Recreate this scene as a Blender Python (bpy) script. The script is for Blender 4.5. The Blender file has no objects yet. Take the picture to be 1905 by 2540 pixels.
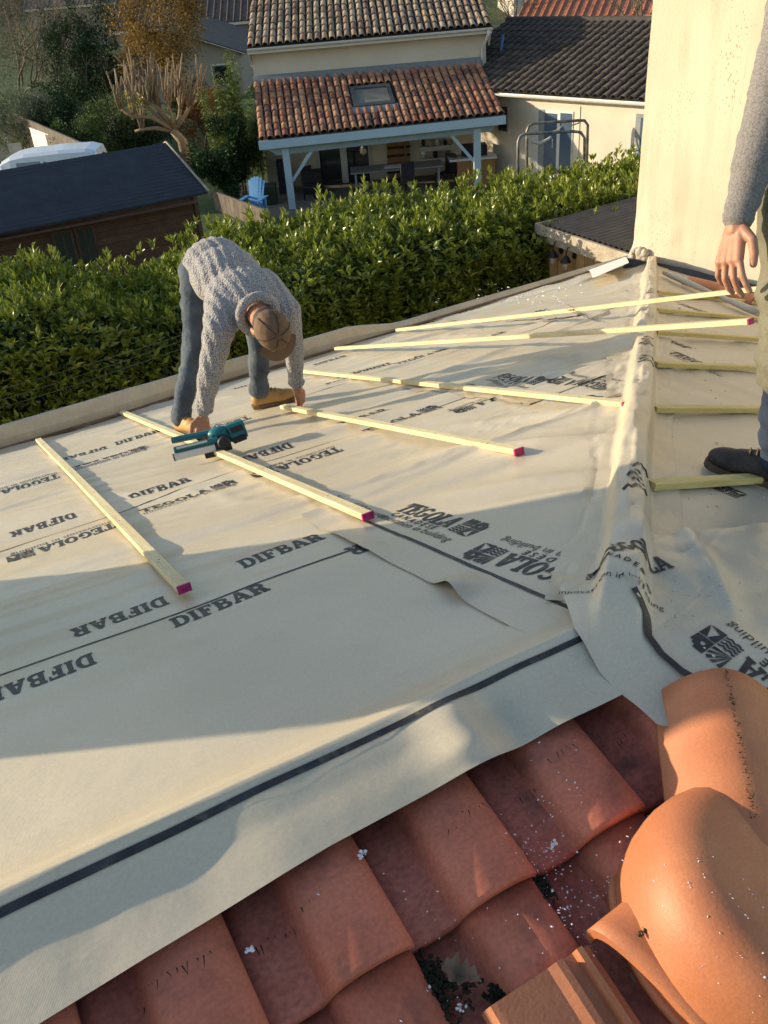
import bpy, bmesh, math, random
import numpy as np
from mathutils import Vector, Matrix
from mathutils.geometry import tessellate_polygon

scene = bpy.context.scene
COL = scene.collection
random.seed(7)
RNG = np.random.default_rng(11)

# ------------------------------------------------------------------ camera
F_PX, CX, CY = 2200.0, 952.5, 1270.0          # photo pixels (1905 x 2540)
CZ = 6.8                                       # eye height above the garden
CAM = Vector((0.0, 0.0, CZ))
_n = Vector((288.0, -3430.0, F_PX)).normalized()
_up = -_n
_d = Vector((-166 - CX, -(821 - CY), F_PX)).normalized()
_y = (_d - _d.dot(_up) * _up).normalized()
_x = _up.cross(_y)
SLOPE = math.asin(-_d.dot(_up))
TS = math.tan(SLOPE)                           # 30 % roof pitch
RIGHT = Vector((_x.x, _y.x, _up.x))
UPV = Vector((_x.y, _y.y, _up.y))
FWD = Vector((_x.z, _y.z, _up.z))
cam_d = bpy.data.cameras.new('camera')
cam_d.sensor_fit = 'HORIZONTAL'
cam_d.sensor_width = 36.0
cam_d.lens = 36.0 * F_PX / 1905.0
cam_d.clip_start = 0.05
cam_d.clip_end = 900.0
cam = bpy.data.objects.new('camera', cam_d)
COL.objects.link(cam)
m3 = Matrix((RIGHT, UPV, -FWD)).transposed()
cam.matrix_world = Matrix.Translation(CAM) @ m3.to_4x4()
scene.camera = cam

# ------------------------------------------------------------------ sky, sun, exposure
SUN_EL = math.radians(12.2)
SUN_H = Vector((-0.815, 0.579, 0)).normalized()     # horizontal direction towards the sun
world = bpy.data.worlds.new('World')
scene.world = world
world.use_nodes = True
wn = world.node_tree.nodes
wl = world.node_tree.links
wn.clear()
w_out = wn.new('ShaderNodeOutputWorld')
w_bg = wn.new('ShaderNodeBackground')
w_sky = wn.new('ShaderNodeTexSky')
w_sky.sky_type = 'NISHITA'
w_sky.sun_disc = False
w_sky.sun_elevation = SUN_EL
w_sky.sun_rotation = math.atan2(SUN_H.x, SUN_H.y)
w_sky.air_density = 1.0
w_sky.dust_density = 0.7
w_sky.ozone_density = 1.0
w_bg.inputs['Strength'].default_value = 0.15
wl.new(w_sky.outputs[0], w_bg.inputs[0])
wl.new(w_bg.outputs[0], w_out.inputs[0])
sun_d = bpy.data.lights.new('sun', 'SUN')
sun_d.energy = 3.9
sun_d.angle = math.radians(0.53)
sun_d.color = (1.0, 0.83, 0.59)
sun = bpy.data.objects.new('sun', sun_d)
COL.objects.link(sun)
SUN_V = Vector((SUN_H.x * math.cos(SUN_EL), SUN_H.y * math.cos(SUN_EL), math.sin(SUN_EL)))
sun.rotation_euler = (-SUN_V).to_track_quat('-Z', 'Y').to_euler()
sun.location = (0, 0, 40)
scene.view_settings.view_transform = 'Standard'
scene.view_settings.look = 'None'
scene.view_settings.gamma = 1.0
scene.view_settings.exposure = 0.8
scene.view_settings.use_curve_mapping = False
scene.render.engine = 'CYCLES'
scene.cycles.max_bounces = 4
scene.cycles.diffuse_bounces = 3
scene.cycles.glossy_bounces = 2
scene.cycles.transmission_bounces = 3
scene.cycles.transparent_max_bounces = 4
scene.cycles.caustics_reflective = False
scene.cycles.caustics_refractive = False

# ------------------------------------------------------------------ measuring: photo pixel -> place
def ray(px, py):
    return RIGHT * ((px - CX) / F_PX) + UPV * (-(py - CY) / F_PX) + FWD

def along(px, py, s):
    return CAM + ray(px, py) * s

K = 0.9                                        # eye above the extended roof plane
YR = 1.175 * K                                 # ridge line
U = Vector((FWD.y, -FWD.x, 0)).normalized()    # across the view
V = Vector((FWD.x, FWD.y, 0)).normalized()     # away from the viewer

def on_l(px, py, off=0.0):
    d = ray(px, py); return CAM + d * ((-K + off) / (d.z + TS * d.y))
def on_r(px, py, off=0.0):
    d = ray(px, py); return CAM + d * ((-K + off) / (d.z + TS * d.x))
def on_t(px, py, off=0.0):
    d = ray(px, py); return CAM + d * ((-K - 2 * TS * YR + off) / (d.z - TS * d.y))
def at_z(px, py, z):
    d = ray(px, py); return CAM + d * ((z - CZ) / d.z)
def at_y(px, py, y):
    d = ray(px, py); return CAM + d * (y / d.y)
def at_v(px, py, v):
    d = ray(px, py); return CAM + d * (v / d.dot(V))
def uvw(u, v, z):
    return Vector((U.x * u + V.x * v, U.y * u + V.y * v, z))
def to_uv(p):
    q = p - CAM
    return q.dot(U), q.dot(V), p.z
def roof_z(x, y):
    return CZ - K - TS * max(x, y, 2 * YR - y)

# ------------------------------------------------------------------ scene helpers
ORG = {}
def finish(o, label=None, cat=None, group=None, kind=None):
    if label: o['label'] = label
    if cat: o['category'] = cat
    if group: o['group'] = group
    if kind: o['kind'] = kind
    return o

def thing(name, label, cat, loc=(0, 0, 0), group=None):
    o = bpy.data.objects.new(name, None)
    o.empty_display_size = 0.1
    o.location = loc
    COL.objects.link(o)
    ORG[o.name] = Vector(loc)
    return finish(o, label, cat, group)

class MB:
    """collects shapes in world coordinates, builds ONE mesh object"""
    def __init__(s):
        s.v = []; s.f = []; s.sm = []
    def add(s, verts, faces, smooth=False):
        b = len(s.v)
        s.v.extend([tuple(p) for p in verts])
        s.f.extend([tuple(i + b for i in f) for f in faces])
        s.sm.extend([smooth] * len(faces))
        return s
    def hexa(s, c8, smooth=False):
        return s.add(c8, [(0, 3, 2, 1), (4, 5, 6, 7), (0, 1, 5, 4), (1, 2, 6, 5), (2, 3, 7, 6), (3, 0, 4, 7)], smooth)
    def box(s, c, ax, ay, az, hx, hy, hz):
        c = Vector(c); ax = Vector(ax) * hx; ay = Vector(ay) * hy; az = Vector(az) * hz
        return s.hexa([c - ax - ay - az, c + ax - ay - az, c + ax + ay - az, c - ax + ay - az,
                       c - ax - ay + az, c + ax - ay + az, c + ax + ay + az, c - ax + ay + az])
    def wbox(s, lo, hi):
        lo = Vector(lo); hi = Vector(hi); c = (lo + hi) / 2; h = (hi - lo) / 2
        return s.box(c, (1, 0, 0), (0, 1, 0), (0, 0, 1), h.x, h.y, h.z)
    def beam(s, a, b, w, h, up=(0, 0, 1), bevel=0.0):
        a = Vector(a); b = Vector(b); d = (b - a).normalized(); up = Vector(up)
        sx = d.cross(up).normalized(); sz = sx.cross(d).normalized()
        if bevel <= 0:
            return s.box((a + b) / 2, sx, d, sz, w / 2, (b - a).length / 2, h / 2)
        k = bevel
        pr = [(-w/2+k, -h/2), (w/2-k, -h/2), (w/2, -h/2+k), (w/2, h/2-k), (w/2-k, h/2), (-w/2+k, h/2), (-w/2, h/2-k), (-w/2, -h/2+k)]
        vs = [p + sx * x + sz * z for p in (a, b) for x, z in pr]
        n = 8
        fs = [(i, (i + 1) % n, n + (i + 1) % n, n + i) for i in range(n)]
        fs += [tuple(range(n))[::-1], tuple(range(n, 2 * n))]
        return s.add(vs, fs)
    def tube(s, pts, rad, n=8, caps=True, smooth=True):
        pts = [Vector(p) for p in pts]
        if not hasattr(rad, '__len__'): rad = [rad] * len(pts)
        rings = []
        prev = None
        for i, p in enumerate(pts):
            d = (pts[min(i + 1, len(pts) - 1)] - pts[max(i - 1, 0)])
            d = d.normalized() if d.length > 1e-9 else Vector((0, 0, 1))
            if prev is None:
                a = d.orthogonal().normalized()
            else:
                a = prev - d * prev.dot(d)
                a = a.normalized() if a.length > 1e-6 else d.orthogonal().normalized()
            prev = a
            b = d.cross(a)
            rings.append([p + (a * math.cos(6.2831853 * k / n) + b * math.sin(6.2831853 * k / n)) * rad[i] for k in range(n)])
        vs = [q for r in rings for q in r]
        fs = []
        for i in range(len(pts) - 1):
            for k in range(n):
                fs.append((i * n + k, i * n + (k + 1) % n, (i + 1) * n + (k + 1) % n, (i + 1) * n + k))
        s.add(vs, fs, smooth)
        if caps:
            b = len(s.v) - len(vs)
            s.f.append(tuple(b + k for k in range(n))[::-1]); s.sm.append(False)
            s.f.append(tuple(b + (len(pts) - 1) * n + k for k in range(n))); s.sm.append(False)
        return s
    def lathe(s, c, prof, n=24, axis=(0, 0, 1), smooth=True):
        c = Vector(c); ax = Vector(axis).normalized(); a = ax.orthogonal().normalized(); b = ax.cross(a)
        vs = [c + ax * z + (a * math.cos(6.2831853 * k / n) + b * math.sin(6.2831853 * k / n)) * r for r, z in prof for k in range(n)]
        fs = [(i * n + k, i * n + (k + 1) % n, (i + 1) * n + (k + 1) % n, (i + 1) * n + k) for i in range(len(prof) - 1) for k in range(n)]
        s.add(vs, fs, smooth)
        b0 = len(s.v) - len(vs)
        s.f.append(tuple(b0 + k for k in range(n))[::-1]); s.sm.append(False)
        s.f.append(tuple(b0 + (len(prof) - 1) * n + k for k in range(n))); s.sm.append(False)
        return s
    def prism(s, poly, ext, smooth=False):
        """poly: list of 3-D points of a planar outline, ext: extrusion vector"""
        n = len(poly); e = Vector(ext)
        vs = [Vector(p) for p in poly] + [Vector(p) + e for p in poly]
        fs = [tuple(range(n))[::-1], tuple(range(n, 2 * n))] + [(i, (i + 1) % n, n + (i + 1) % n, n + i) for i in range(n)]
        return s.add(vs, fs, smooth)
    def quad(s, a, b, c, d):
        return s.add([a, b, c, d], [(0, 1, 2, 3)])
    def grid(s, P, smooth=True, flip=False):
        """P: numpy array (n, m, 3)"""
        n, m = P.shape[:2]
        b = len(s.v)
        s.v.extend(map(tuple, P.reshape(-1, 3).tolist()))
        for i in range(n - 1):
            for j in range(m - 1):
                q = (b + i * m + j, b + i * m + j + 1, b + (i + 1) * m + j + 1, b + (i + 1) * m + j)
                s.f.append(q[::-1] if flip else q); s.sm.append(smooth)
        return s
    def build(s, name, mat, parent=None, **kw):
        me = bpy.data.meshes.new(name)
        o = ORG[parent.name] if parent else Vector((0, 0, 0))
        if parent is None and not kw.get('world'):
            a = np.array(s.v); o = Vector(((a[:, 0].min() + a[:, 0].max()) / 2, (a[:, 1].min() + a[:, 1].max()) / 2, a[:, 2].min()))
        kw.pop('world', None)
        me.from_pydata([(x - o.x, y - o.y, z - o.z) for x, y, z in s.v], [], s.f)
        me.polygons.foreach_set('use_smooth', s.sm)
        me.materials.append(mat)
        me.update()
        ob = bpy.data.objects.new(name, me)
        COL.objects.link(ob)
        if parent: ob.parent = parent
        else: ob.location = o
        ORG[ob.name] = o
        return finish(ob, **kw)

def mesh_np(name, verts, faces_quads, mat, parent=None, smooth=False, faces_n=4, **kw):
    """fast mesh from numpy arrays (all faces with faces_n corners)"""
    verts = np.asarray(verts, np.float32); fq = np.asarray(faces_quads, np.int32)
    o = ORG[parent.name] if parent else Vector(((verts[:, 0].min() + verts[:, 0].max()) / 2, (verts[:, 1].min() + verts[:, 1].max()) / 2, verts[:, 2].min()))
    me = bpy.data.meshes.new(name)
    me.vertices.add(len(verts)); me.vertices.foreach_set('co', (verts - np.array(o, np.float32)).ravel())
    nf = len(fq)
    me.loops.add(nf * faces_n); me.loops.foreach_set('vertex_index', fq.ravel())
    me.polygons.add(nf); me.polygons.foreach_set('loop_start', np.arange(nf, dtype=np.int32) * faces_n)
    me.polygons.foreach_set('loop_total', np.full(nf, faces_n, np.int32))
    me.polygons.foreach_set('use_smooth', np.full(nf, smooth))
    me.update(calc_edges=True); me.validate()
    me.materials.append(mat)
    ob = bpy.data.objects.new(name, me); COL.objects.link(ob)
    if parent: ob.parent = parent
    else: ob.location = o
    ORG[ob.name] = o
    return finish(ob, **kw)

def share(name, me, mat4, parent):
    ob = bpy.data.objects.new(name, me); COL.objects.link(ob); ob.parent = parent
    ob.matrix_local = Matrix.Translation(-ORG[parent.name]) @ mat4
    return ob

# ------------------------------------------------------------------ materials
def nt(name):
    m = bpy.data.materials.new(name); m.use_nodes = True
    n = m.node_tree.nodes; l = m.node_tree.links
    b = n['Principled BSDF']
    return m, n, l, b

def pm(name, col, rough=0.7, var=0.15, scale=6.0, col2=None, fine=0.0, fscale=90.0, bump=0.0, bscale=40.0, bdist=0.01,
       spec=0.4, metal=0.0, rnd=0.0, coat=0.0, stretch=(1, 1, 1), dirt=None, dscale=3.0, dlo=0.55, dhi=0.75, sub=0.0, rnd_ramp=None, trans=0.0):
    m, n, l, b = nt(name)
    tc = n.new('ShaderNodeTexCoord')
    oi = n.new('ShaderNodeObjectInfo')
    mp = n.new('ShaderNodeMapping'); mp.inputs['Scale'].default_value = stretch
    va = n.new('ShaderNodeVectorMath'); va.operation = 'ADD'
    sc = n.new('ShaderNodeMath'); sc.operation = 'MULTIPLY'; sc.inputs[1].default_value = 37.0
    l.new(oi.outputs['Random'], sc.inputs[0]); l.new(tc.outputs['Object'], va.inputs[0]); l.new(sc.outputs[0], va.inputs[1])
    l.new(va.outputs[0], mp.inputs['Vector'])
    no = n.new('ShaderNodeTexNoise'); no.inputs['Scale'].default_value = scale; no.inputs['Detail'].default_value = 3
    l.new(mp.outputs[0], no.inputs['Vector'])
    cr = n.new('ShaderNodeValToRGB')
    c2 = col2 if col2 else tuple(min(1, c * (1 + var)) for c in col)
    c1 = tuple(c * (1 - var) for c in col) if not col2 else col
    cr.color_ramp.elements[0].position = 0.3; cr.color_ramp.elements[1].position = 0.7
    cr.color_ramp.elements[0].color = (*c1, 1); cr.color_ramp.elements[1].color = (*c2, 1)
    l.new(no.outputs[0], cr.inputs[0])
    cur = cr.outputs[0]
    if rnd_ramp:
        rr = n.new('ShaderNodeValToRGB'); rr.color_ramp.interpolation = 'LINEAR'
        els = rr.color_ramp.elements
        while len(els) < len(rnd_ramp): els.new(0.5)
        for i, c in enumerate(rnd_ramp):
            els[i].position = i / (len(rnd_ramp) - 1); els[i].color = (*c, 1)
        l.new(oi.outputs['Random'], rr.inputs[0])
        mx = n.new('ShaderNodeMix'); mx.data_type = 'RGBA'; mx.blend_type = 'MULTIPLY'; mx.inputs[0].default_value = 1.0
        l.new(cur, mx.inputs[6]); l.new(rr.outputs[0], mx.inputs[7]); cur = mx.outputs[2]
    if rnd:
        hs = n.new('ShaderNodeHueSaturation')
        ma = n.new('ShaderNodeMapRange'); ma.inputs[3].default_value = 1 - rnd; ma.inputs[4].default_value = 1 + rnd
        l.new(oi.outputs['Random'], ma.inputs[0]); l.new(ma.outputs[0], hs.inputs['Value']); l.new(cur, hs.inputs['Color'])
        cur = hs.outputs[0]
    if fine:
        nf = n.new('ShaderNodeTexNoise'); nf.inputs['Scale'].default_value = fscale; nf.inputs['Detail'].default_value = 1.5
        l.new(mp.outputs[0], nf.inputs['Vector'])
        mr = n.new('ShaderNodeMapRange'); mr.inputs[1].default_value = 0.3; mr.inputs[2].default_value = 0.7
        mr.inputs[3].default_value = 1 - fine; mr.inputs[4].default_value = 1 + fine
        l.new(nf.outputs[0], mr.inputs[0])
        mm = n.new('ShaderNodeVectorMath'); mm.operation = 'SCALE'
        l.new(cur, mm.inputs[0]); l.new(mr.outputs[0], mm.inputs[3]); cur = mm.outputs[0]
    if dirt:
        nd = n.new('ShaderNodeTexNoise'); nd.inputs['Scale'].default_value = dscale; nd.inputs['Detail'].default_value = 5; nd.inputs['Roughness'].default_value = 0.65
        l.new(mp.outputs[0], nd.inputs['Vector'])
        mr = n.new('ShaderNodeMapRange'); mr.inputs[1].default_value = dlo; mr.inputs[2].default_value = dhi
        l.new(nd.outputs[0], mr.inputs[0])
        mx = n.new('ShaderNodeMix'); mx.data_type = 'RGBA'
        l.new(mr.outputs[0], mx.inputs[0]); l.new(cur, mx.inputs[6]); mx.inputs[7].default_value = (*dirt, 1); cur = mx.outputs[2]
    l.new(cur, b.inputs['Base Color'])
    b.inputs['Roughness'].default_value = rough
    b.inputs['Specular IOR Level'].default_value = spec
    b.inputs['Metallic'].default_value = metal
    b.inputs['Coat Weight'].default_value = coat
    if sub:
        b.inputs['Subsurface Weight'].default_value = sub; b.inputs['Subsurface Radius'].default_value = (0.02, 0.008, 0.004)
    if trans:
        b.inputs['Transmission Weight'].default_value = trans
    if bump:
        nb = n.new('ShaderNodeTexNoise'); nb.inputs['Scale'].default_value = bscale; nb.inputs['Detail'].default_value = 2
        l.new(mp.outputs[0], nb.inputs['Vector'])
        bp = n.new('ShaderNodeBump'); bp.inputs['Strength'].default_value = bump; bp.inputs['Distance'].default_value = bdist
        l.new(nb.outputs[0], bp.inputs['Height']); l.new(bp.outputs[0], b.inputs['Normal'])
    return m

def leafmat(name, c1, c2, c3, rough=0.35, scale=3.0, spec=0.5, transl=0.25):
    """leaf colour: per-leaf random from the mesh attribute 'tint' (0..1) plus clump noise"""
    m, n, l, b = nt(name)
    at = n.new('ShaderNodeAttribute'); at.attribute_name = 'tint'
    cr = n.new('ShaderNodeValToRGB')
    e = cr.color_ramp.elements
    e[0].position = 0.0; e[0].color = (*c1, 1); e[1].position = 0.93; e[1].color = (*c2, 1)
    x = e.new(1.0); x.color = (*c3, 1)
    l.new(at.outputs['Fac'], cr.inputs[0])
    l.new(cr.outputs[0], b.inputs['Base Color'])
    b.inputs['Roughness'].default_value = rough; b.inputs['Specular IOR Level'].default_value = spec
    out = n['Material Output']
    tr = n.new('ShaderNodeBsdfTranslucent'); l.new(cr.outputs[0], tr.inputs[0])
    ms = n.new('ShaderNodeMixShader'); ms.inputs[0].default_value = transl
    l.new(b.outputs[0], ms.inputs[1]); l.new(tr.outputs[0], ms.inputs[2]); l.new(ms.outputs[0], out.inputs[0])
    return m

# ------------------------------------------------------------------ smooth value noise for shapes
_H = np.random.default_rng(5).random((256, 256))
def vnoise(x, y):
    x = np.asarray(x, float); y = np.asarray(y, float)
    xi = np.floor(x).astype(int); yi = np.floor(y).astype(int)
    fx = x - xi; fy = y - yi
    fx = fx * fx * fx * (fx * (fx * 6 - 15) + 10); fy = fy * fy * fy * (fy * (fy * 6 - 15) + 10)
    a = _H[xi & 255, yi & 255]; b = _H[(xi + 1) & 255, yi & 255]; c = _H[xi & 255, (yi + 1) & 255]; d = _H[(xi + 1) & 255, (yi + 1) & 255]
    return (a * (1 - fx) + b * fx) * (1 - fy) + (c * (1 - fx) + d * fx) * fy - 0.5
# ================================================================== materials of the roof
def membrane_mat(name, c1, c2):
    m, n, l, b = nt(name)
    tc = n.new('ShaderNodeTexCoord')
    n1 = n.new('ShaderNodeTexNoise'); n1.inputs['Scale'].default_value = 1.3; n1.inputs['Detail'].default_value = 3
    cr = n.new('ShaderNodeValToRGB'); cr.color_ramp.elements[0].position = .32; cr.color_ramp.elements[1].position = .7
    cr.color_ramp.elements[0].color = (*c1, 1); cr.color_ramp.elements[1].color = (*c2, 1)
    l.new(tc.outputs['Object'], n1.inputs['Vector']); l.new(n1.outputs[0], cr.inputs[0])
    # dust and footmarks
    n2 = n.new('ShaderNodeTexNoise'); n2.inputs['Scale'].default_value = 5.5; n2.inputs['Detail'].default_value = 5; n2.inputs['Roughness'].default_value = .7
    l.new(tc.outputs['Object'], n2.inputs['Vector'])
    mr = n.new('ShaderNodeMapRange'); mr.inputs[1].default_value = .62; mr.inputs[2].default_value = .80; mr.inputs[4].default_value = .35
    l.new(n2.outputs[0], mr.inputs[0])
    mx = n.new('ShaderNodeMix'); mx.data_type = 'RGBA'; mx.inputs[7].default_value = (.36, .31, .24, 1)
    l.new(mr.outputs[0], mx.inputs[0]); l.new(cr.outputs[0], mx.inputs[6])
    # fine specks
    vo = n.new('ShaderNodeTexNoise'); vo.inputs['Scale'].default_value = 160; vo.inputs['Detail'].default_value = 2
    l.new(tc.outputs['Object'], vo.inputs['Vector'])
    m2 = n.new('ShaderNodeMapRange'); m2.inputs[1].default_value = .28; m2.inputs[2].default_value = .72; m2.inputs[3].default_value = .93; m2.inputs[4].default_value = 1.05
    l.new(vo.outputs[0], m2.inputs[0])
    sc = n.new('ShaderNodeVectorMath'); sc.operation = 'SCALE'; l.new(mx.outputs[2], sc.inputs[0]); l.new(m2.outputs[0], sc.inputs[3])
    l.new(sc.outputs[0], b.inputs['Base Color'])
    b.inputs['Roughness'].default_value = .36; b.inputs['Specular IOR Level'].default_value = .5
    wv = n.new('ShaderNodeTexWave'); wv.inputs['Scale'].default_value = 150; wv.bands_direction = 'X'; wv.inputs['Distortion'].default_value = .6
    l.new(tc.outputs['Object'], wv.inputs['Vector'])
    ad = n.new('ShaderNodeMath'); ad.operation = 'MULTIPLY_ADD'; ad.inputs[1].default_value = .12
    nb = n.new('ShaderNodeTexNoise'); nb.inputs['Scale'].default_value = 14; nb.inputs['Detail'].default_value = 3
    l.new(tc.outputs['Object'], nb.inputs['Vector'])
    n3 = n.new('ShaderNodeMath'); n3.operation = 'MULTIPLY'; n3.inputs[1].default_value = 3.0
    l.new(nb.outputs[0], n3.inputs[0])
    l.new(wv.outputs[0], ad.inputs[0]); l.new(n3.outputs[0], ad.inputs[2])
    bp = n.new('ShaderNodeBump'); bp.inputs['Strength'].default_value = .35; bp.inputs['Distance'].default_value = .002
    l.new(ad.outputs[0], bp.inputs['Height']); l.new(bp.outputs[0], b.inputs['Normal'])
    return m
M_MEM = membrane_mat('membrane_beige', (.505, .44, .33), (.605, .535, .405))
M_MEM2 = membrane_mat('membrane_overlap', (.495, .43, .32), (.575, .505, .385))
M_PRINT = pm('print_black', (.03, .03, .033), rough=.55, var=.4, scale=30, dirt=(.16, .14, .11), dscale=25, dlo=.55, dhi=.8)
M_WOOD = pm('batten_pine', (.57, .475, .26), rough=.6, col2=(.70, .61, .38), scale=9, stretch=(6, .5, 6), fine=.12, fscale=60, dirt=(.30, .19, .07), dscale=5, dlo=.66, dhi=.74, bump=.25, bscale=60, bdist=.002)
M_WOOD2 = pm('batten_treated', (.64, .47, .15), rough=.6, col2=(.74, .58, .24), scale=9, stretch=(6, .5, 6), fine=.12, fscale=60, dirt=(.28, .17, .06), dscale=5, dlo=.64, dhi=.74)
M_PINK = pm('pink_paint', (.42, .02, .13), rough=.5, var=.35, scale=60)

# ================================================================== membrane shape
EAVE = [(-3.2, 5.65), (.15, 6.06), (1.0, 6.13), (1.5, 6.28), (2.1, 6.38), (2.9, 6.45), (3.57, 6.56), (6.0, 6.98), (6.9, 7.0)]
def eave_y(x):
    return np.interp(x, [p[0] for p in EAVE], [p[1] for p in EAVE])
def sstep(a, b, x):
    q = np.clip((np.asarray(x, float) - a) / (b - a), 0, 1); return q * q * (3 - 2 * q)

def wrinkle_l(x, y):
    x = np.asarray(x, float); y = np.asarray(y, float)
    amp = .15 + .85 * sstep(1.7, 2.9, y)
    yy = y + .10 * x + .16 * vnoise(x * .9 + 7, y * 1.3)
    w = .019 * vnoise(x * .55 + 3, yy * 6.5) + .0125 * vnoise(x * .8 + 31, yy * 12.0) + .0065 * vnoise(x * 1.3 + 5, yy * 22.0)
    rd = (.5 - np.abs(vnoise(x * .45 + 17, yy * 4.2 + 5))) * 2
    rd2 = (.5 - np.abs(vnoise(x * 1.1 + 3 + y * .5, yy * 3.0 + 25))) * 2
    w = w + .007 * np.clip(rd, 0, 1) ** 14 + .006 * np.clip(rd2, 0, 1) ** 18
    w = w * amp + .018 * vnoise(x * 1.1 + 11, y * 1.0 + 2) + .007 * vnoise(x * 3 + 2, y * 2.4 + 9)
    d = (y - x) * .7071                                     # distance to the hip
    near = np.exp(-np.clip(d, 0, 9) / .55)
    a = (x + y) * .7071
    w = w + near * (.028 * vnoise(a * 3.1 + 4, d * .9 + 3) + .012 * vnoise(a * 8 + 1, d * 2.2))
    # taut folds that run from the hip into the field near the hip foot
    for (x0, y0, x1, y1, hgt, wd) in ((1.62, 1.66, 1.25, 1.95, .016, .035), (1.75, 1.80, 1.18, 2.25, .014, .05), (2.0, 2.05, 1.45, 2.75, .02, .05),
                                      (2.35, 2.40, 1.75, 3.1, .016, .06), (2.9, 2.95, 2.2, 3.7, .018, .06), (3.5, 3.55, 2.7, 4.3, .015, .07), (4.3, 4.35, 3.2, 5.2, .02, .06)):
        dx, dy = x1 - x0, y1 - y0; L = math.hypot(dx, dy)
        s = ((x - x0) * dx + (y - y0) * dy) / L / L; q = ((x - x0) * -dy + (y - y0) * dx) / L
        w = w + hgt * np.exp(-(q / wd) ** 2) * np.clip(1 - np.abs(s - .35) / .65, 0, 1)
    return w - .003 * sstep(0, .4, d)

def z_l(x, y):
    return CZ - K - TS * np.asarray(y, float) + wrinkle_l(x, y)

def wrinkle_r(x, y):
    x = np.asarray(x, float); y = np.asarray(y, float)
    xx = x + .1 * y + .2 * vnoise(y * .9 + 17, x * 1.1)
    d = np.clip((x - y) * .7071, 0, 9); a = (x + y) * .7071
    return (.010 * vnoise(y * .6 + 13, xx * 6) + .006 * vnoise(y * 1.1, xx * 12) + .016 * vnoise(x * 1.2 + 1, y * 1.2 + 22)
            + np.exp(-d / .4) * (.02 * vnoise(a * 3.3 + 8, d + 3)))

def z_r(x, y):
    return CZ - K - TS * np.asarray(x, float) + wrinkle_r(x, y)

def smax(a, b, k):
    return np.logaddexp(np.asarray(a) / k, np.asarray(b) / k) * k

# ---- left field
nx, ny = 400, 260
xs = np.linspace(-2.9, 6.72, nx)
P = np.zeros((nx, ny, 3))
for i, x in enumerate(xs):
    y0 = max(YR, x); y1 = max(float(eave_y(x)), y0 + .02)
    ys = np.linspace(y0, y1, ny)
    P[i, :, 0] = x; P[i, :, 1] = ys; P[i, :, 2] = z_l(x, ys)
mem_l = MB().grid(P, flip=True).build('roofing_membrane', M_MEM, label='large printed beige roofing membrane stretched over the left roof slope', cat='membrane', world=True)

# ---- right field
nyr, nxr = 230, 200
P = np.zeros((nyr, nxr, 3))
for i, y in enumerate(np.linspace(.3, 6.75, nyr)):
    x0 = max(y, 2 * YR - y) if y < YR else y
    xr = np.linspace(x0, 6.35 if y > 3 else 6.35, nxr)
    xr = np.maximum(xr, x0)
    P[i, :, 0] = xr; P[i, :, 1] = y; P[i, :, 2] = z_r(xr, y)
mem_r = MB().grid(P, flip=False).build('roofing_membrane', M_MEM, label='beige roofing membrane with sawdust on the right roof slope below the plaster wall', cat='membrane', world=True)

# ---- strip rolled over the hip
na, ns = 420, 41
P = np.zeros((na, ns, 3))
def hip_profile(a, s):
    """height of the hip strip above the two fields"""
    k = .9 + .25 * vnoise(a * 2.1, 3.3)
    core = .082 * k * (1 - sstep(.034, .066 + .03 * vnoise(a * 1.3, 9.1), np.abs(s + .012 * vnoise(a * 1.7, 1.2))))
    crease = .010 * vnoise(a * 7 + s * 14, s * 22) + .006 * vnoise(a * 26, s * 40 + 3) - .008 * np.clip((.5 - np.abs(vnoise(a * 6 + s * 9, s * 12 + 7))) * 2, 0, 1) ** 8
    return core + crease * np.exp(-np.abs(s) / .16) + .006
for i, a in enumerate(np.linspace(1.13, 6.74, na)):
    wl_ = .17 + .10 * vnoise(a * 2.7, 5.5) + .05 * vnoise(a * 9, 2.5); wr_ = .13 + .06 * vnoise(a * 1.9, 8.8)
    s = np.concatenate([np.linspace(-wr_, 0, ns // 2, endpoint=False), np.linspace(0, wl_, ns - ns // 2)])
    x = a - s * .7071; y = a + s * .7071
    base = np.where(s > 0, z_l(x, np.maximum(y, x)), z_r(np.maximum(x, y), y))
    lift = .018 * np.clip(vnoise(a * 3.3, 4.4) + .1, 0, 1) * sstep(.09, .2, s)
    P[i, :, 0] = x; P[i, :, 1] = y; P[i, :, 2] = base + hip_profile(a, s) + lift
hipstrip = MB().grid(P, flip=False).build('membrane_strip', M_MEM2, label='crumpled beige membrane strip rolled over the hip between the two slopes', cat='membrane', world=True)
hip_P = P

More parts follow.
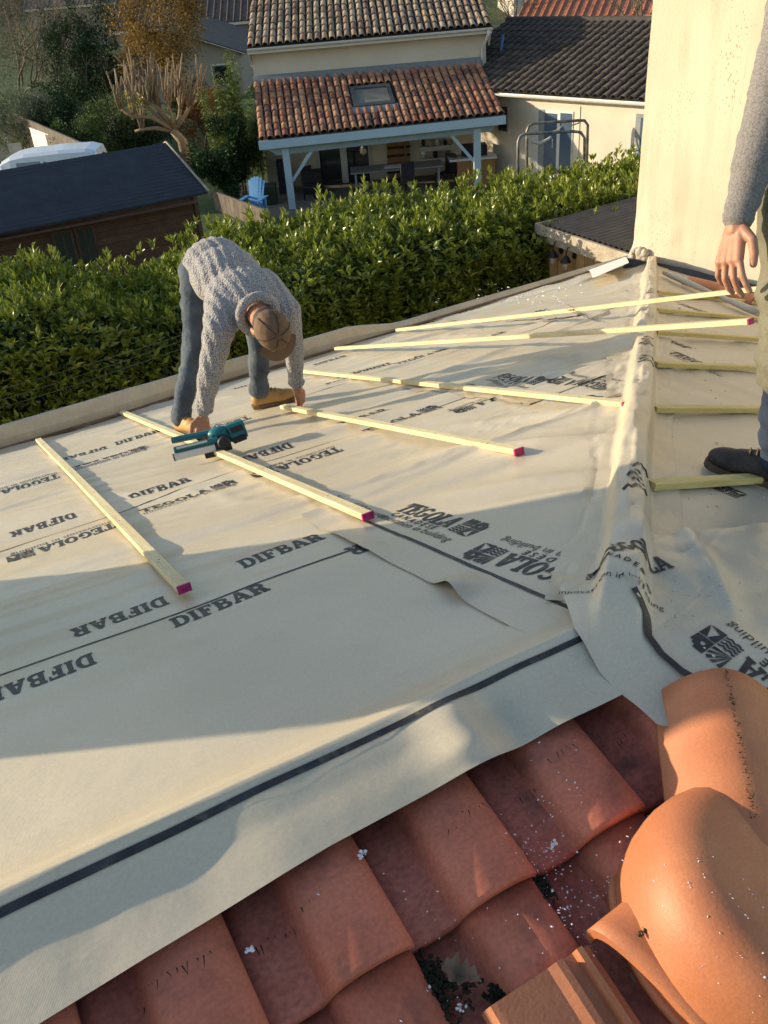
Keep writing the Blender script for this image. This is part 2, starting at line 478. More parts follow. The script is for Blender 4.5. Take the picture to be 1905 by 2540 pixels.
# ---- ridge flap hanging over the old tiles
FLAP_Y = .925
def flap_z(x, c):
    """c: arc position 0..1 across the flap, from the left field over the crest to the hanging edge -> (y, z)"""
    x = np.asarray(x, float); c = np.asarray(c, float)
    ck = np.linspace(0, 1, 9)
    fy_ = np.interp(x, [-1.0, -.19, .3, .55, .9], [.79, .85, .888, .895, .89])
    ok_ = [.004, .005, .012, .026, .030, None]
    y = np.where(c <= .5, np.interp(c, ck[:5], [YR + .16, YR + .10, YR + .055, YR + .022, YR - .004]), YR - .004 + (fy_ - YR + .004) * np.interp(c, ck[4:], [0, .16, .45, .75, 1.0]))
    zl = z_l(x, np.maximum(y, YR)); crest = CZ - K - TS * YR + wrinkle_l(x, YR + 0 * x)
    zt = crest - (CZ * 0) - TS * (YR - y) * 1.0
    hk = np.interp(c, ck, [.004, .006, .016, .032, .040, .036, .036, .046, .052])
    bul = (.022 * vnoise(x * 3.1 + 3, c * 1.5) + .010 * vnoise(x * 8 + 1, c * 2.5 + 8)) * sstep(.35, .8, c)
    bul = bul + .032 * np.exp(-((x - .60) / .06) ** 2) * sstep(.45, .75, c) * (1 - .5 * sstep(.85, 1, c)) - .02 * np.exp(-((x - .70) / .05) ** 2) * sstep(.5, .8, c)
    z = np.where(y >= YR, zl, zt) + hk + bul
    return y - bul * .5, z
nfx, nfc = 420, 33
P = np.zeros((nfx, nfc, 3))
for i, x in enumerate(np.linspace(-2.9, 1.10, nfx)):
    c = np.linspace(0, 1, nfc)
    y, z = flap_z(x + 0 * c, c)
    w = .006 * vnoise(x * 2.3, 6.6)
    P[i, :, 0] = x; P[i, :, 1] = y + w * c; P[i, :, 2] = z
flap_P = P
flap = MB().grid(P, flip=True).build('ridge_flap', M_MEM2, label='beige membrane flap with a black line folded over the ridge onto the tiles', cat='membrane', world=True)

# ---- sheet end wrapped round the hip foot (right of the flap)
def z_foot(x, y):
    x = np.asarray(x, float); y = np.asarray(y, float)
    r = CZ - K - TS * smax(smax(x, y, .03), 2 * YR - y, .03)
    a = x - y
    return (r + .044 + .025 * vnoise(x * 6 + 3, y * 5 + 1) + .012 * vnoise(x * 13, y * 12 + 4)
            + hip_profile((x + y) / 2, (y - x) * .7071) * sstep(.98, 1.14, (x + y) / 2) * .95 + .02 * np.exp(-((x - 1.32 - .6 * (y - 1.0)) / .035) ** 2) * sstep(.9, 1.02, y))
def march(px, py, zf, s0=.6, s1=14.0):
    """where the sight line of a photo pixel meets the surface zf(x, y)"""
    d = ray(px, py); ss = np.linspace(s0, s1, 2400)
    h = CZ + d.z * ss - zf(d.x * ss, d.y * ss)
    i = int(np.argmax(h < 0)); i = max(i, 1)
    q = h[i - 1] / (h[i - 1] - h[i] + 1e-12); s = ss[i - 1] + (ss[i] - ss[i - 1]) * q
    return Vector((d.x * s, d.y * s, CZ + d.z * s))
edge_l = [on_t(px, py, .055) for px, py in ((1425, 1540), (1455, 1590), (1490, 1655), (1540, 1712), (1585, 1755), (1632, 1800))]
ey = np.array([p.y for p in edge_l])[::-1]; ex = np.array([p.x for p in edge_l])[::-1]
nfy, nfx2 = 110, 130
P = np.zeros((nfy, nfx2, 3))
y_lo = edge_l[-1].y
for i, y in enumerate(np.linspace(y_lo - .10, YR + .24, nfy)):
    x0 = float(np.interp(y, ey, ex)) if y < ey[-1] else float(ex[-1] + (y - ey[-1]) * .55)
    x0 = x0 + (.16 * (y_lo - y) / .1 if y < y_lo else 0)
    xx = np.linspace(x0, 2.0 - .25 * max(0, (1.0 - y)), nfx2)
    yy = y + .05 * sstep(1.15, 1.75, xx) * (YR - y) * 0
    P[i, :, 0] = xx; P[i, :, 1] = yy; P[i, :, 2] = z_foot(xx, yy)
foot = MB().grid(P, flip=True).build('membrane_sheet', M_MEM2, label='loose printed membrane end wrapped around the hip foot beside the ridge tile', cat='membrane', world=True)

# ---- sheets of the right field lapped over the hip onto the left field
def lap_sheet(x_edge, y_top, y_low, label, lift=.0035, skew=.10, dog=None):
    n1, n2 = 70, 70
    Pp = np.zeros((n1, n2, 3))
    for i, q in enumerate(np.linspace(0, 1, n1)):
        for_y_top = lambda x: y_top + skew * (x - x_edge) + .015 * float(vnoise(x * 7, y_top * 3))
        x_end = y_top + .05
        x = x_edge + q * (x_end - x_edge) + 0.0
        y1 = float(for_y_top(x)); y0 = max(y_low, x + .02, YR + .10)
        y1 = max(y1, y0 + .005)
        ys = np.linspace(y0, y1, n2)
        xw = x + .006 * vnoise(ys * 5, x_edge) * (1 - q)
        z = z_l(xw, ys) + lift
        up_edge = .010 * (1 - sstep(0, .05, q)) * (vnoise(ys * 3, x_edge + 4) + .35)
        if dog:
            up_edge = up_edge + dog[2] * np.exp(-((ys - dog[0]) / dog[1]) ** 2) * (1 - sstep(0, .09, q))
        top_curl = .018 * sstep(.93, 1, (ys - y0) / max(y1 - y0, .01)) * (.6 + vnoise(x * 4, 2.2))
        Pp[i, :, 0] = xw; Pp[i, :, 1] = ys; Pp[i, :, 2] = z + np.clip(up_edge, 0, 1) + top_curl
    MB().grid(Pp, flip=True).build('membrane_sheet', M_MEM2, label=label, cat='membrane', world=True)
lap_sheet(.894, 2.42, 1.15, 'printed membrane lap with curled corner by the pink end of the second batten', dog=(1.47, .05, .035))
q2 = on_l(1097, 958); X2 = q2.x; Y2 = q2.y
lap_sheet(X2 - .11, Y2 + .25, 2.9, 'printed membrane lap beside the hip between the two loose battens and the fourth batten', skew=.22)
q3 = on_l(1140, 795); X3 = q3.x; Y3 = q3.y
lap_sheet(X3 - .05, Y3 + .2, 4.6, 'small printed membrane lap under the far loose batten', skew=.0)

def z_lap(x, y):
    return z_l(x, y) + .0035

# ================================================================== printing
def arc(cx, cy, rx, ry, a0, a1, n=9):
    return [(cx + rx * math.cos(math.radians(a0 + (a1 - a0) * i / (n - 1))), cy + ry * math.sin(math.radians(a0 + (a1 - a0) * i / (n - 1)))) for i in range(n)]
G = {}
def bowl(y0, y1, x, rx): return arc(x, (y0 + y1) / 2, rx, (y1 - y0) / 2, -90, 90)
G['D'] = (1.3, [[(0, 0)] + bowl(0, 1, .72, .58) + [(0, 1), (0, .87), (.12, .87), (.12, .13), (0, .13)], [(.48, .14)] + bowl(.14, .86, .66, .26) + [(.48, .86)]])
G['I'] = (.62, [[(0, 0), (.62, 0), (.62, .13), (.5, .13), (.5, .87), (.62, .87), (.62, 1), (0, 1), (0, .87), (.12, .87), (.12, .13), (0, .13)]])
G['F'] = (1.12, [[(0, 0), (.64, 0), (.64, .13), (.5, .13), (.5, .43), (.66, .43), (.66, .34), (.8, .34), (.8, .67), (.66, .67), (.66, .57), (.5, .57), (.5, .87), (.92, .87), (.92, .7), (1.1, .7), (1.1, 1), (0, 1), (0, .87), (.12, .87), (.12, .13), (0, .13)]])
G['E'] = (1.15, [[(0, 0), (1.15, 0), (1.15, .32), (.96, .32), (.96, .13), (.5, .13), (.5, .43), (.66, .43), (.66, .34), (.8, .34), (.8, .67), (.66, .67), (.66, .57), (.5, .57), (.5, .87), (.92, .87), (.92, .7), (1.1, .7), (1.1, 1), (0, 1), (0, .87), (.12, .87), (.12, .13), (0, .13)]])
G['B'] = (1.25, [[(0, 0)] + bowl(0, .53, .85, .38) + bowl(.53, 1, .8, .34) + [(0, 1), (0, .87), (.12, .87), (.12, .13), (0, .13)],
                 [(.5, .13)] + bowl(.13, .44, .7, .17) + [(.5, .44)], [(.5, .59)] + bowl(.59, .88, .68, .15) + [(.5, .88)]])
G['A'] = (1.4, [[(0, 0), (.5, 0), (.5, .13), (.37, .13), (.43, .26), (.83, .26), (.89, .13), (.78, .13), (.78, 0), (1.4, 0), (1.4, .13), (1.3, .13), (.9, 1), (.5, 1), (.1, .13), (0, .13)], [(.48, .38), (.77, .38), (.63, .72)]])
G['R'] = (1.35, [[(0, 0), (.62, 0), (.62, .13), (.5, .13), (.5, .42), (.62, .42), (.8, 0), (1.35, 0), (1.35, .13), (1.22, .13), (1.05, .45)] + bowl(.45, 1, .82, .4)[1:] + [(0, 1), (0, .87), (.12, .87), (.12, .13), (0, .13)],
                 [(.5, .56)] + bowl(.56, .87, .68, .17) + [(.5, .87)]])
G['T'] = (1.2, [[(.28, 0), (.92, 0), (.92, .13), (.79, .13), (.79, .85), (1.02, .85), (1.02, .64), (1.2, .64), (1.2, 1), (0, 1), (0, .64), (.18, .64), (.18, .85), (.41, .85), (.41, .13), (.28, .13)]])
G['L'] = (1.1, [[(0, 0), (1.1, 0), (1.1, .36), (.92, .36), (.92, .13), (.5, .13), (.5, .87), (.64, .87), (.64, 1), (0, 1), (0, .87), (.12, .87), (.12, .13), (0, .13)]])
G['O'] = (1.3, [arc(.65, .5, .65, .5, 0, 360, 25)[:-1], arc(.65, .5, .27, .37, 0, 360, 21)[:-1]])
G['G'] = (1.35, [arc(.66, .5, .66, .5, 40, 330, 19) + [(1.23, .52), (1.35, .52), (1.35, .62)][:0] + [(1.25, .52), (.72, .52), (.72, .4), (.86, .4), (.86, .2)] + arc(.66, .5, .3, .36, 300, 40, 13)])

def word2d(word, length, height, gap=.1):
    """triangles of a heavy slab-serif word, lower left at the origin"""
    tot = sum(G[c][0] for c in word) + gap * (len(word) - 1)
    sx = length / tot; x = 0; tris = []
    for c in word:
        w, loops = G[c]
        lp = [[Vector((px + x, py, 0)) for px, py in lo] for lo in loops]
        flat = [p for lo in lp for p in lo]
        for t in tessellate_polygon(lp):
            tris.append([(flat[i].x * sx, flat[i].y * height) for i in t])
        x += w + gap
    return tris

def font2d(body, length, bold=0.0):
    cu = bpy.data.curves.new('tmp', 'FONT'); cu.body = body; cu.resolution_u = 2; cu.offset = bold
    ob = bpy.data.objects.new('tmp', cu); COL.objects.link(ob)
    dg = bpy.context.evaluated_depsgraph_get(); me = ob.evaluated_get(dg).to_mesh()
    me.calc_loop_triangles()
    v = [(p.co.x, p.co.y) for p in me.vertices]
    w = max(p[0] for p in v); k = length / w
    tr = [[(v[i][0] * k, v[i][1] * k) for i in t.vertices] for t in me.loop_triangles]
    ob.evaluated_get(dg).to_mesh_clear(); bpy.data.objects.remove(ob); bpy.data.curves.remove(cu)
    return tr

def ribbon2d(pts, w):
    out = []
    for (x0, y0), (x1, y1) in zip(pts[:-1], pts[1:]):
        L = math.hypot(x1 - x0, y1 - y0) + 1e-9; nx_, ny_ = -(y1 - y0) / L * w / 2, (x1 - x0) / L * w / 2
        a, b, c, d = (x0 + nx_, y0 + ny_), (x0 - nx_, y0 - ny_), (x1 - nx_, y1 - ny_), (x1 + nx_, y1 + ny_)
        out += [[a, b, c], [a, c, d]]
    return out

def logo2d(s):
    """square emblem of four fields: waves, mountain, rays and a stepped edge"""
    T = []; g = .03; h = .5 - g / 2
    def wave(k):
        y0 = .04 + k * .115
        top = [(h * i / 8, y0 + .065 + .03 * math.sin(i * 1.9)) for i in range(9)]; bot = [(h * i / 8, y0 + .03 * math.sin(i * 1.9)) for i in range(9)]
        for i in range(8): T.append([bot[i], bot[i + 1], top[i + 1]]); T.append([bot[i], top[i + 1], top[i]])
    for k in range(4): wave(k)
    X0 = .5 + g / 2                                                          # lower right: mountain field with a pale cone
    T.append([(X0, 0), (1, 0), (X0 + .10, .16)]); T.append([(X0, 0), (X0 + .1, .16), (X0, h)]); T.append([(X0, h), (X0 + .1, .16), (X0 + .24, .44)])
    T.append([(1, 0), (1, h), (X0 + .38, .18)]); T.append([(1, h), (X0 + .27, .44), (X0 + .38, .18)]); T.append([(X0, h), (X0 + .26, .46), (1, h)])
    for k in range(5):                                                       # upper left: rays
        a = math.radians(4 + k * 19); b = math.radians(15 + k * 19); r = .62
        c = (0, X0); p = lambda q: (min(h, r * math.cos(q)), min(1, X0 + r * math.sin(q)))
        T.append([c, p(a), p(b)])
    steps = [(X0, X0), (1, X0), (1, .82), (.9, .82), (.9, .9), (.8, .9), (.8, 1), (X0, 1)]
    st = [Vector((x, y, 0)) for x, y in steps]
    hole = [Vector((x, y, 0)) for x, y in arc(.70, .72, .07, .07, 0, 360, 9)[:-1]]; fl = st + hole
    for t in tessellate_polygon([st, hole]): T.append([(fl[i].x, fl[i].y) for i in t])
    return [[(x * s, y * s) for x, y in t] for t in T]

def split(tris, L):
    out = []; stack = list(tris)
    while stack:
        t = stack.pop()
        e = [math.dist(t[i], t[(i + 1) % 3]) for i in range(3)]; m = max(e)
        if m <= L: out.append(t); continue
        i = e.index(m); a, b, c = t[i], t[(i + 1) % 3], t[(i + 2) % 3]; md = ((a[0] + b[0]) / 2, (a[1] + b[1]) / 2)
        stack += [[a, md, c], [md, b, c]]
    return out

CACHE = {}
def art(kind):
    if kind not in CACHE:
        if kind == 'DIFBAR': t = word2d('DIFBAR', .275, .082)
        elif kind == 'TEGOLA': t = word2d('TEGOLA', .30, .078, gap=.05)
        elif kind == 'CANADESE': t = font2d('C A N A D E S E', .25, .02)
        elif kind == 'TAG': t = font2d('innovation in building', .40, -.004)
        elif kind == 'LOGO': t = logo2d(.10)
        xs_ = [p[0] for q in t for p in q]; ys_ = [p[1] for q in t for p in q]
        CACHE[kind] = split(t, .022), (min(xs_) + max(xs_)) / 2, (min(ys_) + max(ys_)) / 2
    return CACHE[kind]

def stamp(kind, x, y, ang, zf, parent, scale=1.0, off=.0016, dx=0.0, dy=0.0, name='printed_word'):
    """draped print: centre (x, y), reading direction ang (radians), dx/dy offsets in reading frame"""
    tr, mx_, my_ = art(kind)
    A = np.array(tr).reshape(-1, 2); A = (A - [mx_, my_]) * scale + [dx, dy]
    c, s = math.cos(ang), math.sin(ang)
    X = x + A[:, 0] * c - A[:, 1] * s; Y = y + A[:, 0] * s + A[:, 1] * c
    Z = zf(X, Y) + off
    Fc = np.arange(len(X)).reshape(-1, 3)
    # keep faces looking up
    e1 = np.stack([X[1::3] - X[0::3], Y[1::3] - Y[0::3]], 1); e2 = np.stack([X[2::3] - X[0::3], Y[2::3] - Y[0::3]], 1)
    fl = (e1[:, 0] * e2[:, 1] - e1[:, 1] * e2[:, 0]) < 0
    Fc[fl] = Fc[fl][:, ::-1]
    return mesh_np(name, np.stack([X, Y, Z], 1), Fc, M_PRINT, parent, faces_n=3)

def line(pts, w, zf, parent, off=.0016, name='printed_line', seg=.03):
    q = []
    for (x0, y0), (x1, y1) in zip(pts[:-1], pts[1:]):
        n = max(1, int(math.hypot(x1 - x0, y1 - y0) / seg))
        q += [(x0 + (x1 - x0) * i / n, y0 + (y1 - y0) * i / n) for i in range(n)]
    q.append(pts[-1])
    L = []; Rr = []
    for i, (x, y) in enumerate(q):
        a = q[max(i - 1, 0)]; b = q[min(i + 1, len(q) - 1)]; d = math.hypot(b[0] - a[0], b[1] - a[1]) + 1e-9
        nx_, ny_ = -(b[1] - a[1]) / d * w / 2, (b[0] - a[0]) / d * w / 2
        L.append((x + nx_, y + ny_)); Rr.append((x - nx_, y - ny_))
    A = np.array(L + Rr); n = len(q)
    Z = zf(A[:, 0], A[:, 1]) + off
    Fq = [(n + i, n + i + 1, i + 1, i) for i in range(n - 1)]
    return mesh_np(name, np.stack([A[:, 0], A[:, 1], Z], 1), Fq, M_PRINT, parent)

PI = math.pi
def tset(px, py, inv, zf=None, parent=None, base=None, scale=1.0, canadese=False, xy=None, ang=None):
    zf = zf or z_l; parent = parent or mem_l
    if xy is None:
        p = on_l(px, py); xy = (p.x, p.y)
    a = (PI if inv else 0) if ang is None else ang
    stamp('TEGOLA', xy[0], xy[1], a, zf, parent, scale)
    stamp('LOGO', xy[0], xy[1], a, zf, parent, scale, dx=.215 * scale, dy=.0, name='printed_emblem')
    dy = -.065
    if canadese:
        stamp('CANADESE', xy[0], xy[1], a, zf, parent, scale, dy=-.058 * scale); dy = -.095
    stamp('TAG', xy[0], xy[1], a, zf, parent, scale, dx=.05 * scale, dy=dy * scale)
def dif(px, py, inv, zf=None, parent=None):
    p = on_l(px, py); stamp('DIFBAR', p.x, p.y, PI if inv else 0, zf or z_l, parent or mem_l)

D = 1.1483
for x, y, inv in ((258, 1328, 1), (608, 1190, 0), (85, 1463, 1), (475, 1306, 0), (842, 1163, 1)): dif(x * D, y * D, inv)
line([(-.9, 2.07), (-.13, 2.027), (.35, 1.995), (.90, 1.96)], .009, z_l, mem_l)
for x, y, inv in ((107, 1300, 1), (396, 1208, 0), (657, 1119, 1), (900, 1034, 0)): dif(x, y, inv)
for x, y, inv in ((190, 1329, 1), (434, 1238, 0), (768, 1134, 1), (972, 1040, 0), (1240, 985, 1)): tset(x, y, inv)
line([(-.9, 3.28), (0, 3.30), (1.0, 3.385), (2.2, 3.40), (3.2, 3.38)], .007, z_l, mem_l)
for x, y, inv in ((249, 1142, 0), (75, 1202, 1), (926, 912, 1), (1030, 887, 0), (560, 1052, 1)): tset(x, y, inv)
for x, y, inv in ((341, 1086, 0), (208, 1128, 1), (850, 945, 0), (690, 985, 1), (1210, 836, 0)): dif(x, y, inv)
line([(-.9, 4.58), (0, 4.62), (1.0, 4.68), (2.5, 4.70), (4.3, 4.70)], .007, z_l, mem_l)
for x, y, inv in ((1163, 770, 0), (1281, 731, 1), (1051, 804, 1), (1395, 697, 0), (620, 950, 0), (820, 893, 0)): dif(x, y, inv)
for x, y, inv in ((1330, 748, 0),): tset(x, y, inv)
# lap sheet by the hip foot: reads along the right slope's eaves direction
tset(0, 0, 0, z_lap, None, xy=(1.165, 2.01), ang=-PI / 2 + .04, canadese=True)
tset(0, 0, 0, z_lap, None, xy=(1.115, 1.385), ang=PI / 2 + .12, canadese=True)
p = on_l(890, 1258); stamp('TAG', p.x, p.y, PI / 2, z_lap, mem_l)
line([(1.03, 2.40), (1.012, 2.15), (1.02, 1.6), (1.03, 1.17)], .013, z_lap, mem_l, off=.002)
# second lap sheet
line([(X2 + .02, Y2 + .1), (X2, Y2 - .4), (X2 + .05, Y2 - .9), (X2 + .12, Y2 - 1.25)], .016, z_lap, mem_l, off=.0025)
for x, y, a in ((1272, 945, -PI / 2), (1460, 955, PI / 2)):
    p = on_l(x, y); tset(0, 0, 0, z_lap, None, xy=(p.x, p.y), ang=a, canadese=True)
for x, y, a in ((1360, 775, PI / 2),):
    p = on_l(x, y); tset(0, 0, 0, z_lap, None, xy=(p.x, p.y), ang=a)
# black line on the ridge flap: follows the crest just on the tile side
n = flap_P.shape[0]
c0, c1 = 18.4, 20.1
def flap_at(i, c):
    j = int(c); f = c - j
    return flap_P[i, j] * (1 - f) + flap_P[i, j + 1] * f
vs = [tuple(flap_at(i, c) + np.array([0, -.0006, .0018])) for i in range(0, n - 8, 2) for c in (c0, (c0 + c1) / 2, c1)]
fs = []
for i in range(len(vs) // 3 - 1):
    for k in range(2): fs.append((i * 3 + k, i * 3 + k + 1, (i + 1) * 3 + k + 1, (i + 1) * 3 + k)[::-1])
mesh_np('printed_line', np.array(vs), fs, M_PRINT, flap)
# prints on the wrapped foot sheet
def stamp_px(kind, a, b, zf, parent, scale=None, name='printed_word'):
    p = march(*a, zf); q = march(*b, zf); ang = math.atan2(q.y - p.y, q.x - p.x); L = math.hypot(q.x - p.x, q.y - p.y)
    tr, _, _ = art(kind); xs_ = [v[0] for t in tr for v in t]
    sc = scale or L / (max(xs_) - min(xs_))
    return stamp(kind, (p.x + q.x) / 2, (p.y + q.y) / 2, ang, zf, parent, sc, off=.002, name=name)
lc = march(1775, 1600, z_foot); la = march(1790, 1658, z_foot); lb = march(1705, 1589, z_foot)
ang_f = math.atan2(lb.y - la.y, lb.x - la.x); sc_f = math.hypot(lb.x - la.x, lb.y - la.y) / .10
tset(0, 0, 0, z_foot, foot, xy=(lc.x - math.cos(ang_f) * .215 * sc_f, lc.y - math.sin(ang_f) * .215 * sc_f), ang=ang_f, scale=sc_f, canadese=True)
def px_line(pts, w, zf, parent):
    q = [march(x, y, zf) for x, y in pts]; line([(p.x, p.y) for p in q], w, zf, parent, off=.005, seg=.012)
px_line([(1572, 1462), (1590, 1490), (1605, 1530), (1608, 1580), (1640, 1625), (1690, 1668), (1745, 1700)], .016, z_foot, foot)
def z_hipside(x, y):
    x = np.asarray(x, float); y = np.asarray(y, float); a = (x + y) / 2; s = (y - x) * .7071
    return np.maximum(np.where(s > 0, z_l(x, np.maximum(y, x)), z_r(np.maximum(x, y), y)) + np.where(np.abs(s) < .26, hip_profile(a, s), 0) + .012, z_foot(x, y) * np.where((a < 1.3), 1, 0))
stamp_px('TEGOLA', (1490, 1402), (1640, 1398), z_hipside, hipstrip, .66)
stamp_px('CANADESE', (1470, 1436), (1600, 1430), z_hipside, hipstrip, .6)
stamp_px('TAG', (1436, 1470), (1600, 1466), z_hipside, hipstrip, .55)
# crumpled print on the hip strip
for a0 in (2.72, 3.02, 1.52, 4.35):
    i0 = int((a0 - 1.13) / (6.74 - 1.13) * na)
    for k in range(5):
        j = i0 + k * 2; s0, s1 = 14 + (k * 5) % 4, 24 - (k * 3) % 5
        row = [hip_P[min(j + int(2.2 * math.sin((s - s0) * .5)), na - 2), s] for s in range(s0, s1)]
        vv = [tuple(np.array(r) + [0, o, .0025]) for r in row for o in (-.005, .005)]
        mesh_np('printed_line', np.array(vv), [(2 * i, 2 * i + 1, 2 * i + 3, 2 * i + 2) for i in range(len(row) - 1)], M_PRINT, hipstrip)
# prints on the right field
for x, y, a in ((3.3, 2.2, PI / 2), (3.35, 3.0, -PI / 2), (3.4, 3.9, PI / 2), (4.7, 3.5, -PI / 2), (4.75, 4.3, PI / 2)):
    stamp('TEGOLA', x, y, a, z_r, mem_r); stamp('TAG', x, y, a, z_r, mem_r, dy=-.065, dx=.05)
for x, y, a in ((3.55, 2.6, PI / 2), (3.6, 3.4, -PI / 2), (2.28, 1.32, PI / 2)):
    stamp('DIFBAR', x, y, a, z_r, mem_r)
line([(2.15, .8), (2.13, 1.2), (2.2, 1.55)], .009, z_r, mem_r)
p = on_r(1810, 1222); stamp('LOGO', p.x, p.y, .3, z_r, mem_r, .8, name='printed_emblem')
# ================================================================== battens
M_NAIL = pm('nail_steel', (.12, .11, .10), rough=.5, metal=.6)
def batten(a, b, label, pink='b', w=.039, h=.023, group='pine roof battens', up=None, mat=None):
    """a, b: ends on the middle of the underside"""
    a = Vector(a); b = Vector(b)
    up = up or Vector((0, 0, 1))
    t = thing('roof_batten', label, 'batten', a, group)
    d = (b - a).normalized(); sx = d.cross(up).normalized(); n_ = sx.cross(d)
    a2 = a + n_ * h / 2; b2 = b + n_ * h / 2
    # slightly bowed, bevelled stick in several lengths
    seg = 10; pr = []
    k = .003
    prof = [(-w/2+k, -h/2), (w/2-k, -h/2), (w/2, -h/2+k), (w/2, h/2-k), (w/2-k, h/2), (-w/2+k, h/2), (-w/2, h/2-k), (-w/2, -h/2+k)]
    vs = []; 
    for i in range(seg + 1):
        q = i / seg; c = a2 + (b2 - a2) * q + sx * (.004 * math.sin(q * 3.1 + a.x * 9))
        vs += [c + sx * x + n_ * z for x, z in prof]
    fs = [(i * 8 + j, i * 8 + (j + 1) % 8, (i + 1) * 8 + (j + 1) % 8, (i + 1) * 8 + j) for i in range(seg) for j in range(8)]
    fs += [tuple(range(8))[::-1], tuple(range(seg * 8, seg * 8 + 8))]
    # own local axes so that the grain runs along the stick
    me = bpy.data.meshes.new('stick')
    rot = Matrix((sx, d, n_)).transposed()
    me.from_pydata([tuple(rot.transposed() @ (v - a)) for v in vs], [], fs); me.materials.append(mat or M_WOOD); me.update()
    o = bpy.data.objects.new('stick', me); COL.objects.link(o); o.parent = t; o.matrix_local = rot.to_4x4(); ORG[o.name] = a
    if pink and mat is None:
        for k_ in range(6):
            c_ = a2.lerp(b2, .08 + .168 * k_) + sx * random.uniform(-.008, .008) + n_ * (h / 2)
            MB().lathe(c_, [(.0034, -.001), (.0034, .0008), (.001, .0012)], 7, axis=n_).build('nail_head', M_NAIL, t)
    if pink:
        c = b2 if pink == 'b' else a2; s = 1 if pink == 'b' else -1
        cap = MB().box(c + d * s * .0005, sx, d, n_, w / 2 + .0008, .0042, h / 2 + .0008)
        cap.build('painted_end', M_PINK, t, label='end painted magenta pink')
    return t

def stick_l(pa, pb, label, pink='b', zoff=.012):
    a = on_l(*pa); b = on_l(*pb)
    nrm = Vector((0, TS, 1)).normalized()
    za = float(np.max(z_l(np.full(9, a.x), np.linspace(a.y - .1, a.y + .1, 9)))); 
    for p in (a, b): p.z = CZ - K - TS * p.y + zoff
    return batten(a, b, label, pink, up=nrm)
stick_l((98, 1100), (462, 1478), 'pale pine batten nearest the left edge, nailed up the membrane with pink end', zoff=.014)
stick_l((305, 1030), (915, 1298), 'pale pine batten under the nail gun with pink end', zoff=.014)
stick_l((705, 1018), (1288, 1136), 'pale pine batten running from the bent worker\'s hand with pink end', zoff=.014)
stick_l((735, 926), (1553, 1018), 'pale pine batten behind the worker reaching the hip with pink end', zoff=.014)
hipn = Vector((.3, .3, 1)).normalized()
def loose(pa, ph, pe, label, pink, off):
    a = on_l(*pa, .03); d = ray(*ph)
    s = (-K + off) / (d.z + TS * max(d.x, d.y)); hc = CAM + d * s
    dr = hc - a; q = min(np.linspace(1, 3, 4000), key=lambda q: abs(((a + dr * q - CAM).dot(RIGHT) / (a + dr * q - CAM).dot(FWD)) * F_PX + CX - pe[0]))
    return batten(a, a + dr * q, label, pink, up=Vector((.0, .2, 1)), w=.038, h=.025)
loose((986, 822), (1560, 758), (1905, 716), 'loose pine batten lying across the hip below the hanging hand', None, .115)
loose((835, 868), (1575, 822), (1862, 786), 'loose pine batten lying across the hip with a purple painted end in the air', 'b', .115)
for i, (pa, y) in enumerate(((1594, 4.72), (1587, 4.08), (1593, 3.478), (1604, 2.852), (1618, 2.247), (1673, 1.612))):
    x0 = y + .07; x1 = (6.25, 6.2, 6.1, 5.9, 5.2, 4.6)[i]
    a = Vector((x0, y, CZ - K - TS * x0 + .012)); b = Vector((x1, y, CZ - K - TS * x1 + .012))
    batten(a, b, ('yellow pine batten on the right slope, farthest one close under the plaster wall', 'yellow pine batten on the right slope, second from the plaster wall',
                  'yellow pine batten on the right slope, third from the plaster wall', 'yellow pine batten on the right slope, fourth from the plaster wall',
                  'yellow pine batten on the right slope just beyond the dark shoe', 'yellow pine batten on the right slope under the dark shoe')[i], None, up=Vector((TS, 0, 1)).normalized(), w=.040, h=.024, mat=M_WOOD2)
# eaves board along the left slope
M_EAVE = pm('eave_sheet', (.55, .47, .34), rough=.4, var=.12, scale=4, spec=.5, fine=.05, fscale=40)
M_EAVE2 = pm('eave_edge', (.20, .13, .08), rough=.7, var=.3, scale=14)
# ================================================================== the house being re-roofed
M_TERRA = pm('terracotta', (.46, .135, .078), rough=.6, col2=(.57, .185, .112), scale=5, fine=.12, fscale=120, dirt=(.15, .06, .045), dscale=7, dlo=.52, dhi=.78, bump=.2, bscale=160, bdist=.0015, spec=.35, rnd=.10)
M_TERRA2 = pm('terracotta_new', (.43, .150, .066), rough=.52, col2=(.53, .210, .098), scale=7, fine=.07, fscale=230, dirt=(.38, .14, .075), dscale=5, dlo=.52, dhi=.76, bump=.3, bscale=150, bdist=.0016, spec=.35)
M_PAN = pm('terracotta_dirty', (.44, .128, .082), rough=.75, col2=(.54, .172, .112), scale=6, fine=.2, fscale=90, dirt=(.10, .05, .04), dscale=9, dlo=.55, dhi=.8, bump=.25, bscale=120, bdist=.002)
M_PLASTER_OWN = pm('own_plaster', (.62, .55, .43), rough=.9, var=.08, scale=3, bump=.4, bscale=60)
M_DECK = pm('dark_underlay', (.05, .035, .03), rough=.9, var=.3)
M_MORTAR = pm('mortar', (.40, .35, .28), rough=.95, var=.25, scale=20, bump=.8, bscale=50, bdist=.006)
house0 = thing('house', 'single storey house under the re-roofed hip roof', 'house', (1.0, 3.0, 0))
b = MB()
b.wbox((-2.7, -3.2, 0), (6.0, 5.35, CZ - K - TS * 5.35 - .25))
b.build('wall', M_PLASTER_OWN, house0)
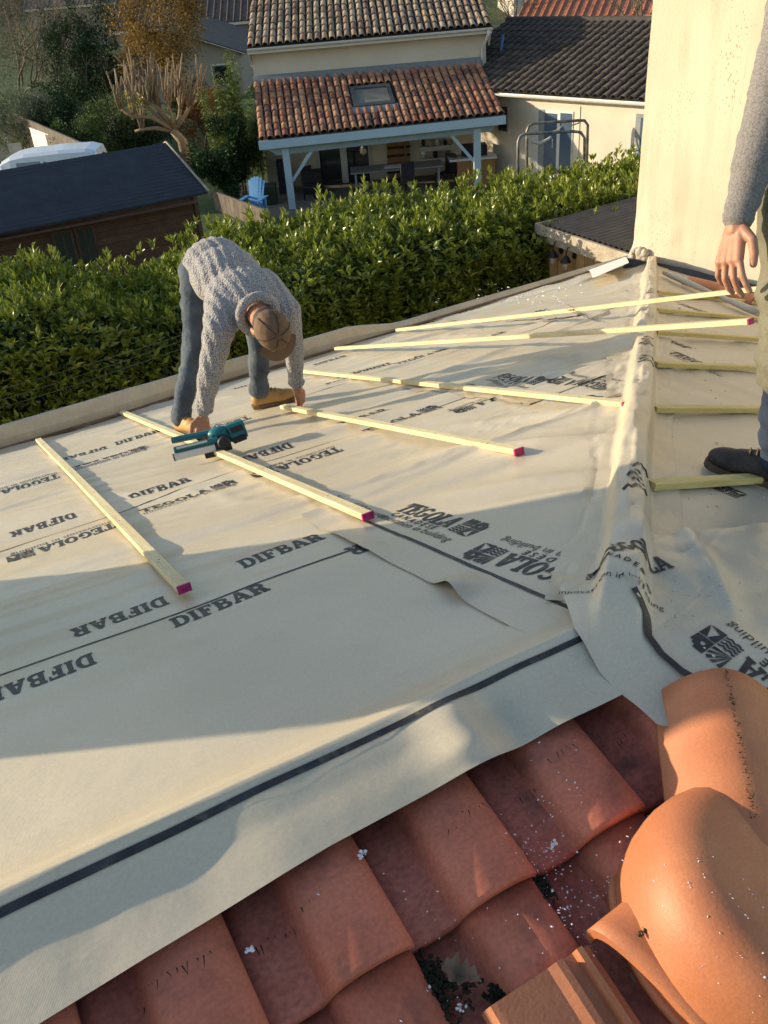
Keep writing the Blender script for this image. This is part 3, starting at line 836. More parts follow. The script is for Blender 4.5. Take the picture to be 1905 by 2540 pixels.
# boarding under the membrane and tiles (three slopes)
b = MB()
def rz(x, y, o): return (x, y, roof_z(x, y) + o)
o = -.075
b.add([rz(-2.95, YR, o), rz(-2.95, 5.6, o), (6.6, 6.75, CZ - K - TS * 6.75 + o), rz(YR, YR, o)], [(0, 3, 2, 1)])
b.add([rz(YR, YR, o), (6.6, 6.6, CZ - K - TS * 6.6 + o), rz(6.35, .2, o), rz(2 * YR - .2, .2, o)], [(0, 3, 2, 1)])
b.add([rz(-2.95, YR, o - .03), rz(YR, YR, o - .03), (YR + 1.9, YR - 1.9, CZ - K - TS * (YR + 1.9) + o - .03), (-2.95, YR - 1.9, CZ - K - TS * (YR + 1.9) + o - .03)], [(0, 3, 2, 1)])
b.build('roof_boarding', M_DECK, house0)

# ---- field tiles on the slope towards the viewer
def tile_mesh():
    pw = .2415; xs_ = [0, .045, .088, .095, .101, .107, .115, .130, .155, .185, .212, .233, .243, .247]
    zs_ = [-.036, -.038, -.036, -.028, -.015, -.001, .010, .020, .0265, .0265, .021, .011, .001, -.006]
    n = len(xs_); ys_ = [0, .012, .2, .41]
    v = []; f = []; sm = []
    zo = lambda y: (.020 if y < .001 else .0245 if y < .02 else .0245 - (y - .012) * .085)
    for side in (0, 1):
        for y in ys_:
            for x, z in zip(xs_, zs_): v.append((x - pw, y, z + zo(y) - (.017 if side else 0)))
    m = len(ys_)
    for s in (0, 1):
        for j in range(m - 1):
            for i in range(n - 1):
                a = s * m * n + j * n + i; q = (a, a + 1, a + n + 1, a + n); f.append(q if not s else q[::-1]); sm.append(True)
    M_ = m * n
    for i in range(n - 1): f.append((i, M_ + i, M_ + i + 1, i + 1)); sm.append(False)
    for i in range(n - 1): a = (m - 1) * n + i; f.append((a + 1, M_ + a + 1, M_ + a, a)); sm.append(False)
    for j in range(m - 1): a = j * n + n - 1; f.append((a, M_ + a, M_ + a + n, a + n)); sm.append(False)
    for j in range(m - 1): a = j * n; f.append((a + n, M_ + a + n, M_ + a, a)); sm.append(False)
    me = bpy.data.meshes.new('tile'); me.from_pydata(v, [], f); me.polygons.foreach_set('use_smooth', sm); me.materials.append(M_TERRA); me.materials.append(M_PAN); me.update()
    for p_ in me.polygons:
        c_ = p_.center
        if c_.x < -.1415 and p_.normal.z > .5: p_.material_index = 1
    return me
TILE = tile_mesh()
dn = math.atan(TS)
for c, yn in ((1, .724), (2, .39), (3, .055)):
    for k in range(-8, 3):
        xr = .826 + k * .2415
        if c == 1 and k > 1: continue
        if c >= 2 and k > 0: continue
        p = Vector((xr + random.uniform(-.004, .004), yn + random.uniform(-.006, .006), CZ - K - TS * (2 * YR - yn) - .004))
        mtx = Matrix.Translation(p) @ Matrix.Rotation(dn, 4, 'X') @ Matrix.Rotation(random.uniform(-.012, .012), 4, 'Z')
        if c == 1: mtx = mtx @ Matrix.Diagonal((1, .74, 1, 1))
        share('tile', TILE, mtx, house0)
# cut field tile lying in front of the junction piece
Ba, Bb = on_t(1198, 2512, .03), on_t(1468, 2334, .03)
dirx = (Bb - Ba).normalized(); wB = (Bb - Ba).length
nT = Vector((0, -TS, 1)).normalized(); dny = nT.cross(dirx).normalized()
prof = [(0, 0), (.01, .012), (.02, .013), (.115, .013), (.13, .020), (.142, .020), (.147, .004), (.165, .004), (.170, .018), (.18, .018), (.186, -.012), (wB - .004, -.016), (wB, -.026)]
v = []
for yy in (0, -.02, -.4):
    for x, z in prof: v.append(Ba + dirx * x - dny * (-yy) + nT * (z + .004))
for yy in (0, -.02, -.4):
    for x, z in prof: v.append(Ba + dirx * x - dny * (-yy) + nT * (z - .012))
n = len(prof); f = []
for s in (0, 1):
    for j in range(2):
        for i in range(n - 1):
            a = s * 3 * n + j * n + i; q = (a, a + n, a + n + 1, a + 1); f.append(q if not s else q[::-1])
for i in range(n - 1): f.append((i, i + 1, 3 * n + i + 1, 3 * n + i))
for j in range(2):
    a = j * n; f.append((a, 3 * n + a, 3 * n + a + n, a + n)); a += n - 1; f.append((a, a + n, 3 * n + a + n, 3 * n + a))
MB().add(v, f).build('cut_tile', M_TERRA2, house0, label='cut ribbed tile in front of the junction piece')

# ---- ridge tiles and the domed junction piece
def arch(a0, a1, b0, b1, h0, h1, name, mat, thick=.014, n=18, m=10, flat=.75, label=None, vee=0):
    """half barrel: feet a0-b0 at one end, a1-b1 at the other, crown heights h0, h1"""
    rows = []
    for sgn in (0, 1):
        for j in range(m + 1):
            q = j / m; A = a0.lerp(a1, q); B = b0.lerp(b1, q); h = h0 + (h1 - h0) * q; c = (A + B) / 2; e = (B - A) / 2
            for i in range(n + 1):
                t = math.pi * i / n; r = 1 - sgn * thick / e.length
                rows.append(c - e * math.cos(t) * r + Vector((0, 0, 1)) * (h - sgn * thick) * ((1 - abs(math.cos(t)) ** vee) if vee else (math.sin(t) ** flat if math.sin(t) > 0 else 0)))
    f = []; sm = []; w = n + 1; M_ = (m + 1) * w
    for s in (0, 1):
        for j in range(m):
            for i in range(n):
                a = s * M_ + j * w + i; q = (a, a + 1, a + w + 1, a + w); f.append(q if s else q[::-1]); sm.append(True)
    for i in range(n): f.append((i, i + 1, M_ + i + 1, M_ + i)); sm.append(False); a = m * w + i; f.append((a + 1, a, M_ + a, M_ + a + 1)); sm.append(False)
    for j in range(m): a = j * w; f.append((a, M_ + a, M_ + a + w, a + w)); sm.append(False); a += n; f.append((a + w, M_ + a + w, M_ + a, a)); sm.append(False)
    mb = MB(); mb.add(rows, f); mb.sm = sm
    return mb.build(name, mat, house0, label=label)
DC = on_t(1888, 2246, .062)                                   # dome centre
E0, E1 = on_t(1619, 1726, .03), on_t(1652, 2030, .03)
ax = (E1 - E0).normalized(); e = Vector((ax.y, -ax.x, 0)).normalized() * -1
if e.dot(RIGHT) < 0: e = -e
E1b = E1 + ax * .16
RIDGE_E = e.copy()
arch(E0, E1b, E0 + e * .245 - Vector((0, 0, .02)), E1b + e * .265 - Vector((0, 0, .02)), .088, .088, 'ridge_tile', M_TERRA2, vee=1.85, label='smooth new ridge tile on the hip')
Ea, Eb = on_t(1450, 2326, .012), on_t(1830, 2730, .0)
to = (DC - (Ea + Eb) / 2); to.z = 0; to = to.normalized() * .26
arch(Ea, Ea + to, Eb, Eb + to, .075, .105, 'ridge_tile', M_TERRA2, flat=.7, label='open ended ridge tile below the domed junction piece')
prof = [(.214, -.10), (.216, -.03), (.2155, .0), (.211, .030), (.202, .055), (.187, .075), (.165, .088), (.140, .0935), (.10, .095), (.05, .0953), (.02, .0954)]
prof_dome = prof
tilt = Vector((.36, -.26, 1)).normalized()
MB().tube([DC - Vector((0, 0, .02)) + tilt.orthogonal().normalized() * 0 + (Matrix.Rotation(6.2831853 * k / 40, 3, tilt) @ tilt.orthogonal().normalized()) * .213 - tilt * .082 for k in range(41)], .0095, 8).build('cap_lip', M_TERRA2, house0)
MB().lathe(DC - Vector((0, 0, .02)), prof, 48, axis=tilt).build('junction_cap', M_TERRA2, house0, label='domed terracotta junction piece where the ridge tiles meet')
b = MB()
for i in range(26):
    t = math.radians(150 + i * 6.0); c = DC + Vector((math.cos(t) * .213, math.sin(t) * .213, -.062 + .012 * math.sin(i * 1.7)))
    r = .011 + .005 * random.random()
    b.lathe(c, [(r * .5, -r), (r, -.3 * r), (r * .9, .4 * r), (r * .3, r)], 7, axis=(random.uniform(-.4, .4), random.uniform(-.4, .4), 1))
b.build('mortar_bead', M_MORTAR, house0, kind='stuff')

# ---- eaves board, far side edge
b = MB(); b2 = MB()
for i in range(60):
    def sec(x):
        y = float(eave_y(x)); z = CZ - K - TS * y
        h = .145 if x < 3.1 else .145 - .10 * min(1, (x - 3.1) / .5)
        k = .012 * math.sin(x * 1.9) + (.012 if .85 < x < 1.2 else 0)
        return [(x, y - .004, z - .03), (x, y + .004 + k * .4, z + h * .5), (x, y + .03 + k, z + h), (x, y + .055 + k, z + h + .008), (x, y + .085, z + h - .01), (x, y + .09, z - .12)]
    x0 = -2.95 + i * 9.75 / 60; x1 = -2.95 + (i + 1) * 9.75 / 60
    A, B = sec(x0), sec(x1)
    for j in range(5): b.add([A[j], A[j + 1], B[j + 1], B[j]], [(3, 2, 1, 0)], True)
    ya, yb = float(eave_y(x0)), float(eave_y(x1)); za, zb = CZ - K - TS * ya, CZ - K - TS * yb
    b2.hexa([(x0, ya - .03, za - .03), (x1, yb - .03, zb - .03), (x1, yb - .006, zb - .03), (x0, ya - .006, za - .03),
             (x0, ya - .03, za + .022), (x1, yb - .03, zb + .022), (x1, yb - .006, zb + .022), (x0, ya - .006, za + .022)])
b.build('eaves_upstand', M_EAVE, house0)
b2.build('eaves_batten', M_EAVE2, house0)

# ---- chimney standing up the slope outside the picture
b = MB(); cxm, cym = -1.44, 3.15; zb = CZ - K - TS * (cym + .5)
ch = thing('chimney', 'rendered chimney stack on the left slope beyond the picture edge', 'chimney', (cxm, cym, zb))
b.wbox((cxm - .275, cym - .48, zb - .1), (cxm + .275, cym + .48, zb + 2.35)); b.build('stack', M_PLASTER_OWN, ch)
MB().wbox((cxm - .29, cym - .5, zb + 2.35), (cxm + .29, cym + .5, zb + 2.43)).build('cap', M_MORTAR, ch)

# ================================================================== plastered house wall on the right
def plaster_mat(name, c1, c2):
    m, n, l, b = nt(name)
    tc = n.new('ShaderNodeTexCoord')
    n1 = n.new('ShaderNodeTexNoise'); n1.inputs['Scale'].default_value = .9; n1.inputs['Detail'].default_value = 3; l.new(tc.outputs['Object'], n1.inputs['Vector'])
    cr = n.new('ShaderNodeValToRGB'); cr.color_ramp.elements[0].position = .35; cr.color_ramp.elements[1].position = .65
    cr.color_ramp.elements[0].color = (*c1, 1); cr.color_ramp.elements[1].color = (*c2, 1); l.new(n1.outputs[0], cr.inputs[0])
    # open pores of the scraped render
    mp = n.new('ShaderNodeMapping'); mp.inputs['Scale'].default_value = (1, 1, .55); l.new(tc.outputs['Object'], mp.inputs[0])
    vo = n.new('ShaderNodeTexVoronoi'); vo.inputs['Scale'].default_value = 42; vo.inputs['Randomness'].default_value = 1.0; l.new(mp.outputs[0], vo.inputs['Vector'])
    n2 = n.new('ShaderNodeTexNoise'); n2.inputs['Scale'].default_value = 2.2; n2.inputs['Detail'].default_value = 4; l.new(mp.outputs[0], n2.inputs['Vector'])
    th = n.new('ShaderNodeMapRange'); th.inputs[1].default_value = .38; th.inputs[2].default_value = .70; th.inputs[3].default_value = -.02; th.inputs[4].default_value = .27
    l.new(n2.outputs[0], th.inputs[0])
    lt = n.new('ShaderNodeMath'); lt.operation = 'LESS_THAN'; l.new(vo.outputs['Distance'], lt.inputs[0]); l.new(th.outputs[0], lt.inputs[1])
    n3 = n.new('ShaderNodeTexNoise'); n3.inputs['Scale'].default_value = 55; n3.inputs['Detail'].default_value = 5; l.new(mp.outputs[0], n3.inputs['Vector'])
    mx = n.new('ShaderNodeMix'); mx.data_type = 'RGBA'; mx.inputs[7].default_value = (.22, .17, .11, 1); l.new(cr.outputs[0], mx.inputs[6])
    sc = n.new('ShaderNodeMath'); sc.operation = 'MULTIPLY'; sc.inputs[1].default_value = .6; l.new(lt.outputs[0], sc.inputs[0]); l.new(sc.outputs[0], mx.inputs[0])
    ms_ = n.new('ShaderNodeMapping'); ms_.inputs['Scale'].default_value = (5, 5, .5); l.new(tc.outputs['Object'], ms_.inputs[0])
    n4 = n.new('ShaderNodeTexNoise'); n4.inputs['Scale'].default_value = 1.4; n4.inputs['Detail'].default_value = 4; l.new(ms_.outputs[0], n4.inputs['Vector'])
    r4 = n.new('ShaderNodeMapRange'); r4.inputs[1].default_value = .5; r4.inputs[2].default_value = .75; r4.inputs[4].default_value = .4; l.new(n4.outputs[0], r4.inputs[0])
    mx4 = n.new('ShaderNodeMix'); mx4.data_type = 'RGBA'; mx4.inputs[7].default_value = (.36, .31, .23, 1); l.new(r4.outputs[0], mx4.inputs[0]); l.new(mx.outputs[2], mx4.inputs[6])
    l.new(mx4.outputs[2], b.inputs['Base Color']); b.inputs['Roughness'].default_value = .92; b.inputs['Specular IOR Level'].default_value = .2
    h = n.new('ShaderNodeMath'); h.operation = 'MULTIPLY_ADD'; h.inputs[1].default_value = -1.3; l.new(lt.outputs[0], h.inputs[0]); l.new(n3.outputs[0], h.inputs[2])
    bp = n.new('ShaderNodeBump'); bp.inputs['Strength'].default_value = .55; bp.inputs['Distance'].default_value = .006; l.new(h.outputs[0], bp.inputs['Height']); l.new(bp.outputs[0], b.inputs['Normal'])
    return m
M_WALLP = plaster_mat('scraped_render', (.47, .42, .32), (.565, .505, .39))
M_FLASH = pm('lead_flashing', (.045, .045, .05), rough=.55, var=.4, scale=12, bump=.5, bscale=18, bdist=.01)
WC = on_r(1568, 640); wz = WC.z
q = at_z(1883, 712, wz)
wd = (q - WC); wd.z = 0; wd.normalize(); wn_ = Vector((-wd.y, wd.x, 0)); wn_ = wn_ if wn_.dot(CAM - WC) < 0 else -wn_     # away from us
nb = thing('plastered_house', 'tall cream plastered house wall standing against the right roof slope', 'house', (WC.x, WC.y, 0))
b = MB(); L = 8.0; DEP = 6.0
nu, nz = 60, 70
P = np.zeros((nz, nu, 3))
top = wz + 6.0
for i, z in enumerate(np.concatenate([np.linspace(wz - .02, wz + .5, 30), np.linspace(wz + .55, top, 40)])):
    for j, u in enumerate(np.concatenate([np.linspace(0, .6, 20), np.linspace(.65, L, 40)])):
        k = .010 * vnoise(u * 7, z * 7) + .006 * vnoise(u * 2.0 + 4, z * 1.3)
        fl = .035 * math.exp(-((z - wz) / .10) ** 2) * (1 + 1.5 * float(vnoise(u * 5, 3))) + .05 * math.exp(-((z - wz - .02) / .09) ** 2 - (u / .13) ** 2)
        p = WC + wd * u - wn_ * (float(k) + fl); P[i, j] = (p.x, p.y, z)
b.grid(P, flip=False)
b.build('front_wall', M_WALLP, nb)
b = MB()
c0 = WC + wn_ * .012; p1 = WC + wd * L + wn_ * .012
b.prism([(c0.x, c0.y, 0), (p1.x, p1.y, 0), (p1.x + wn_.x * DEP, p1.y + wn_.y * DEP, 0), (c0.x + wn_.x * DEP, c0.y + wn_.y * DEP, 0)], (0, 0, top - .01))
b.build('wall', M_WALLP, nb)
b = MB()
for i in range(14):
    u = .02 + random.random() * .16; r = random.uniform(.02, .05)
    c = WC + wd * u - wn_ * random.uniform(.02, .06) + Vector((0, 0, random.uniform(-.05, .10)))
    b.lathe(c, [(r * .4, -r * 1.1), (r, -.4 * r), (r * .95, .5 * r), (r * .3, 1.1 * r)], 8, axis=(random.uniform(-.5, .5), random.uniform(-.5, .5), 1))
b.build('mortar_lump', M_MORTAR, nb, kind='stuff')
b = MB()
for i in range(26):
    u = i * .13; a = WC + wd * u - wn_ * .05; c = WC + wd * (u + .13) - wn_ * .05
    o1 = .02 * float(vnoise(u * 4, 2)); o2 = .02 * float(vnoise((u + .13) * 4, 2))
    w = .15 + .5 * min(u, 2.4) * .05
    b.quad((a.x, a.y, wz + .03 + o1), (c.x, c.y, wz + .03 + o2), (c.x - wn_.x * w, c.y - wn_.y * w, wz - .015 - o2 - .10), (a.x - wn_.x * w, a.y - wn_.y * w, wz - .015 - o1 - .10))
b.build('flashing', M_FLASH, nb)
# rolled sheet edge at the foot of the wall and a few old tiles left there
pts = [on_r(1648 + i * 26, 676 + i * 11.2, .05) for i in range(10)]
MB().tube(pts, [.022 + .006 * math.sin(i) for i in range(10)], 10).build('membrane_roll', M_MEM2, label='rolled up membrane edge along the foot of the plastered wall', cat='membrane')
for i, (px, py, lb) in enumerate(((1750, 702, 'orange roof tile left at the foot of the wall behind the hand'), (1830, 728, 'orange roof tile left at the foot of the wall beside the trouser leg'))):
    a = on_r(px, py, .06); d = wd * .17; w_ = -wn_ * .10
    rows = []
    mb = MB()
    Pg = np.zeros((9, 2, 3))
    for s in range(9):
        t = math.pi * s / 8
        for k in range(2):
            c = a + d * (k * 2 - 1) + wn_ * (.10 * math.cos(t)) + Vector((0, 0, .045 * math.sin(t) - .03)); Pg[s, k] = c
    mb.grid(Pg); mb.grid(Pg + np.array([0, 0, -.014]), flip=True)
    mb.build('roof_tile', M_TERRA2, label=lb, cat='tile', group='old tiles by the wall')

# ================================================================== timber lean-to behind the corner
M_GREYWOOD = pm('weathered_timber', (.33, .28, .21), rough=.85, col2=(.47, .41, .32), scale=5, stretch=(1, 1, 1), fine=.2, fscale=50, dirt=(.16, .12, .08), dscale=9, dlo=.62, dhi=.75)
M_PLANK = pm('oiled_plank', (.36, .21, .09), rough=.65, col2=(.47, .29, .13), scale=6, fine=.2, fscale=70, rnd=.14)
M_CORR = pm('corrugated_sheet', (.085, .075, .07), rough=.55, col2=(.12, .11, .10), scale=4, fine=.1, fscale=80, metal=.2)
LC = at_y(1334, 556, 8.9); lz = LC.z
lt_ = thing('timber_shelter', 'weathered timber shelter with corrugated roof beyond the wall corner', 'shelter', (LC.x, LC.y, 0))
Lr = 2.6; Wd = 3.4
fas = MB()
fas.beam((LC.x, LC.y, lz - .055), (LC.x + .04, LC.y - Lr, lz - .075), .045, .11); fas.build('fascia_board', M_GREYWOOD, lt_)
fas = MB(); fas.beam((LC.x + .05, LC.y + .02, lz - .16), (LC.x + .09, LC.y - Lr, lz - .185), .06, .085); fas.build('fascia_board', M_GREYWOOD, lt_)
fas = MB(); fas.beam((LC.x, LC.y + .04, lz - .05), (LC.x + Wd, LC.y + .04, lz - .05), .04, .10); fas.build('fascia_board', M_GREYWOOD, lt_)
b = MB(); nw = 230
Pg = np.zeros((nw, 2, 3))
for i in range(nw):
    yy = LC.y - .02 - i * (Lr - .02) / (nw - 1)
    for k in range(2):
        Pg[i, k] = (LC.x + .02 + k * Wd, yy, lz + .012 + .013 * math.sin(i * 6.2831853 / 8) + k * .10)
b.grid(Pg, flip=False); b.build('corrugated_roof', M_CORR, lt_)
MB().lathe((LC.x - .0235, LC.y - 1.62, lz - .07), [(.0, 0), (.028, 0), (.028, .004), (.0, .004)], 14, axis=(-1, 0, 0)).build('pipe_hole', M_DECK, lt_)
px0 = LC.x + .12
for i in range(13):
    yy = LC.y - .10 - i * .165
    MB().wbox((px0 + .004 * (i % 2), yy - .155, .0), (px0 + .03, yy, lz - .2)).build('plank', M_PLANK, lt_)
for yy in (LC.y - .06, LC.y - 2.3):
    MB().wbox((px0 + .03, yy - .05, 0), (px0 + .13, yy + .05, lz - .2)).build('post', M_PLANK, lt_)
M_BLACK = pm('black_metal', (.02, .02, .022), rough=.4, var=.3, metal=.4)
m, n_, l_, b_ = nt('lantern_glass'); b_.inputs['Base Color'].default_value = (.75, .68, .55, 1); b_.inputs['Roughness'].default_value = .12; b_.inputs['Transmission Weight'].default_value = .6; M_LGLASS = m
def lantern(y, dz, label):
    base = Vector((px0 - .005, y, lz - .26 + dz))
    t = thing('wall_lantern', label, 'lantern', base, 'lanterns on the timber shelter')
    MB().lathe(base, [(.035, 0), (.035, .012), (.02, .016)], 12, axis=(-1, 0, 0)).build('wall_plate', M_BLACK, t)
    pts = [base + Vector((-.012, 0, .0)), base + Vector((-.02, 0, .08)), base + Vector((-.06, 0, .125)), base + Vector((-.11, 0, .12)), base + Vector((-.13, 0, .07)), base + Vector((-.13, 0, .03))]
    MB().tube(pts, .007, 7).build('bracket', M_BLACK, t)
    c = base + Vector((-.13, 0, -.03))
    MB().lathe(c, [(.012, .06), (.03, .05), (.055, .0), (.068, -.012), (.066, -.016)][::-1], 16).build('shade', M_BLACK, t)
    MB().lathe(c + Vector((0, 0, -.10)), [(.018, -.02), (.034, 0), (.04, .04), (.038, .084)], 14).build('glass', M_LGLASS, t)
lantern(LC.y - .33, -.02, 'black shed lantern with clear glass, nearer the shelter corner')
lantern(LC.y - .58, -.03, 'black lantern bracket beside the first lantern, seen half behind it')
# ================================================================== ground
M_GRASS = pm('lawn', (.045, .075, .018), rough=.95, col2=(.075, .11, .028), scale=1.5, fine=.35, fscale=25, dirt=(.11, .08, .04), dscale=.5, dlo=.58, dhi=.72, bump=.6, bscale=30, bdist=.04)
M_PATIO = pm('patio', (.16, .145, .125), rough=.9, var=.2, scale=2, fine=.15, fscale=12)
b = MB(); P = np.zeros((60, 60, 3))
gx = np.linspace(-160, 260, 60); gy = np.linspace(-40, 420, 60)
for i, y in enumerate(gy):
    for j, x in enumerate(gx): P[i, j] = (x, y, 0 if y < 60 else min(16.0, (y - 60) * .055))
b.grid(P, flip=False).build('ground', M_GRASS, kind='structure', world=True)
a, c = uvw(-4.2, 27.6, .006), uvw(12, 27.6, .006); d, e_ = uvw(12, 33, .006), uvw(-4.2, 33, .006)
MB().quad(a, c, d, e_).build('patio', M_PATIO, kind='structure', world=True)

# ================================================================== leaves
def leaf_cloud(pts, nrm, length, width, rng, spread=.6, fold=.25, tint=None):
    """five-point folded leaves; pts (n,3) bases, nrm (n,3) main growth directions"""
    n = len(pts)
    d = nrm + rng.normal(0, spread, (n, 3)); d /= np.linalg.norm(d, axis=1)[:, None] + 1e-9
    up = rng.normal(0, .5, (n, 3)) + [0, 0, 1.0]
    s = np.cross(d, up); s /= np.linalg.norm(s, axis=1)[:, None] + 1e-9
    f = np.cross(s, d)
    L = (length * rng.uniform(.65, 1.2, n))[:, None]; W = (width * rng.uniform(.7, 1.2, n))[:, None]
    base = pts; tip = pts + d * L - f * L * .12; mid = pts + d * L * .5
    l_ = mid + s * W * .5 + f * W * fold; r_ = mid - s * W * .5 + f * W * fold
    Vv = np.stack([base, r_, tip, l_, mid], 1).reshape(-1, 3)
    k = np.arange(n)[:, None] * 5
    Fq = np.concatenate([k + [[0, 1, 2, 4]], k + [[0, 4, 2, 3]]], 0)
    t = rng.random(n) if tint is None else tint
    return Vv, Fq, np.repeat(t, 5)

def foliage(name, clouds, mat, parent=None, **kw):
    vs = []; fs = []; ts = []; o = 0
    for Vv, Fq, t in clouds:
        vs.append(Vv); fs.append(Fq + o); ts.append(t); o += len(Vv)
    ob = mesh_np(name, np.concatenate(vs), np.concatenate(fs), mat, parent, **kw)
    at = ob.data.attributes.new('tint', 'FLOAT', 'POINT'); at.data.foreach_set('value', np.concatenate(ts).astype(np.float32))
    return ob

M_LAUREL = leafmat('laurel_leaf', (.070, .118, .015), (.245, .29, .036), (.42, .24, .02), rough=.32, spec=.55, transl=.22)
M_TWIG = pm('twig_bark', (.10, .075, .05), rough=.95, var=.35, scale=14, fine=.25, fscale=60)
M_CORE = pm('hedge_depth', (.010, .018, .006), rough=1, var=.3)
rng = np.random.default_rng(3)
HX0, HX1, HF, HB = -2.2, 13.5, 8.75, 11.3
def hedge_top(x):
    return CZ + np.interp(x, [-2, .97, 2.28, 3.67, 6.24, 10.45, 13], [-2.75, -2.85, -3.18, -2.98, -2.98, -3.20, -3.25]) + .14 * vnoise(np.asarray(x) * 1.6, 4.2) + .10 * vnoise(np.asarray(x) * 5, 1.1)
hedge = thing('laurel_hedge', 'long clipped laurel hedge of glossy leaves running behind the eaves', 'hedge', ((HX0 + HX1) / 2, 10, 0))
def front_bulge(x, z): return .22 * vnoise(x * 1.3, z * 1.5) + .14 * vnoise(x * 4 + 7, z * 4)
n1 = 42000
x = rng.uniform(HX0, HX1, n1); tt = hedge_top(x); z = tt - rng.beta(1.0, 1.5, n1) * 2.9
y = HF + front_bulge(x, z) + rng.exponential(.07, n1) + .35 * np.clip((z - (tt - .45)) / .45, 0, 1) ** 2
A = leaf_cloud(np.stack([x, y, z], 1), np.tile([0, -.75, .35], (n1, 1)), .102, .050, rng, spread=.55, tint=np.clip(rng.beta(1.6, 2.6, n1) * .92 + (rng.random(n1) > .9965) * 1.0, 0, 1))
n2 = 29000
x = rng.uniform(HX0, HX1, n2); y = HF + .3 + rng.random(n2) ** .9 * (HB - HF - .3); z = hedge_top(x) + .10 * vnoise(x * 2.2 + 9, y * 2.2) + .07 * vnoise(x * 6, y * 6) - rng.exponential(.06, n2) - .3 * np.clip((y - HB + .4) / .4, 0, 1) ** 2
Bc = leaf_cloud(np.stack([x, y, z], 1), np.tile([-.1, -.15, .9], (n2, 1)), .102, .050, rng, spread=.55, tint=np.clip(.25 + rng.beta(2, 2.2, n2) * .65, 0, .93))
# upright shoots along the top
n3 = 1700
sx = rng.uniform(HX0, HX1, n3); sy = HF + .2 + rng.random(n3) * (HB - HF - .2); sz = hedge_top(sx) + .16 * vnoise(sx * 2.2 + 9, sy * 2.2)
sh_h = rng.uniform(.03, .22, n3) * rng.uniform(.3, 1, n3)
pp = []; nn = []
for k in range(9):
    q = k / 8; a = k * 2.4 + rng.random(n3) * 6
    pp.append(np.stack([sx + .012 * np.cos(a), sy + .012 * np.sin(a), sz + sh_h * q], 1)); nn.append(np.stack([np.cos(a) * (.75 - .45 * q), np.sin(a) * (.75 - .45 * q), np.full(n3, .55 + .7 * q)], 1))
pp = np.concatenate(pp); nn = np.concatenate(nn)
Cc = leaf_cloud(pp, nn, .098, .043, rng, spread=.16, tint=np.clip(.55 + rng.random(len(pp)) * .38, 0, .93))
# shoots on the face
n4 = 2200
sx = rng.uniform(HX0, HX1, n4); tt = hedge_top(sx); sz = tt - rng.beta(1, 1.3, n4) * 2.6 - .05; sy = HF + front_bulge(sx, sz) - .03
pp = []; nn = []
for k in range(7):
    q = k / 6; a = k * 2.4 + rng.random(n4) * 6
    pp.append(np.stack([sx, sy - .03 * q, sz + .07 * q], 1)); nn.append(np.stack([np.cos(a) * .7, -.35 + np.sin(a) * .5, np.full(n4, .25 + .6 * q)], 1))
pp = np.concatenate(pp); nn = np.concatenate(nn)
Dc = leaf_cloud(pp, nn, .105, .045, rng, spread=.15, tint=np.clip(.35 + rng.random(len(pp)) * .5, 0, .92))
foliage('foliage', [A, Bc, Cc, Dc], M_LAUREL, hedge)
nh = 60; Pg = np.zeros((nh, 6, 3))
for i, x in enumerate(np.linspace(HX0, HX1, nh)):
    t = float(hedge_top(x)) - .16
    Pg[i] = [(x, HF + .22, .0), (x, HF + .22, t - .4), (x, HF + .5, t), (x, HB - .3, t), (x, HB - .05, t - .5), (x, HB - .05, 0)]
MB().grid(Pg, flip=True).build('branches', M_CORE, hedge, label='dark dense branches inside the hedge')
# thin wires stretched in front of the hedge
M_WIRE = pm('wire', (.10, .13, .10), rough=.5, metal=.5)
for i, (pa, pb) in enumerate((((0, 1005), (460, 850)), ((0, 985), (440, 838)), ((0, 958), (465, 815)))):
    a = at_y(*pa, 8.1); c = at_y(*pb, 8.1); a = a + (a - c) * .4; c = c + (c - a) * .5
    pts = [a.lerp(c, k / 12) - Vector((0, 0, .05 * math.sin(math.pi * k / 12))) for k in range(13)]
    MB().tube(pts, .0026, 5).build('stretched_wire', M_WIRE, label=('lowest thin wire stretched in front of the hedge', 'middle thin wire stretched in front of the hedge', 'highest thin wire stretched in front of the hedge')[i], cat='wire', group='wires in front of the hedge')

# ================================================================== garden shed
M_SHROOF = pm('bitumen_shingle', (.022, .026, .034), rough=.85, col2=(.034, .039, .050), scale=3, fine=.22, fscale=45, bump=.3, bscale=70)
M_LOG = pm('brown_log', (.085, .040, .022), rough=.75, col2=(.125, .062, .034), scale=4, fine=.2, fscale=40, rnd=.12)
M_BARGE = pm('pale_bargeboard', (.35, .31, .26), rough=.8, var=.2)
def glass_mat(name, col, rough=.06):
    m, n, l, b = nt(name); b.inputs['Base Color'].default_value = (*col, 1); b.inputs['Roughness'].default_value = rough; b.inputs['Specular IOR Level'].default_value = .9
    return m
M_DGLASS = glass_mat('dark_glass', (.02, .025, .03))
M_BGLASS = glass_mat('blue_glass', (.07, .11, .17), .12)
e0 = at_z(0, 577, 2.1); e1 = at_z(515, 475, 2.1)
yr_ = e0.y * 1.103; r0 = at_y(0, 421, yr_); r1 = at_y(410, 354, yr_)
shed = thing('garden_shed', 'long brown log shed with dark shingle roof behind the hedge', 'shed', (3, 23, 0))
dxy = (e1 - e0).normalized(); e0 = e0 - dxy * 2.5; r0 = r0 - dxy * 2.5
b = MB(); th = Vector((0, 0, -.05))
back0 = r0 + (r0 - e0); back0.z = e0.z; back1 = r1 + (r1 - e1); back1.z = e1.z
b.hexa([e0 + th, e1 + th, r1 + th, r0 + th, e0, e1, r1, r0])
b.hexa([r0 + th, r1 + th, back1 + th, back0 + th, r0, r1, back1, back0])
roof_s = b.build('roof', M_SHROOF, shed)
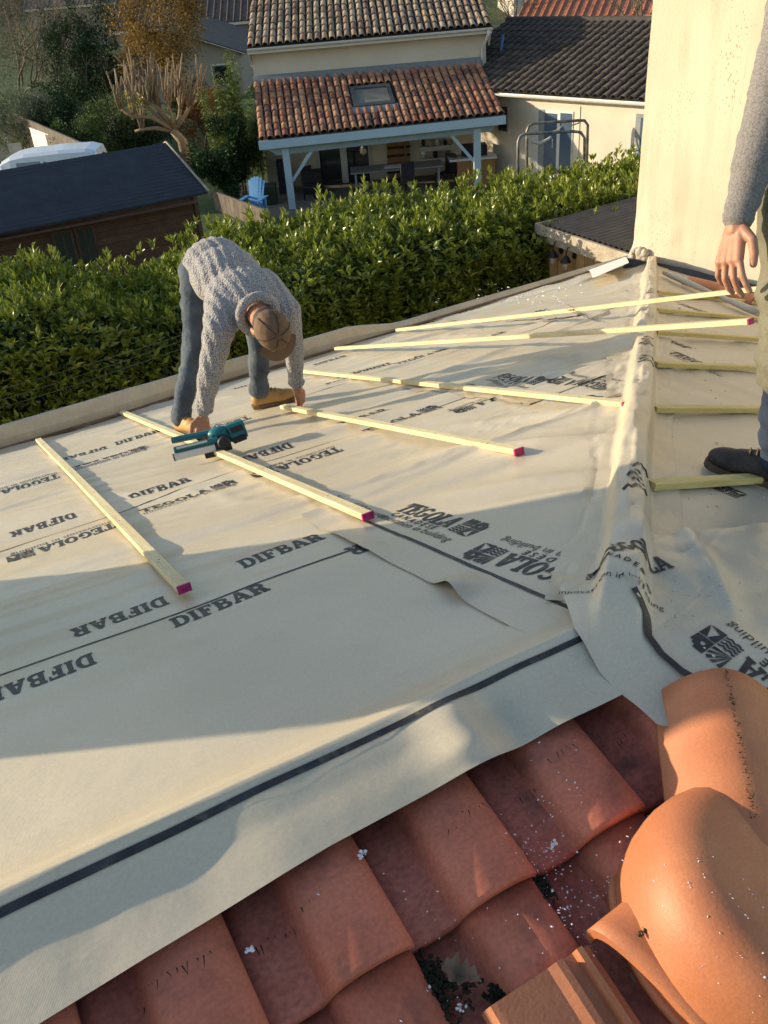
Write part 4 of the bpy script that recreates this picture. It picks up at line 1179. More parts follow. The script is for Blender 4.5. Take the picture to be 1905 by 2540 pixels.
# shingle courses as raised butt edges
b = MB(); nrow = 16
for i in range(1, nrow):
    q = i / nrow; A0 = e0.lerp(r0, q); A1 = e1.lerp(r1, q); up_ = Vector((0, 0, .006)); bk = (r0 - e0).normalized() * .02
    b.add([A0, A1, A1 + up_, A0 + up_, A0 + up_ * .2 + bk * 5, A1 + up_ * .2 + bk * 5], [(0, 1, 2, 3), (3, 2, 5, 4)])
b.build('shingle_courses', M_SHROOF, shed, kind='stuff')
MB().beam(e1 + Vector((.02, -.03, -.03)), r1 + Vector((.02, 0, -.02)), .03, .13).build('bargeboard', M_BARGE, shed)
MB().beam(back1 + Vector((.02, 0, -.03)), r1 + Vector((.02, 0, -.02)), .03, .13).build('bargeboard', M_BARGE, shed)
fy = e0.y + .32; x0, x1 = e0.x + .2, e1.x - .35
for i in range(14):
    z0 = .05 + i * .145; MB().wbox((x0, fy + .008 * (i % 2), z0), (x1, fy + .07, z0 + .138)).build('log', M_LOG, shed)
for i in range(14):
    z0 = .05 + i * .145; MB().wbox((x1 - .06, fy + .08, z0), (x1 + .008 * (i % 2), back1.y - .4, z0 + .138)).build('log', M_LOG, shed)
MB().wbox((x1 - .02, fy - .05, 0), (x1 + .07, fy - .004, 2.05)).build('corner_post', M_LOG, shed)
MB().wbox((x0, e0.y + .05, 1.93), (x1, fy - .06, 1.97)).build('soffit', M_LOG, shed)
wc0, wc1 = at_y(127, 582, fy), at_y(250, 615, fy)
for i in range(2):
    xa = wc0.x + i * (wc1.x - wc0.x) / 2; xb = xa + (wc1.x - wc0.x) / 2 - .05
    w_ = MB().wbox((xa, fy - .03, wc1.z - .35), (xb, fy - .006, wc0.z + .05)).build('window', M_LOG, shed)
    MB().wbox((xa + .05, fy - .036, wc1.z - .3), (xa + (xb - xa) / 2 - .015, fy - .031, wc0.z)).build('pane', M_DGLASS, w_)
    MB().wbox((xa + (xb - xa) / 2 + .015, fy - .036, wc1.z - .3), (xb - .05, fy - .031, wc0.z)).build('pane', M_DGLASS, w_)
# boundary fence from the shed towards the patio
M_FENCE = pm('grey_fence', (.085, .072, .058), rough=.9, col2=(.14, .12, .095), scale=5, fine=.2, fscale=40, rnd=.15)
def fence(p0, p1, h, label, nb=14, mat=None, gapw=.015, lean=0):
    p0 = Vector((p0.x, p0.y, 0)); p1 = Vector((p1.x, p1.y, 0)); d = (p1 - p0); L = d.length; d.normalize()
    t = thing('garden_fence', label, 'fence', p0)
    for i in range(nb):
        a = p0 + d * (L * i / nb); c = p0 + d * (L * (i + 1) / nb - gapw)
        MB().beam(a + Vector((0, 0, h / 2)), c + Vector((0, 0, h / 2)), .025, h - .04 + .02 * ((i * 7) % 3)).build('board', mat or M_FENCE, t)
    s = Vector((-d.y, d.x, 0)) * .03
    for q in (.15, .85): MB().beam(p0 + s + Vector((0, 0, h * q)), p1 + s + Vector((0, 0, h * q)), .03, .07).build('rail', mat or M_FENCE, t)
    MB().beam(p0 + Vector((0, 0, h)), p1 + Vector((0, 0, h)), .07, .03).build('cap_rail', mat or M_FENCE, t)
    return t
fence(at_z(528, 474, .6), at_z(655, 520, .6), .6, 'low grey board fence between the shed and the blue chair', 12)
fence(at_z(28, 279, 1.75), at_z(272, 385, 1.75), 1.75, 'weathered board fence behind the white van', 22)
M_WHITEP = pm('white_paint', (.66, .65, .62), rough=.5, var=.1)
t0, t1 = at_z(83, 308, 1.55), at_z(146, 330, 1.55)
fence(t0 + Vector((-.25, -.45, 0)), t1 + Vector((-.25, -.45, 0)), 1.5, 'white slatted panel leaning on the board fence', 8, M_WHITEP, .03)
M_PANEL = pm('plywood_panel', (.38, .33, .27), rough=.8, col2=(.48, .43, .36), scale=3, rnd=.15)
for i, (px, py, w, h, lb) in enumerate(((14, 318, 1.5, 1.0, 'large pale board leaning at the end of the fence'), (8, 350, .7, .8, 'pale upright board leaning below the large board'), (30, 345, .5, .5, 'small pale square board beside the fence end'), (40, 375, .55, .9, 'pale narrow board standing left of the van'))):
    p = at_z(px, py, .75 - i * .05); c = p
    MB().box((c.x, c.y, h / 2 + (.7 if i in (0, 2) else .0)), U, V, (0, .12, 1), w / 2, .02, h / 2).build('leaning_board', M_PANEL, label=lb, cat='board', group='boards stored by the fence')
# lean-to behind the boards
# ================================================================== white van
M_VAN = pm('van_paint', (.60, .65, .72), rough=.3, var=.04, spec=.5, coat=.3)
M_TYRE = pm('tyre', (.02, .02, .02), rough=.9)
van = thing('parked_van', 'white panel van parked behind the dark shed roof', 'van', (0, 0, 0))
vt0 = at_z(40, 378, 2.0); vt1 = at_z(245, 360, 2.0)
vd = (vt1 - vt0); vd.z = 0; vl = vd.length; vd.normalize(); vs_ = Vector((-vd.y, vd.x, 0))
vo = Vector((vt0.x, vt0.y, 0)); van.location = vo; ORG[van.name] = vo
def vp(a, s, z): return vo + vd * a + vs_ * s + Vector((0, 0, z))
W = .85
sec = [(-2.1, .45, .75), (-1.95, .5, 1.02), (-1.25, .55, 1.15), (-.35, .66, 1.85), (-.05, .70, 1.96), (.4, .72, 2.02), (1.5, .74, 2.05), (vl - .3, .72, 2.03), (vl, .68, 1.95), (vl + .06, .66, 1.7)]
Pg = np.zeros((len(sec), 9, 3))
for i, (a, tw, top_) in enumerate(sec):
    prof_ = [(W, .35), (W + .02, .8), (W, min(1.1, top_)), (tw + .03, top_ - .08), (tw - .12, top_), (-tw + .12, top_), (-tw - .03, top_ - .08), (-W, min(1.1, top_)), (-W, .35)]
    for j, (s, z) in enumerate(prof_): Pg[i, j] = vp(a, -s, z)
b = MB().grid(Pg, smooth=False, flip=True); b.add([Pg[-1, j] for j in range(9)], [tuple(range(9))]); b.add([Pg[0, j] for j in range(9)], [tuple(range(9))[::-1]])
b.build('body', M_VAN, van)
MB().quad(vp(-1.2, -.6, 1.2), vp(-1.2, .6, 1.2), vp(-.4, .58, 1.84), vp(-.4, -.58, 1.84)).build('windscreen', M_DGLASS, van)
for a0, a1 in ((.15, .9), (1.0, 2.0), (2.1, vl - .3)):
    MB().quad(vp(a0, -W - .012, 1.22), vp(a1, -W - .012, 1.22), vp(a1, -.775, 1.80), vp(a0, -.775, 1.80)).build('side_window', M_BGLASS, van)
for a in (-1.4, vl - .7):
    for s in (-1, 1):
        w_ = MB().lathe(vp(a, s * .8, .32), [(.1, -.1), (.32, -.1), (.32, .1), (.1, .1)], 18, axis=vs_).build('wheel', M_TYRE, van)
# ================================================================== the neighbour's house
M_CREAM = pm('cream_render', (.62, .55, .45), rough=.92, var=.06, scale=1.2, fine=.05, fscale=60, bump=.25, bscale=80)
M_ROOFU = pm('canal_tile_pale', (.38, .31, .24), rough=.85, col2=(.52, .44, .35), scale=5, fine=.2, fscale=30, rnd_ramp=[(.45, .36, .34), (.8, .66, .55), (1.0, .95, .85), (.95, .78, .62), (.55, .5, .5)], dirt=(.10, .085, .075), dscale=6, dlo=.55, dhi=.78)
M_ROOFP = pm('canal_tile_red', (.34, .195, .13), rough=.8, col2=(.46, .285, .195), scale=5, fine=.2, fscale=30, rnd_ramp=[(.40, .33, .36), (.75, .62, .6), (1.0, .85, .7), (1.15, 1.05, .85), (.8, .52, .42), (.5, .42, .46)], dirt=(.12, .07, .06), dscale=6, dlo=.55, dhi=.78)
M_ROOFD = pm('canal_tile_dark', (.055, .045, .040), rough=.9, col2=(.095, .078, .066), scale=5, fine=.25, fscale=30, rnd=.25)
M_CHAN = pm('channel_tile', (.045, .033, .028), rough=.95, var=.3, scale=6)
M_BLUEP = pm('pale_blue_paint', (.40, .52, .60), rough=.6, var=.06, scale=3)
M_BLUEP2 = pm('grey_blue_paint', (.27, .34, .38), rough=.65, var=.08, scale=3)
M_WHITE = pm('white_pvc', (.62, .62, .60), rough=.45, var=.06)
M_DOORW = pm('oak_door', (.26, .13, .05), rough=.6, col2=(.34, .18, .075), scale=5, stretch=(3, 3, .4), fine=.15)
M_GREY = pm('grey_paint', (.22, .235, .25), rough=.6, var=.1)
M_DARK = pm('dark_fabric', (.018, .018, .022), rough=.8, var=.3)

def canal_mesh(mat, r0=.095, r1=.075, L=.46, n=7):
    v = []; f = []
    for k, (y, r) in enumerate(((0, r0), (L, r1))):
        for i in range(n + 1):
            t = math.pi * i / n; v.append((-math.cos(t) * r, y, math.sin(t) * r * .85))
    for k, (y, r) in enumerate(((0, r0), (L, r1))):
        for i in range(n + 1):
            t = math.pi * i / n; v.append((-math.cos(t) * (r - .014), y, math.sin(t) * (r - .014) * .85 - .002))
    w = n + 1
    for i in range(n):
        f.append((i + 1, i, w + i, w + i + 1)); f.append((2 * w + i, 2 * w + i + 1, 3 * w + i + 1, 3 * w + i)); f.append((i, i + 1, 2 * w + i + 1, 2 * w + i))
    me = bpy.data.meshes.new('tile'); me.from_pydata(v, [], f); me.polygons.foreach_set('use_smooth', [j % 3 != 2 for j in range(len(f))]); me.materials.append(mat); me.update()
    return me

def tile_field(parent, c00, c10, c01, c11, ncol, nrow, mesh, limit=300, skip=None, mat_chan=M_CHAN, extra=None):
    """canal tiles over the patch eave c00-c10, ridge c01-c11; columns run up the slope"""
    def pt(s, t): return (c00.lerp(c10, s)).lerp(c01.lerp(c11, s), t)
    cnt = 0; ex = []
    for r in range(nrow):
        for c in range(ncol):
            s = (c + .5) / ncol; t = r / nrow
            if skip and skip(s, t + .5 / nrow): continue
            p = pt(s, t); q = pt(s, t + 1.0 / nrow); d = (q - p).normalized(); sx = (pt(min(1, s + .01), t) - pt(max(0, s - .01), t)).normalized(); n_ = sx.cross(d).normalized()
            sx = d.cross(n_)
            mt = Matrix((sx, d, n_)).transposed().to_4x4()
            mt = Matrix.Translation(p + n_ * (.03 + random.uniform(-.006, .006)) - d * .03) @ mt @ Matrix.Rotation(random.uniform(-.03, .03), 4, 'Z') @ Matrix.Rotation(-.035, 4, 'X')
            if cnt < limit: share('tile', mesh, mt, parent); cnt += 1
            else: ex.append(mt)
    if ex:
        mb = MB()
        vs = [v.co.copy() for v in mesh.vertices]; fs = [tuple(p.vertices) for p in mesh.polygons]
        for mt in ex: mb.add([mt @ v for v in vs], fs, True)
        mb.build('more_tiles', mesh.materials[0], parent, kind='stuff')
    # channels between the cover tiles
    m_ = ncol * 6 + 1; Pg = np.zeros((m_, 2, 3)); n_ = (c10 - c00).cross(c01 - c00).normalized()
    for i in range(m_):
        s = i / (m_ - 1)
        for k in range(2): Pg[i, k] = pt(s, k) + n_ * (.015 * math.cos(s * ncol * 6.2831853) - .01)
    MB().grid(Pg, flip=False).build('channel_tiles', mat_chan, parent)

VP_ = 28.5; RUN = .1136 * VP_
pe0, pe1 = at_v(642, 347, VP_), at_v(1252, 282, VP_)
pf0, pf1 = at_v(629, 206, VP_ + RUN), at_v(1191, 158, VP_ + RUN)
VW = VP_ + RUN + .05
ue0, ue1 = at_v(612, 117, VW - .45), at_v(1220, 63, VW - .45)
nh = thing('neighbour_house', 'cream two storey house with tiled porch roof across the hedge', 'house', (pe0.x, pe0.y, 0))
# walls: main body
w0 = at_v(640, 290, VW); w1 = at_v(1206, 240, VW)
u0, u1 = to_uv(w0)[0] + .05, to_uv(w1)[0]
uz = (ue0.z + ue1.z) / 2 - .1
DEPH = 8.5
b = MB(); b.prism([uvw(u0, VW, 0), uvw(u1, VW, 0), uvw(u1, VW + DEPH, 0), uvw(u0, VW + DEPH, 0)], (0, 0, uz)); b.build('wall', M_CREAM, nh)
# upper roof: two slopes
RU = 4.4
ur0 = ue0 + V * RU + Vector((0, 0, RU * .31)); ur1 = ue1 + V * RU + Vector((0, 0, RU * .31))
tile_field(nh, ue0, ue1, ur0, ur1, 33, 9, canal_mesh(M_ROOFU, .10, .08, .58))
ub0, ub1 = ue0 + V * (2 * RU), ue1 + V * (2 * RU)
b = MB(); b.quad(ur0, ur1, ub1, ub0); b.build('back_slope', M_ROOFU, nh)
b = MB(); c_ = Vector((0, 0, -.09)); b.hexa([ue0 + c_, ue1 + c_, ur1 + c_, ur0 + c_, ue0 + c_ * .3, ue1 + c_ * .3, ur1 + c_ * .3, ur0 + c_ * .3]); b.build('roof_deck', M_CHAN, nh)
for a_, s_ in ((ue0, ur0), (ue1, ur1)): b = MB(); b.prism([a_ + c_, s_ + c_, a_ + V * 2 * RU + c_, a_ + V * 2 * RU + Vector((0, 0, -.6)), a_ + V * .5 + Vector((0, 0, -.6))], U * (.05 if a_ is ue0 else -.05)); b.build('gable', M_CREAM, nh)
# gutter and downpipe
def gutter(p0, p1, parent, r=.075, mat=None):
    d = (p1 - p0).normalized(); s = Vector((0, 0, 1)).cross(d).normalized(); Pg = np.zeros((2, 9, 3)); Pi = np.zeros((2, 9, 3))
    for k, p in enumerate((p0, p1)):
        for i in range(9):
            t = math.pi + math.pi * i / 8
            Pg[k, i] = p + s * (math.cos(t) * r) + Vector((0, 0, math.sin(t) * r)); Pi[k, i] = p + s * (math.cos(t) * (r - .012)) + Vector((0, 0, math.sin(t) * (r - .012)))
    mb = MB().grid(Pg); mb.grid(Pi, flip=True); return mb.build('gutter', mat or M_WHITE, parent)
gutter(ue0 - V * .09 + Vector((0, 0, -.05)), ue1 - V * .09 + Vector((0, 0, -.05)), nh)
b = MB(); c_ = Vector((0, 0, -.13)); b.beam(ue0 + c_, ue1 + c_, .03, .16); b.build('fascia_board', M_WHITE, nh)
e = ue1 - V * .09 + Vector((0, 0, -.1)) - U * .12
g1 = uvw(u1 - .12, VW - .09, e.z - .55)
MB().tube([e, e - Vector((0, 0, .12)), g1, g1 - Vector((0, 0, 1.15))], .05, 10).build('downpipe', M_WHITE, nh)
# chimney stub
cp = at_v(1148, 22, VW + 1.6); MB().lathe((cp.x, cp.y, cp.z - .15), [(.13, 0), (.12, .25), (.16, .28), (.16, .34), (.05, .36)], 14).build('roof_vent', M_ROOFU, nh)
# lead flashing strip on the porch roof top
b = MB(); b.hexa([pf0 - V * .25 + Vector((0, 0, -.06)), pf1 - V * .25 + Vector((0, 0, -.06)), pf1 + V * .03 + Vector((0, 0, -.06)), pf0 + V * .03 + Vector((0, 0, -.06)),
                  pf0 - V * .25 + Vector((0, 0, .03)), pf1 - V * .25 + Vector((0, 0, .03)), pf1 + V * .03 + Vector((0, 0, .20)), pf0 + V * .03 + Vector((0, 0, .20))]); b.build('flashing', M_GREY, nh)
# porch roof
sk = [(.405, .18), (.565, .62)]
tile_field(nh, pe0, pe1, pf0 - V * .15, pf1 - V * .15, 32, 9, canal_mesh(M_ROOFP, .105, .085, .50), skip=lambda s, t: .405 < s < .585 and .30 < t < .80)
b = MB(); c1 = Vector((0, 0, -.12)); c2 = Vector((0, 0, -.05)); b.hexa([pe0 + c1, pe1 + c1, pf1 + c1, pf0 + c1, pe0 + c2, pe1 + c2, pf1 + c2, pf0 + c2]); b.build('porch_deck', M_GREY, nh)
# skylight in the porch roof
def ppt(s, t, o=0.0):
    n_ = (pe1 - pe0).cross(pf0 - pe0).normalized(); return (pe0.lerp(pe1, s)).lerp(pf0.lerp(pf1, s), t) + n_ * o
s0, s1, t0_, t1_ = .408, .580, .33, .70
M_SKYF = pm('dark_grey_frame', (.06, .068, .075), rough=.5)
sky = MB()
fr = .018; frt = .05
for (a0, a1, b0, b1) in ((s0, s1, t0_, t0_ + frt), (s0, s1, t1_ - frt, t1_), (s0, s0 + fr, t0_ + frt, t1_ - frt), (s1 - fr, s1, t0_ + frt, t1_ - frt)):
    sky.hexa([ppt(a0, b0, -.02), ppt(a1, b0, -.02), ppt(a1, b1, -.02), ppt(a0, b1, -.02), ppt(a0, b0, .13), ppt(a1, b0, .13), ppt(a1, b1, .13), ppt(a0, b1, .13)])
skf = sky.build('skylight', M_SKYF, nh, label='grey framed skylight')
M_SKYL = glass_mat('skylight_glass', (.20, .20, .17), .2)
MB().hexa([ppt(s0 + fr, t0_ + frt, .05), ppt(s1 - fr, t0_ + frt, .05), ppt(s1 - fr, t1_ - frt, .05), ppt(s0 + fr, t1_ - frt, .05), ppt(s0 + fr, t0_ + frt, .09), ppt(s1 - fr, t0_ + frt, .09), ppt(s1 - fr, t1_ - frt, .09), ppt(s0 + fr, t1_ - frt, .09)]).build('pane', M_SKYL, skf)
MB().hexa([ppt(s0 - .01, .24, .03), ppt(s1 + .01, .24, .03), ppt(s1 + .01, .335, .05), ppt(s0 - .01, .335, .05), ppt(s0 - .01, .24, .06), ppt(s1 + .01, .24, .06), ppt(s1 + .01, .335, .10), ppt(s0 - .01, .335, .10)]).build('apron', M_GREY, skf)
# porch timber
c_ = Vector((0, 0, -.16)) - V * .05
b = MB(); b.beam(pe0 + c_ - U * .02, pe1 + c_ + U * .03, .04, .24); b.build('fascia_board', M_BLUEP, nh)
bz = (pe0.z + pe1.z) / 2 - .42
pu0, pu1 = to_uv(pe0)[0], to_uv(pe1)[0]
b = MB(); a0 = uvw(pu0 + .1, VP_ + .25, pe0.z - .36); a1 = uvw(pu1 - .1, VP_ + .25, pe1.z - .36)
s_ = Vector((0, 0, .14)); b.hexa([a0 + U * .35 - s_ - V * .09, a1 - U * .3 - s_ - V * .09, a1 - U * .3 - s_ + V * .09, a0 + U * .35 - s_ + V * .09, a0 + s_ - V * .09, a1 + s_ - V * .09, a1 + s_ + V * .09, a0 + s_ + V * .09]); b.build('beam', M_BLUEP2, nh)
for (px, side) in ((714, 1), (1184, -1)):
    u_ = to_uv(at_v(px, 420, VP_ + .25))[0]
    ztop = pe0.z + (pe1.z - pe0.z) * ((u_ - pu0) / (pu1 - pu0)) - .36
    MB().box(uvw(u_, VP_ + .25, ztop / 2), U, V, (0, 0, 1), .105, .10, ztop / 2).build('post', M_BLUEP, nh)
    MB().beam(uvw(u_ + side * .1, VP_ + .25, ztop - .95), uvw(u_ + side * .80, VP_ + .25, ztop - .12), .09, .10, up=V).build('brace', M_BLUEP, nh)
# back wall of the porch: doors, window, shelves
VB = VW - .02
def wall_box(x0, y0, x1, y1, name, mat, parent, v0=VB, dep=.05):
    a, c = at_v(x0, y0, v0), at_v(x1, y1, v0); ua, ub = to_uv(a)[0], to_uv(c)[0]; za, zb_ = c.z, a.z
    return MB().box(uvw((ua + ub) / 2, v0 - dep / 2, (za + zb_) / 2), U, V, (0, 0, 1), abs(ub - ua) / 2, dep / 2, abs(zb_ - za) / 2).build(name, mat, parent)
gd = wall_box(786, 362, 924, 478, 'sliding_door', M_WHITE, nh)
wall_box(790, 365, 852, 474, 'pane', M_DGLASS, gd, VB - .052, .01); wall_box(858, 362, 920, 470, 'pane', M_DGLASS, gd, VB - .052, .01)
wd_ = wall_box(958, 335, 1020, 455, 'door', M_DOORW, nh)
for k in range(5): wall_box(960, 345 + k * 20, 1018, 346.5 + k * 20, 'board_joint', M_CHAN, wd_, VB - .051, .006)
wall_box(1003, 356, 1008, 388, 'door_sign', pm('green_plate', (.12, .25, .16), rough=.5), wd_, VB - .052, .02)
for yy in (362, 392): wall_box(1040, yy, 1130, yy + 4, 'shelf', M_WHITE, nh, VB - .005, .28)

def on_pl(px, py, p0, nrm):
    d = ray(px, py); return CAM + d * ((p0 - CAM).dot(nrm) / d.dot(nrm))
# things under the porch
def crate(name, x0, y0, x1, y1, v, dep, mat, label, cat, z0=None, group=None):
    a, c = at_v(x0, y0, v), at_v(x1, y1, v); ua, ub = to_uv(a)[0], to_uv(c)[0]
    zl_ = c.z if z0 is None else z0
    return MB().beam(uvw(ua, v + dep / 2, (a.z + zl_) / 2), uvw(ub, v + dep / 2, (a.z + zl_) / 2), dep, a.z - zl_, bevel=.02).build(name, mat, label=label, cat=cat, **({'group': group} if group else {}))
t = thing('dining_table', 'long grey table under the porch with papers on it', 'table', uvw(1.0, VP_ + 1.4, 0))
ta, tb = to_uv(at_v(870, 430, VP_ + 1.2))[0], to_uv(at_v(1098, 415, VP_ + 1.2))[0]
MB().beam(uvw(ta, VP_ + 1.4, .74), uvw(tb, VP_ + 1.4, .74), 1.0, .04, bevel=.01).build('table_top', pm('table_grey', (.20, .21, .22), rough=.45), t)
for u_ in (ta + .15, tb - .15):
    for v_ in (VP_ + 1.0, VP_ + 1.8): MB().box(uvw(u_, v_, .36), U, V, (0, 0, 1), .03, .03, .36).build('leg', M_GREY, t)
MB().box(uvw((ta + tb) / 2 - .1, VP_ + 1.4, .77), U, V, (0, 0, 1), .28, .2, .008).build('paper_stack', M_WHITE, label='white papers lying on the porch table', cat='papers')
t = thing('kitchen_unit', 'outdoor kitchen unit with wooden front beside the right porch post', 'cabinet', uvw(3.7, VP_ + 1.6, 0))
ka, kb = to_uv(at_v(1135, 410, VP_ + 1.0))[0], to_uv(at_v(1182, 410, VP_ + 1.0))[0]
MB().wbox((0, 0, 0), (1, 1, 1)).v
MB().box(uvw((ka + kb) / 2 + .3, VP_ + 1.4, .42), U, V, (0, 0, 1), (kb - ka) / 2 + .3, .4, .42).build('cabinet_body', M_DOORW, t)
MB().box(uvw((ka + kb) / 2 + .2, VP_ + 1.4, .87), U, V, (0, 0, 1), (kb - ka) / 2 + .45, .46, .03).build('worktop', M_WHITE, t)
MB().box(uvw((ka + kb) / 2 + .3, VP_ + 1.5, 1.05), U, V, (0, 0, 1), .38, .25, .16).build('plancha_grill', M_DARK, label='black covered grill on the outdoor kitchen worktop', cat='grill')
def garden_chair(u_, v_, a, mat, label):
    o_ = uvw(u_, v_, 0); t = thing('garden_chair', label, 'chair', o_, 'chairs under the porch')
    c, s = math.cos(a), math.sin(a); X_ = Vector((c, s, 0)); Y_ = Vector((-s, c, 0))
    MB().box(o_ + Vector((0, 0, .44)), X_, Y_, (0, 0, 1), .25, .25, .02).build('seat', mat, t)
    MB().box(o_ + Y_ * .25 + Vector((0, 0, .74)), X_, Y_ * 1.0 + Vector((0, 0, .0)), (0, 0, 1), .25, .02, .28).build('backrest', mat, t)
    for i in (-1, 1):
        for j in (-1, 1): MB().beam(o_ + X_ * .22 * i + Y_ * .22 * j, o_ + X_ * .22 * i + Y_ * .22 * j + Vector((0, 0, .43)), .03, .03, up=X_).build('leg', M_BLACK, t)
garden_chair(to_uv(at_v(775, 440, VP_ + 1.2))[0], VP_ + 1.1, .4, M_DARK, 'black garden chair left of the porch table')
garden_chair(to_uv(at_v(1000, 440, VP_ + .9))[0], VP_ + .75, 3.2, M_DARK, 'black garden chair at the near side of the porch table')
garden_chair(to_uv(at_v(1105, 440, VP_ + 1.3))[0], VP_ + 1.3, -1.4, M_DARK, 'black garden chair at the right end of the porch table')
crate('storage_cabinet', 684, 402, 730, 500, VP_ + 2.3, .5, M_DARK, 'tall black cabinet against the porch wall behind the left post', 'cabinet', .01)
crate('grill_trolley', 752, 428, 800, 470, VP_ + 1.9, .5, M_DARK, 'black covered trolley beside the sliding door', 'trolley', .01)
crate('plastic_barrel', 652, 462, 688, 510, VP_ + .9, .5, pm('dark_green_plastic', (.02, .035, .025), rough=.5), 'dark barrel beside the blue chair', 'barrel', .01)
for i, px in enumerate((1050, 1068, 1086, 1104, 1120)):
    p = at_v(px, 361, VB - .18); MB().lathe((p.x, p.y, p.z), [(.05, 0), (.06, .08), (.055, .16), (.03, .19)], 10).build('shelf_pot', (M_BLACK, M_LGLASS, M_WHITE, M_DARK, M_PLANK)[i], label=('black pot at the left end of the upper porch shelf', 'glass jar second on the upper porch shelf', 'white pot in the middle of the upper porch shelf', 'dark pot fourth on the upper porch shelf', 'brown pot at the right end of the upper porch shelf')[i], cat='pot', group='pots on the porch shelves')
for i, px in enumerate((1052, 1080, 1112)):
    p = at_v(px, 391, VB - .18); MB().lathe((p.x, p.y, p.z), [(.06, 0), (.08, .06), (.085, .2), (.06, .22)], 10).build('shelf_pot', (M_WHITE, M_BLACK, M_GREY)[i], label=('white pot on the lower porch shelf', 'black pot in the middle of the lower porch shelf', 'grey pot at the right end of the lower porch shelf')[i], cat='pot', group='pots on the porch shelves')
p = at_v(900, 362, VP_ + 1.0)
MB().lathe((p.x, p.y, p.z - .28), [(.02, 0), (.10, .06), (.11, .16), (.06, .26), (.02, .28)], 12).build('hanging_lamp', M_LGLASS, label='pale lantern hanging from the porch ceiling', cat='lamp')
# blue armchair on the lawn
M_BLUEC = pm('blue_plastic', (.10, .29, .55), rough=.45, var=.06)
cv = VP_ - .6; cu = to_uv(at_v(625, 470, cv))[0]; bo = uvw(cu, cv, 0)
t = thing('adirondack_chair', 'bright blue slatted garden armchair left of the porch', 'chair', bo)
ca = -.35; X_ = U * math.cos(ca) + V * math.sin(ca); Y_ = -U * math.sin(ca) + V * math.cos(ca)
def cp(a, b_, z): return bo + (X_ * a + Y_ * b_ + Vector((0, 0, z))) * .86
for i in range(6):
    s = (i - 2.5) * .095; hh = 1.30 - .018 * (i - 2.5) ** 2
    MB().beam(cp(s * .8, .16, .42), cp(s * 1.15, .46, hh + .02), .082, .02, up=Y_).build('back_slat', M_BLUEC, t)
for i in range(5): MB().beam(cp(-.27, -.32 + i * .11, .48 - i * .022), cp(.27, -.32 + i * .11, .48 - i * .022), .09, .02).build('seat_slat', M_BLUEC, t)
for s in (-1, 1):
    MB().beam(cp(s * .36, -.40, .70), cp(s * .36, .34, .70), .13, .025).build('armrest', M_BLUEC, t)
    MB().beam(cp(s * .33, -.33, 0), cp(s * .33, -.33, .69), .05, .09, up=Y_).build('leg', M_BLUEC, t)
    MB().beam(cp(s * .30, .30, 0), cp(s * .30, .30, .69), .05, .09, up=Y_).build('leg', M_BLUEC, t)
    MB().beam(cp(s * .28, -.36, .44), cp(s * .28, .42, .16), .03, .10).build('side_rail', M_BLUEC, t)

# ================================================================== the low wing on the right
ZG = 2.75
ga, gb = at_z(1228, 226, ZG), at_z(1640, 252, ZG)
gd_ = (gb - ga).normalized(); gn = Vector((-gd_.y, gd_.x, 0)); gn = gn if gn.dot(V) > 0 or gn.dot(U) > 0 else -gn
if gn.dot(Vector((1, 0, 0))) < 0: gn = -gn
rg = thing('low_house_wing', 'low cream house wing with dark tiled roof right of the porch', 'house', (ga.x, ga.y, 0))
ga0 = ga - gd_ * 3.2; gb0 = gb + gd_ * 2.2
RW = 4.4
ra, rb = ga0 + gn * RW + Vector((0, 0, RW * .33)), gb0 + gn * RW + Vector((0, 0, RW * .33))
tile_field(rg, ga0, gb0, ra, rb, int((gb0 - ga0).length / .29), 11, canal_mesh(M_ROOFD, .11, .085, .52), limit=300)
MB().quad(ra, rb, gb0 + gn * 2 * RW, ga0 + gn * 2 * RW).build('back_slope', M_ROOFD, rg)
Pr = [ra.lerp(rb, k / 20) + Vector((0, 0, .05)) for k in range(21)]
MB().tube(Pr, .11, 8).build('ridge_tiles', M_ROOFD, rg)
gutter(ga0 - gn * .10 + Vector((0, 0, -.04)), gb0 - gn * .10 + Vector((0, 0, -.04)), rg, .085)
wa, wb = ga0 + gn * .35, gb0 + gn * .35
b = MB(); b.prism([(wa.x, wa.y, 0), (wb.x, wb.y, 0), (wb.x + gn.x * 8, wb.y + gn.y * 8, 0), (wa.x + gn.x * 8, wa.y + gn.y * 8, 0)], (0, 0, ZG - .02)); b.build('wall', M_CREAM, rg)
b = MB(); b.hexa([ga0 - Vector((0, 0, .09)), gb0 - Vector((0, 0, .09)), wb - Vector((0, 0, .09)), wa - Vector((0, 0, .09)), ga0 - Vector((0, 0, .06)), gb0 - Vector((0, 0, .06)), wb - Vector((0, 0, .06)), wa - Vector((0, 0, .06))]); b.build('soffit', M_WHITE, rg)
M_CREAM2 = pm('pale_surround', (.60, .55, .47), rough=.9, var=.05)
def fac(x0, y0, x1, y1, name, mat, parent, out=.0, dep=.04):
    p = on_pl(x0, y0, wa - gn * out, gn); q = on_pl(x1, y1, wa - gn * out, gn)
    return MB().hexa([(p.x, p.y, q.z), (q.x, q.y, q.z), (q.x + gn.x * dep, q.y + gn.y * dep, q.z), (p.x + gn.x * dep, p.y + gn.y * dep, q.z),
                      (p.x, p.y, p.z), (q.x, q.y, p.z), (q.x + gn.x * dep, q.y + gn.y * dep, p.z), (p.x + gn.x * dep, p.y + gn.y * dep, p.z)]).build(name, mat, parent)
sr = fac(1318, 255, 1432, 430, 'window_surround', M_CREAM2, rg, .02, .03)
fd = fac(1334, 270, 1416, 430, 'french_door', M_WHITE, rg, .045, .03)
for x0, x1 in ((1350, 1377), (1390, 1413)): fac(x0, 280, x1, 430, 'pane', M_BGLASS, fd, .055, .012)
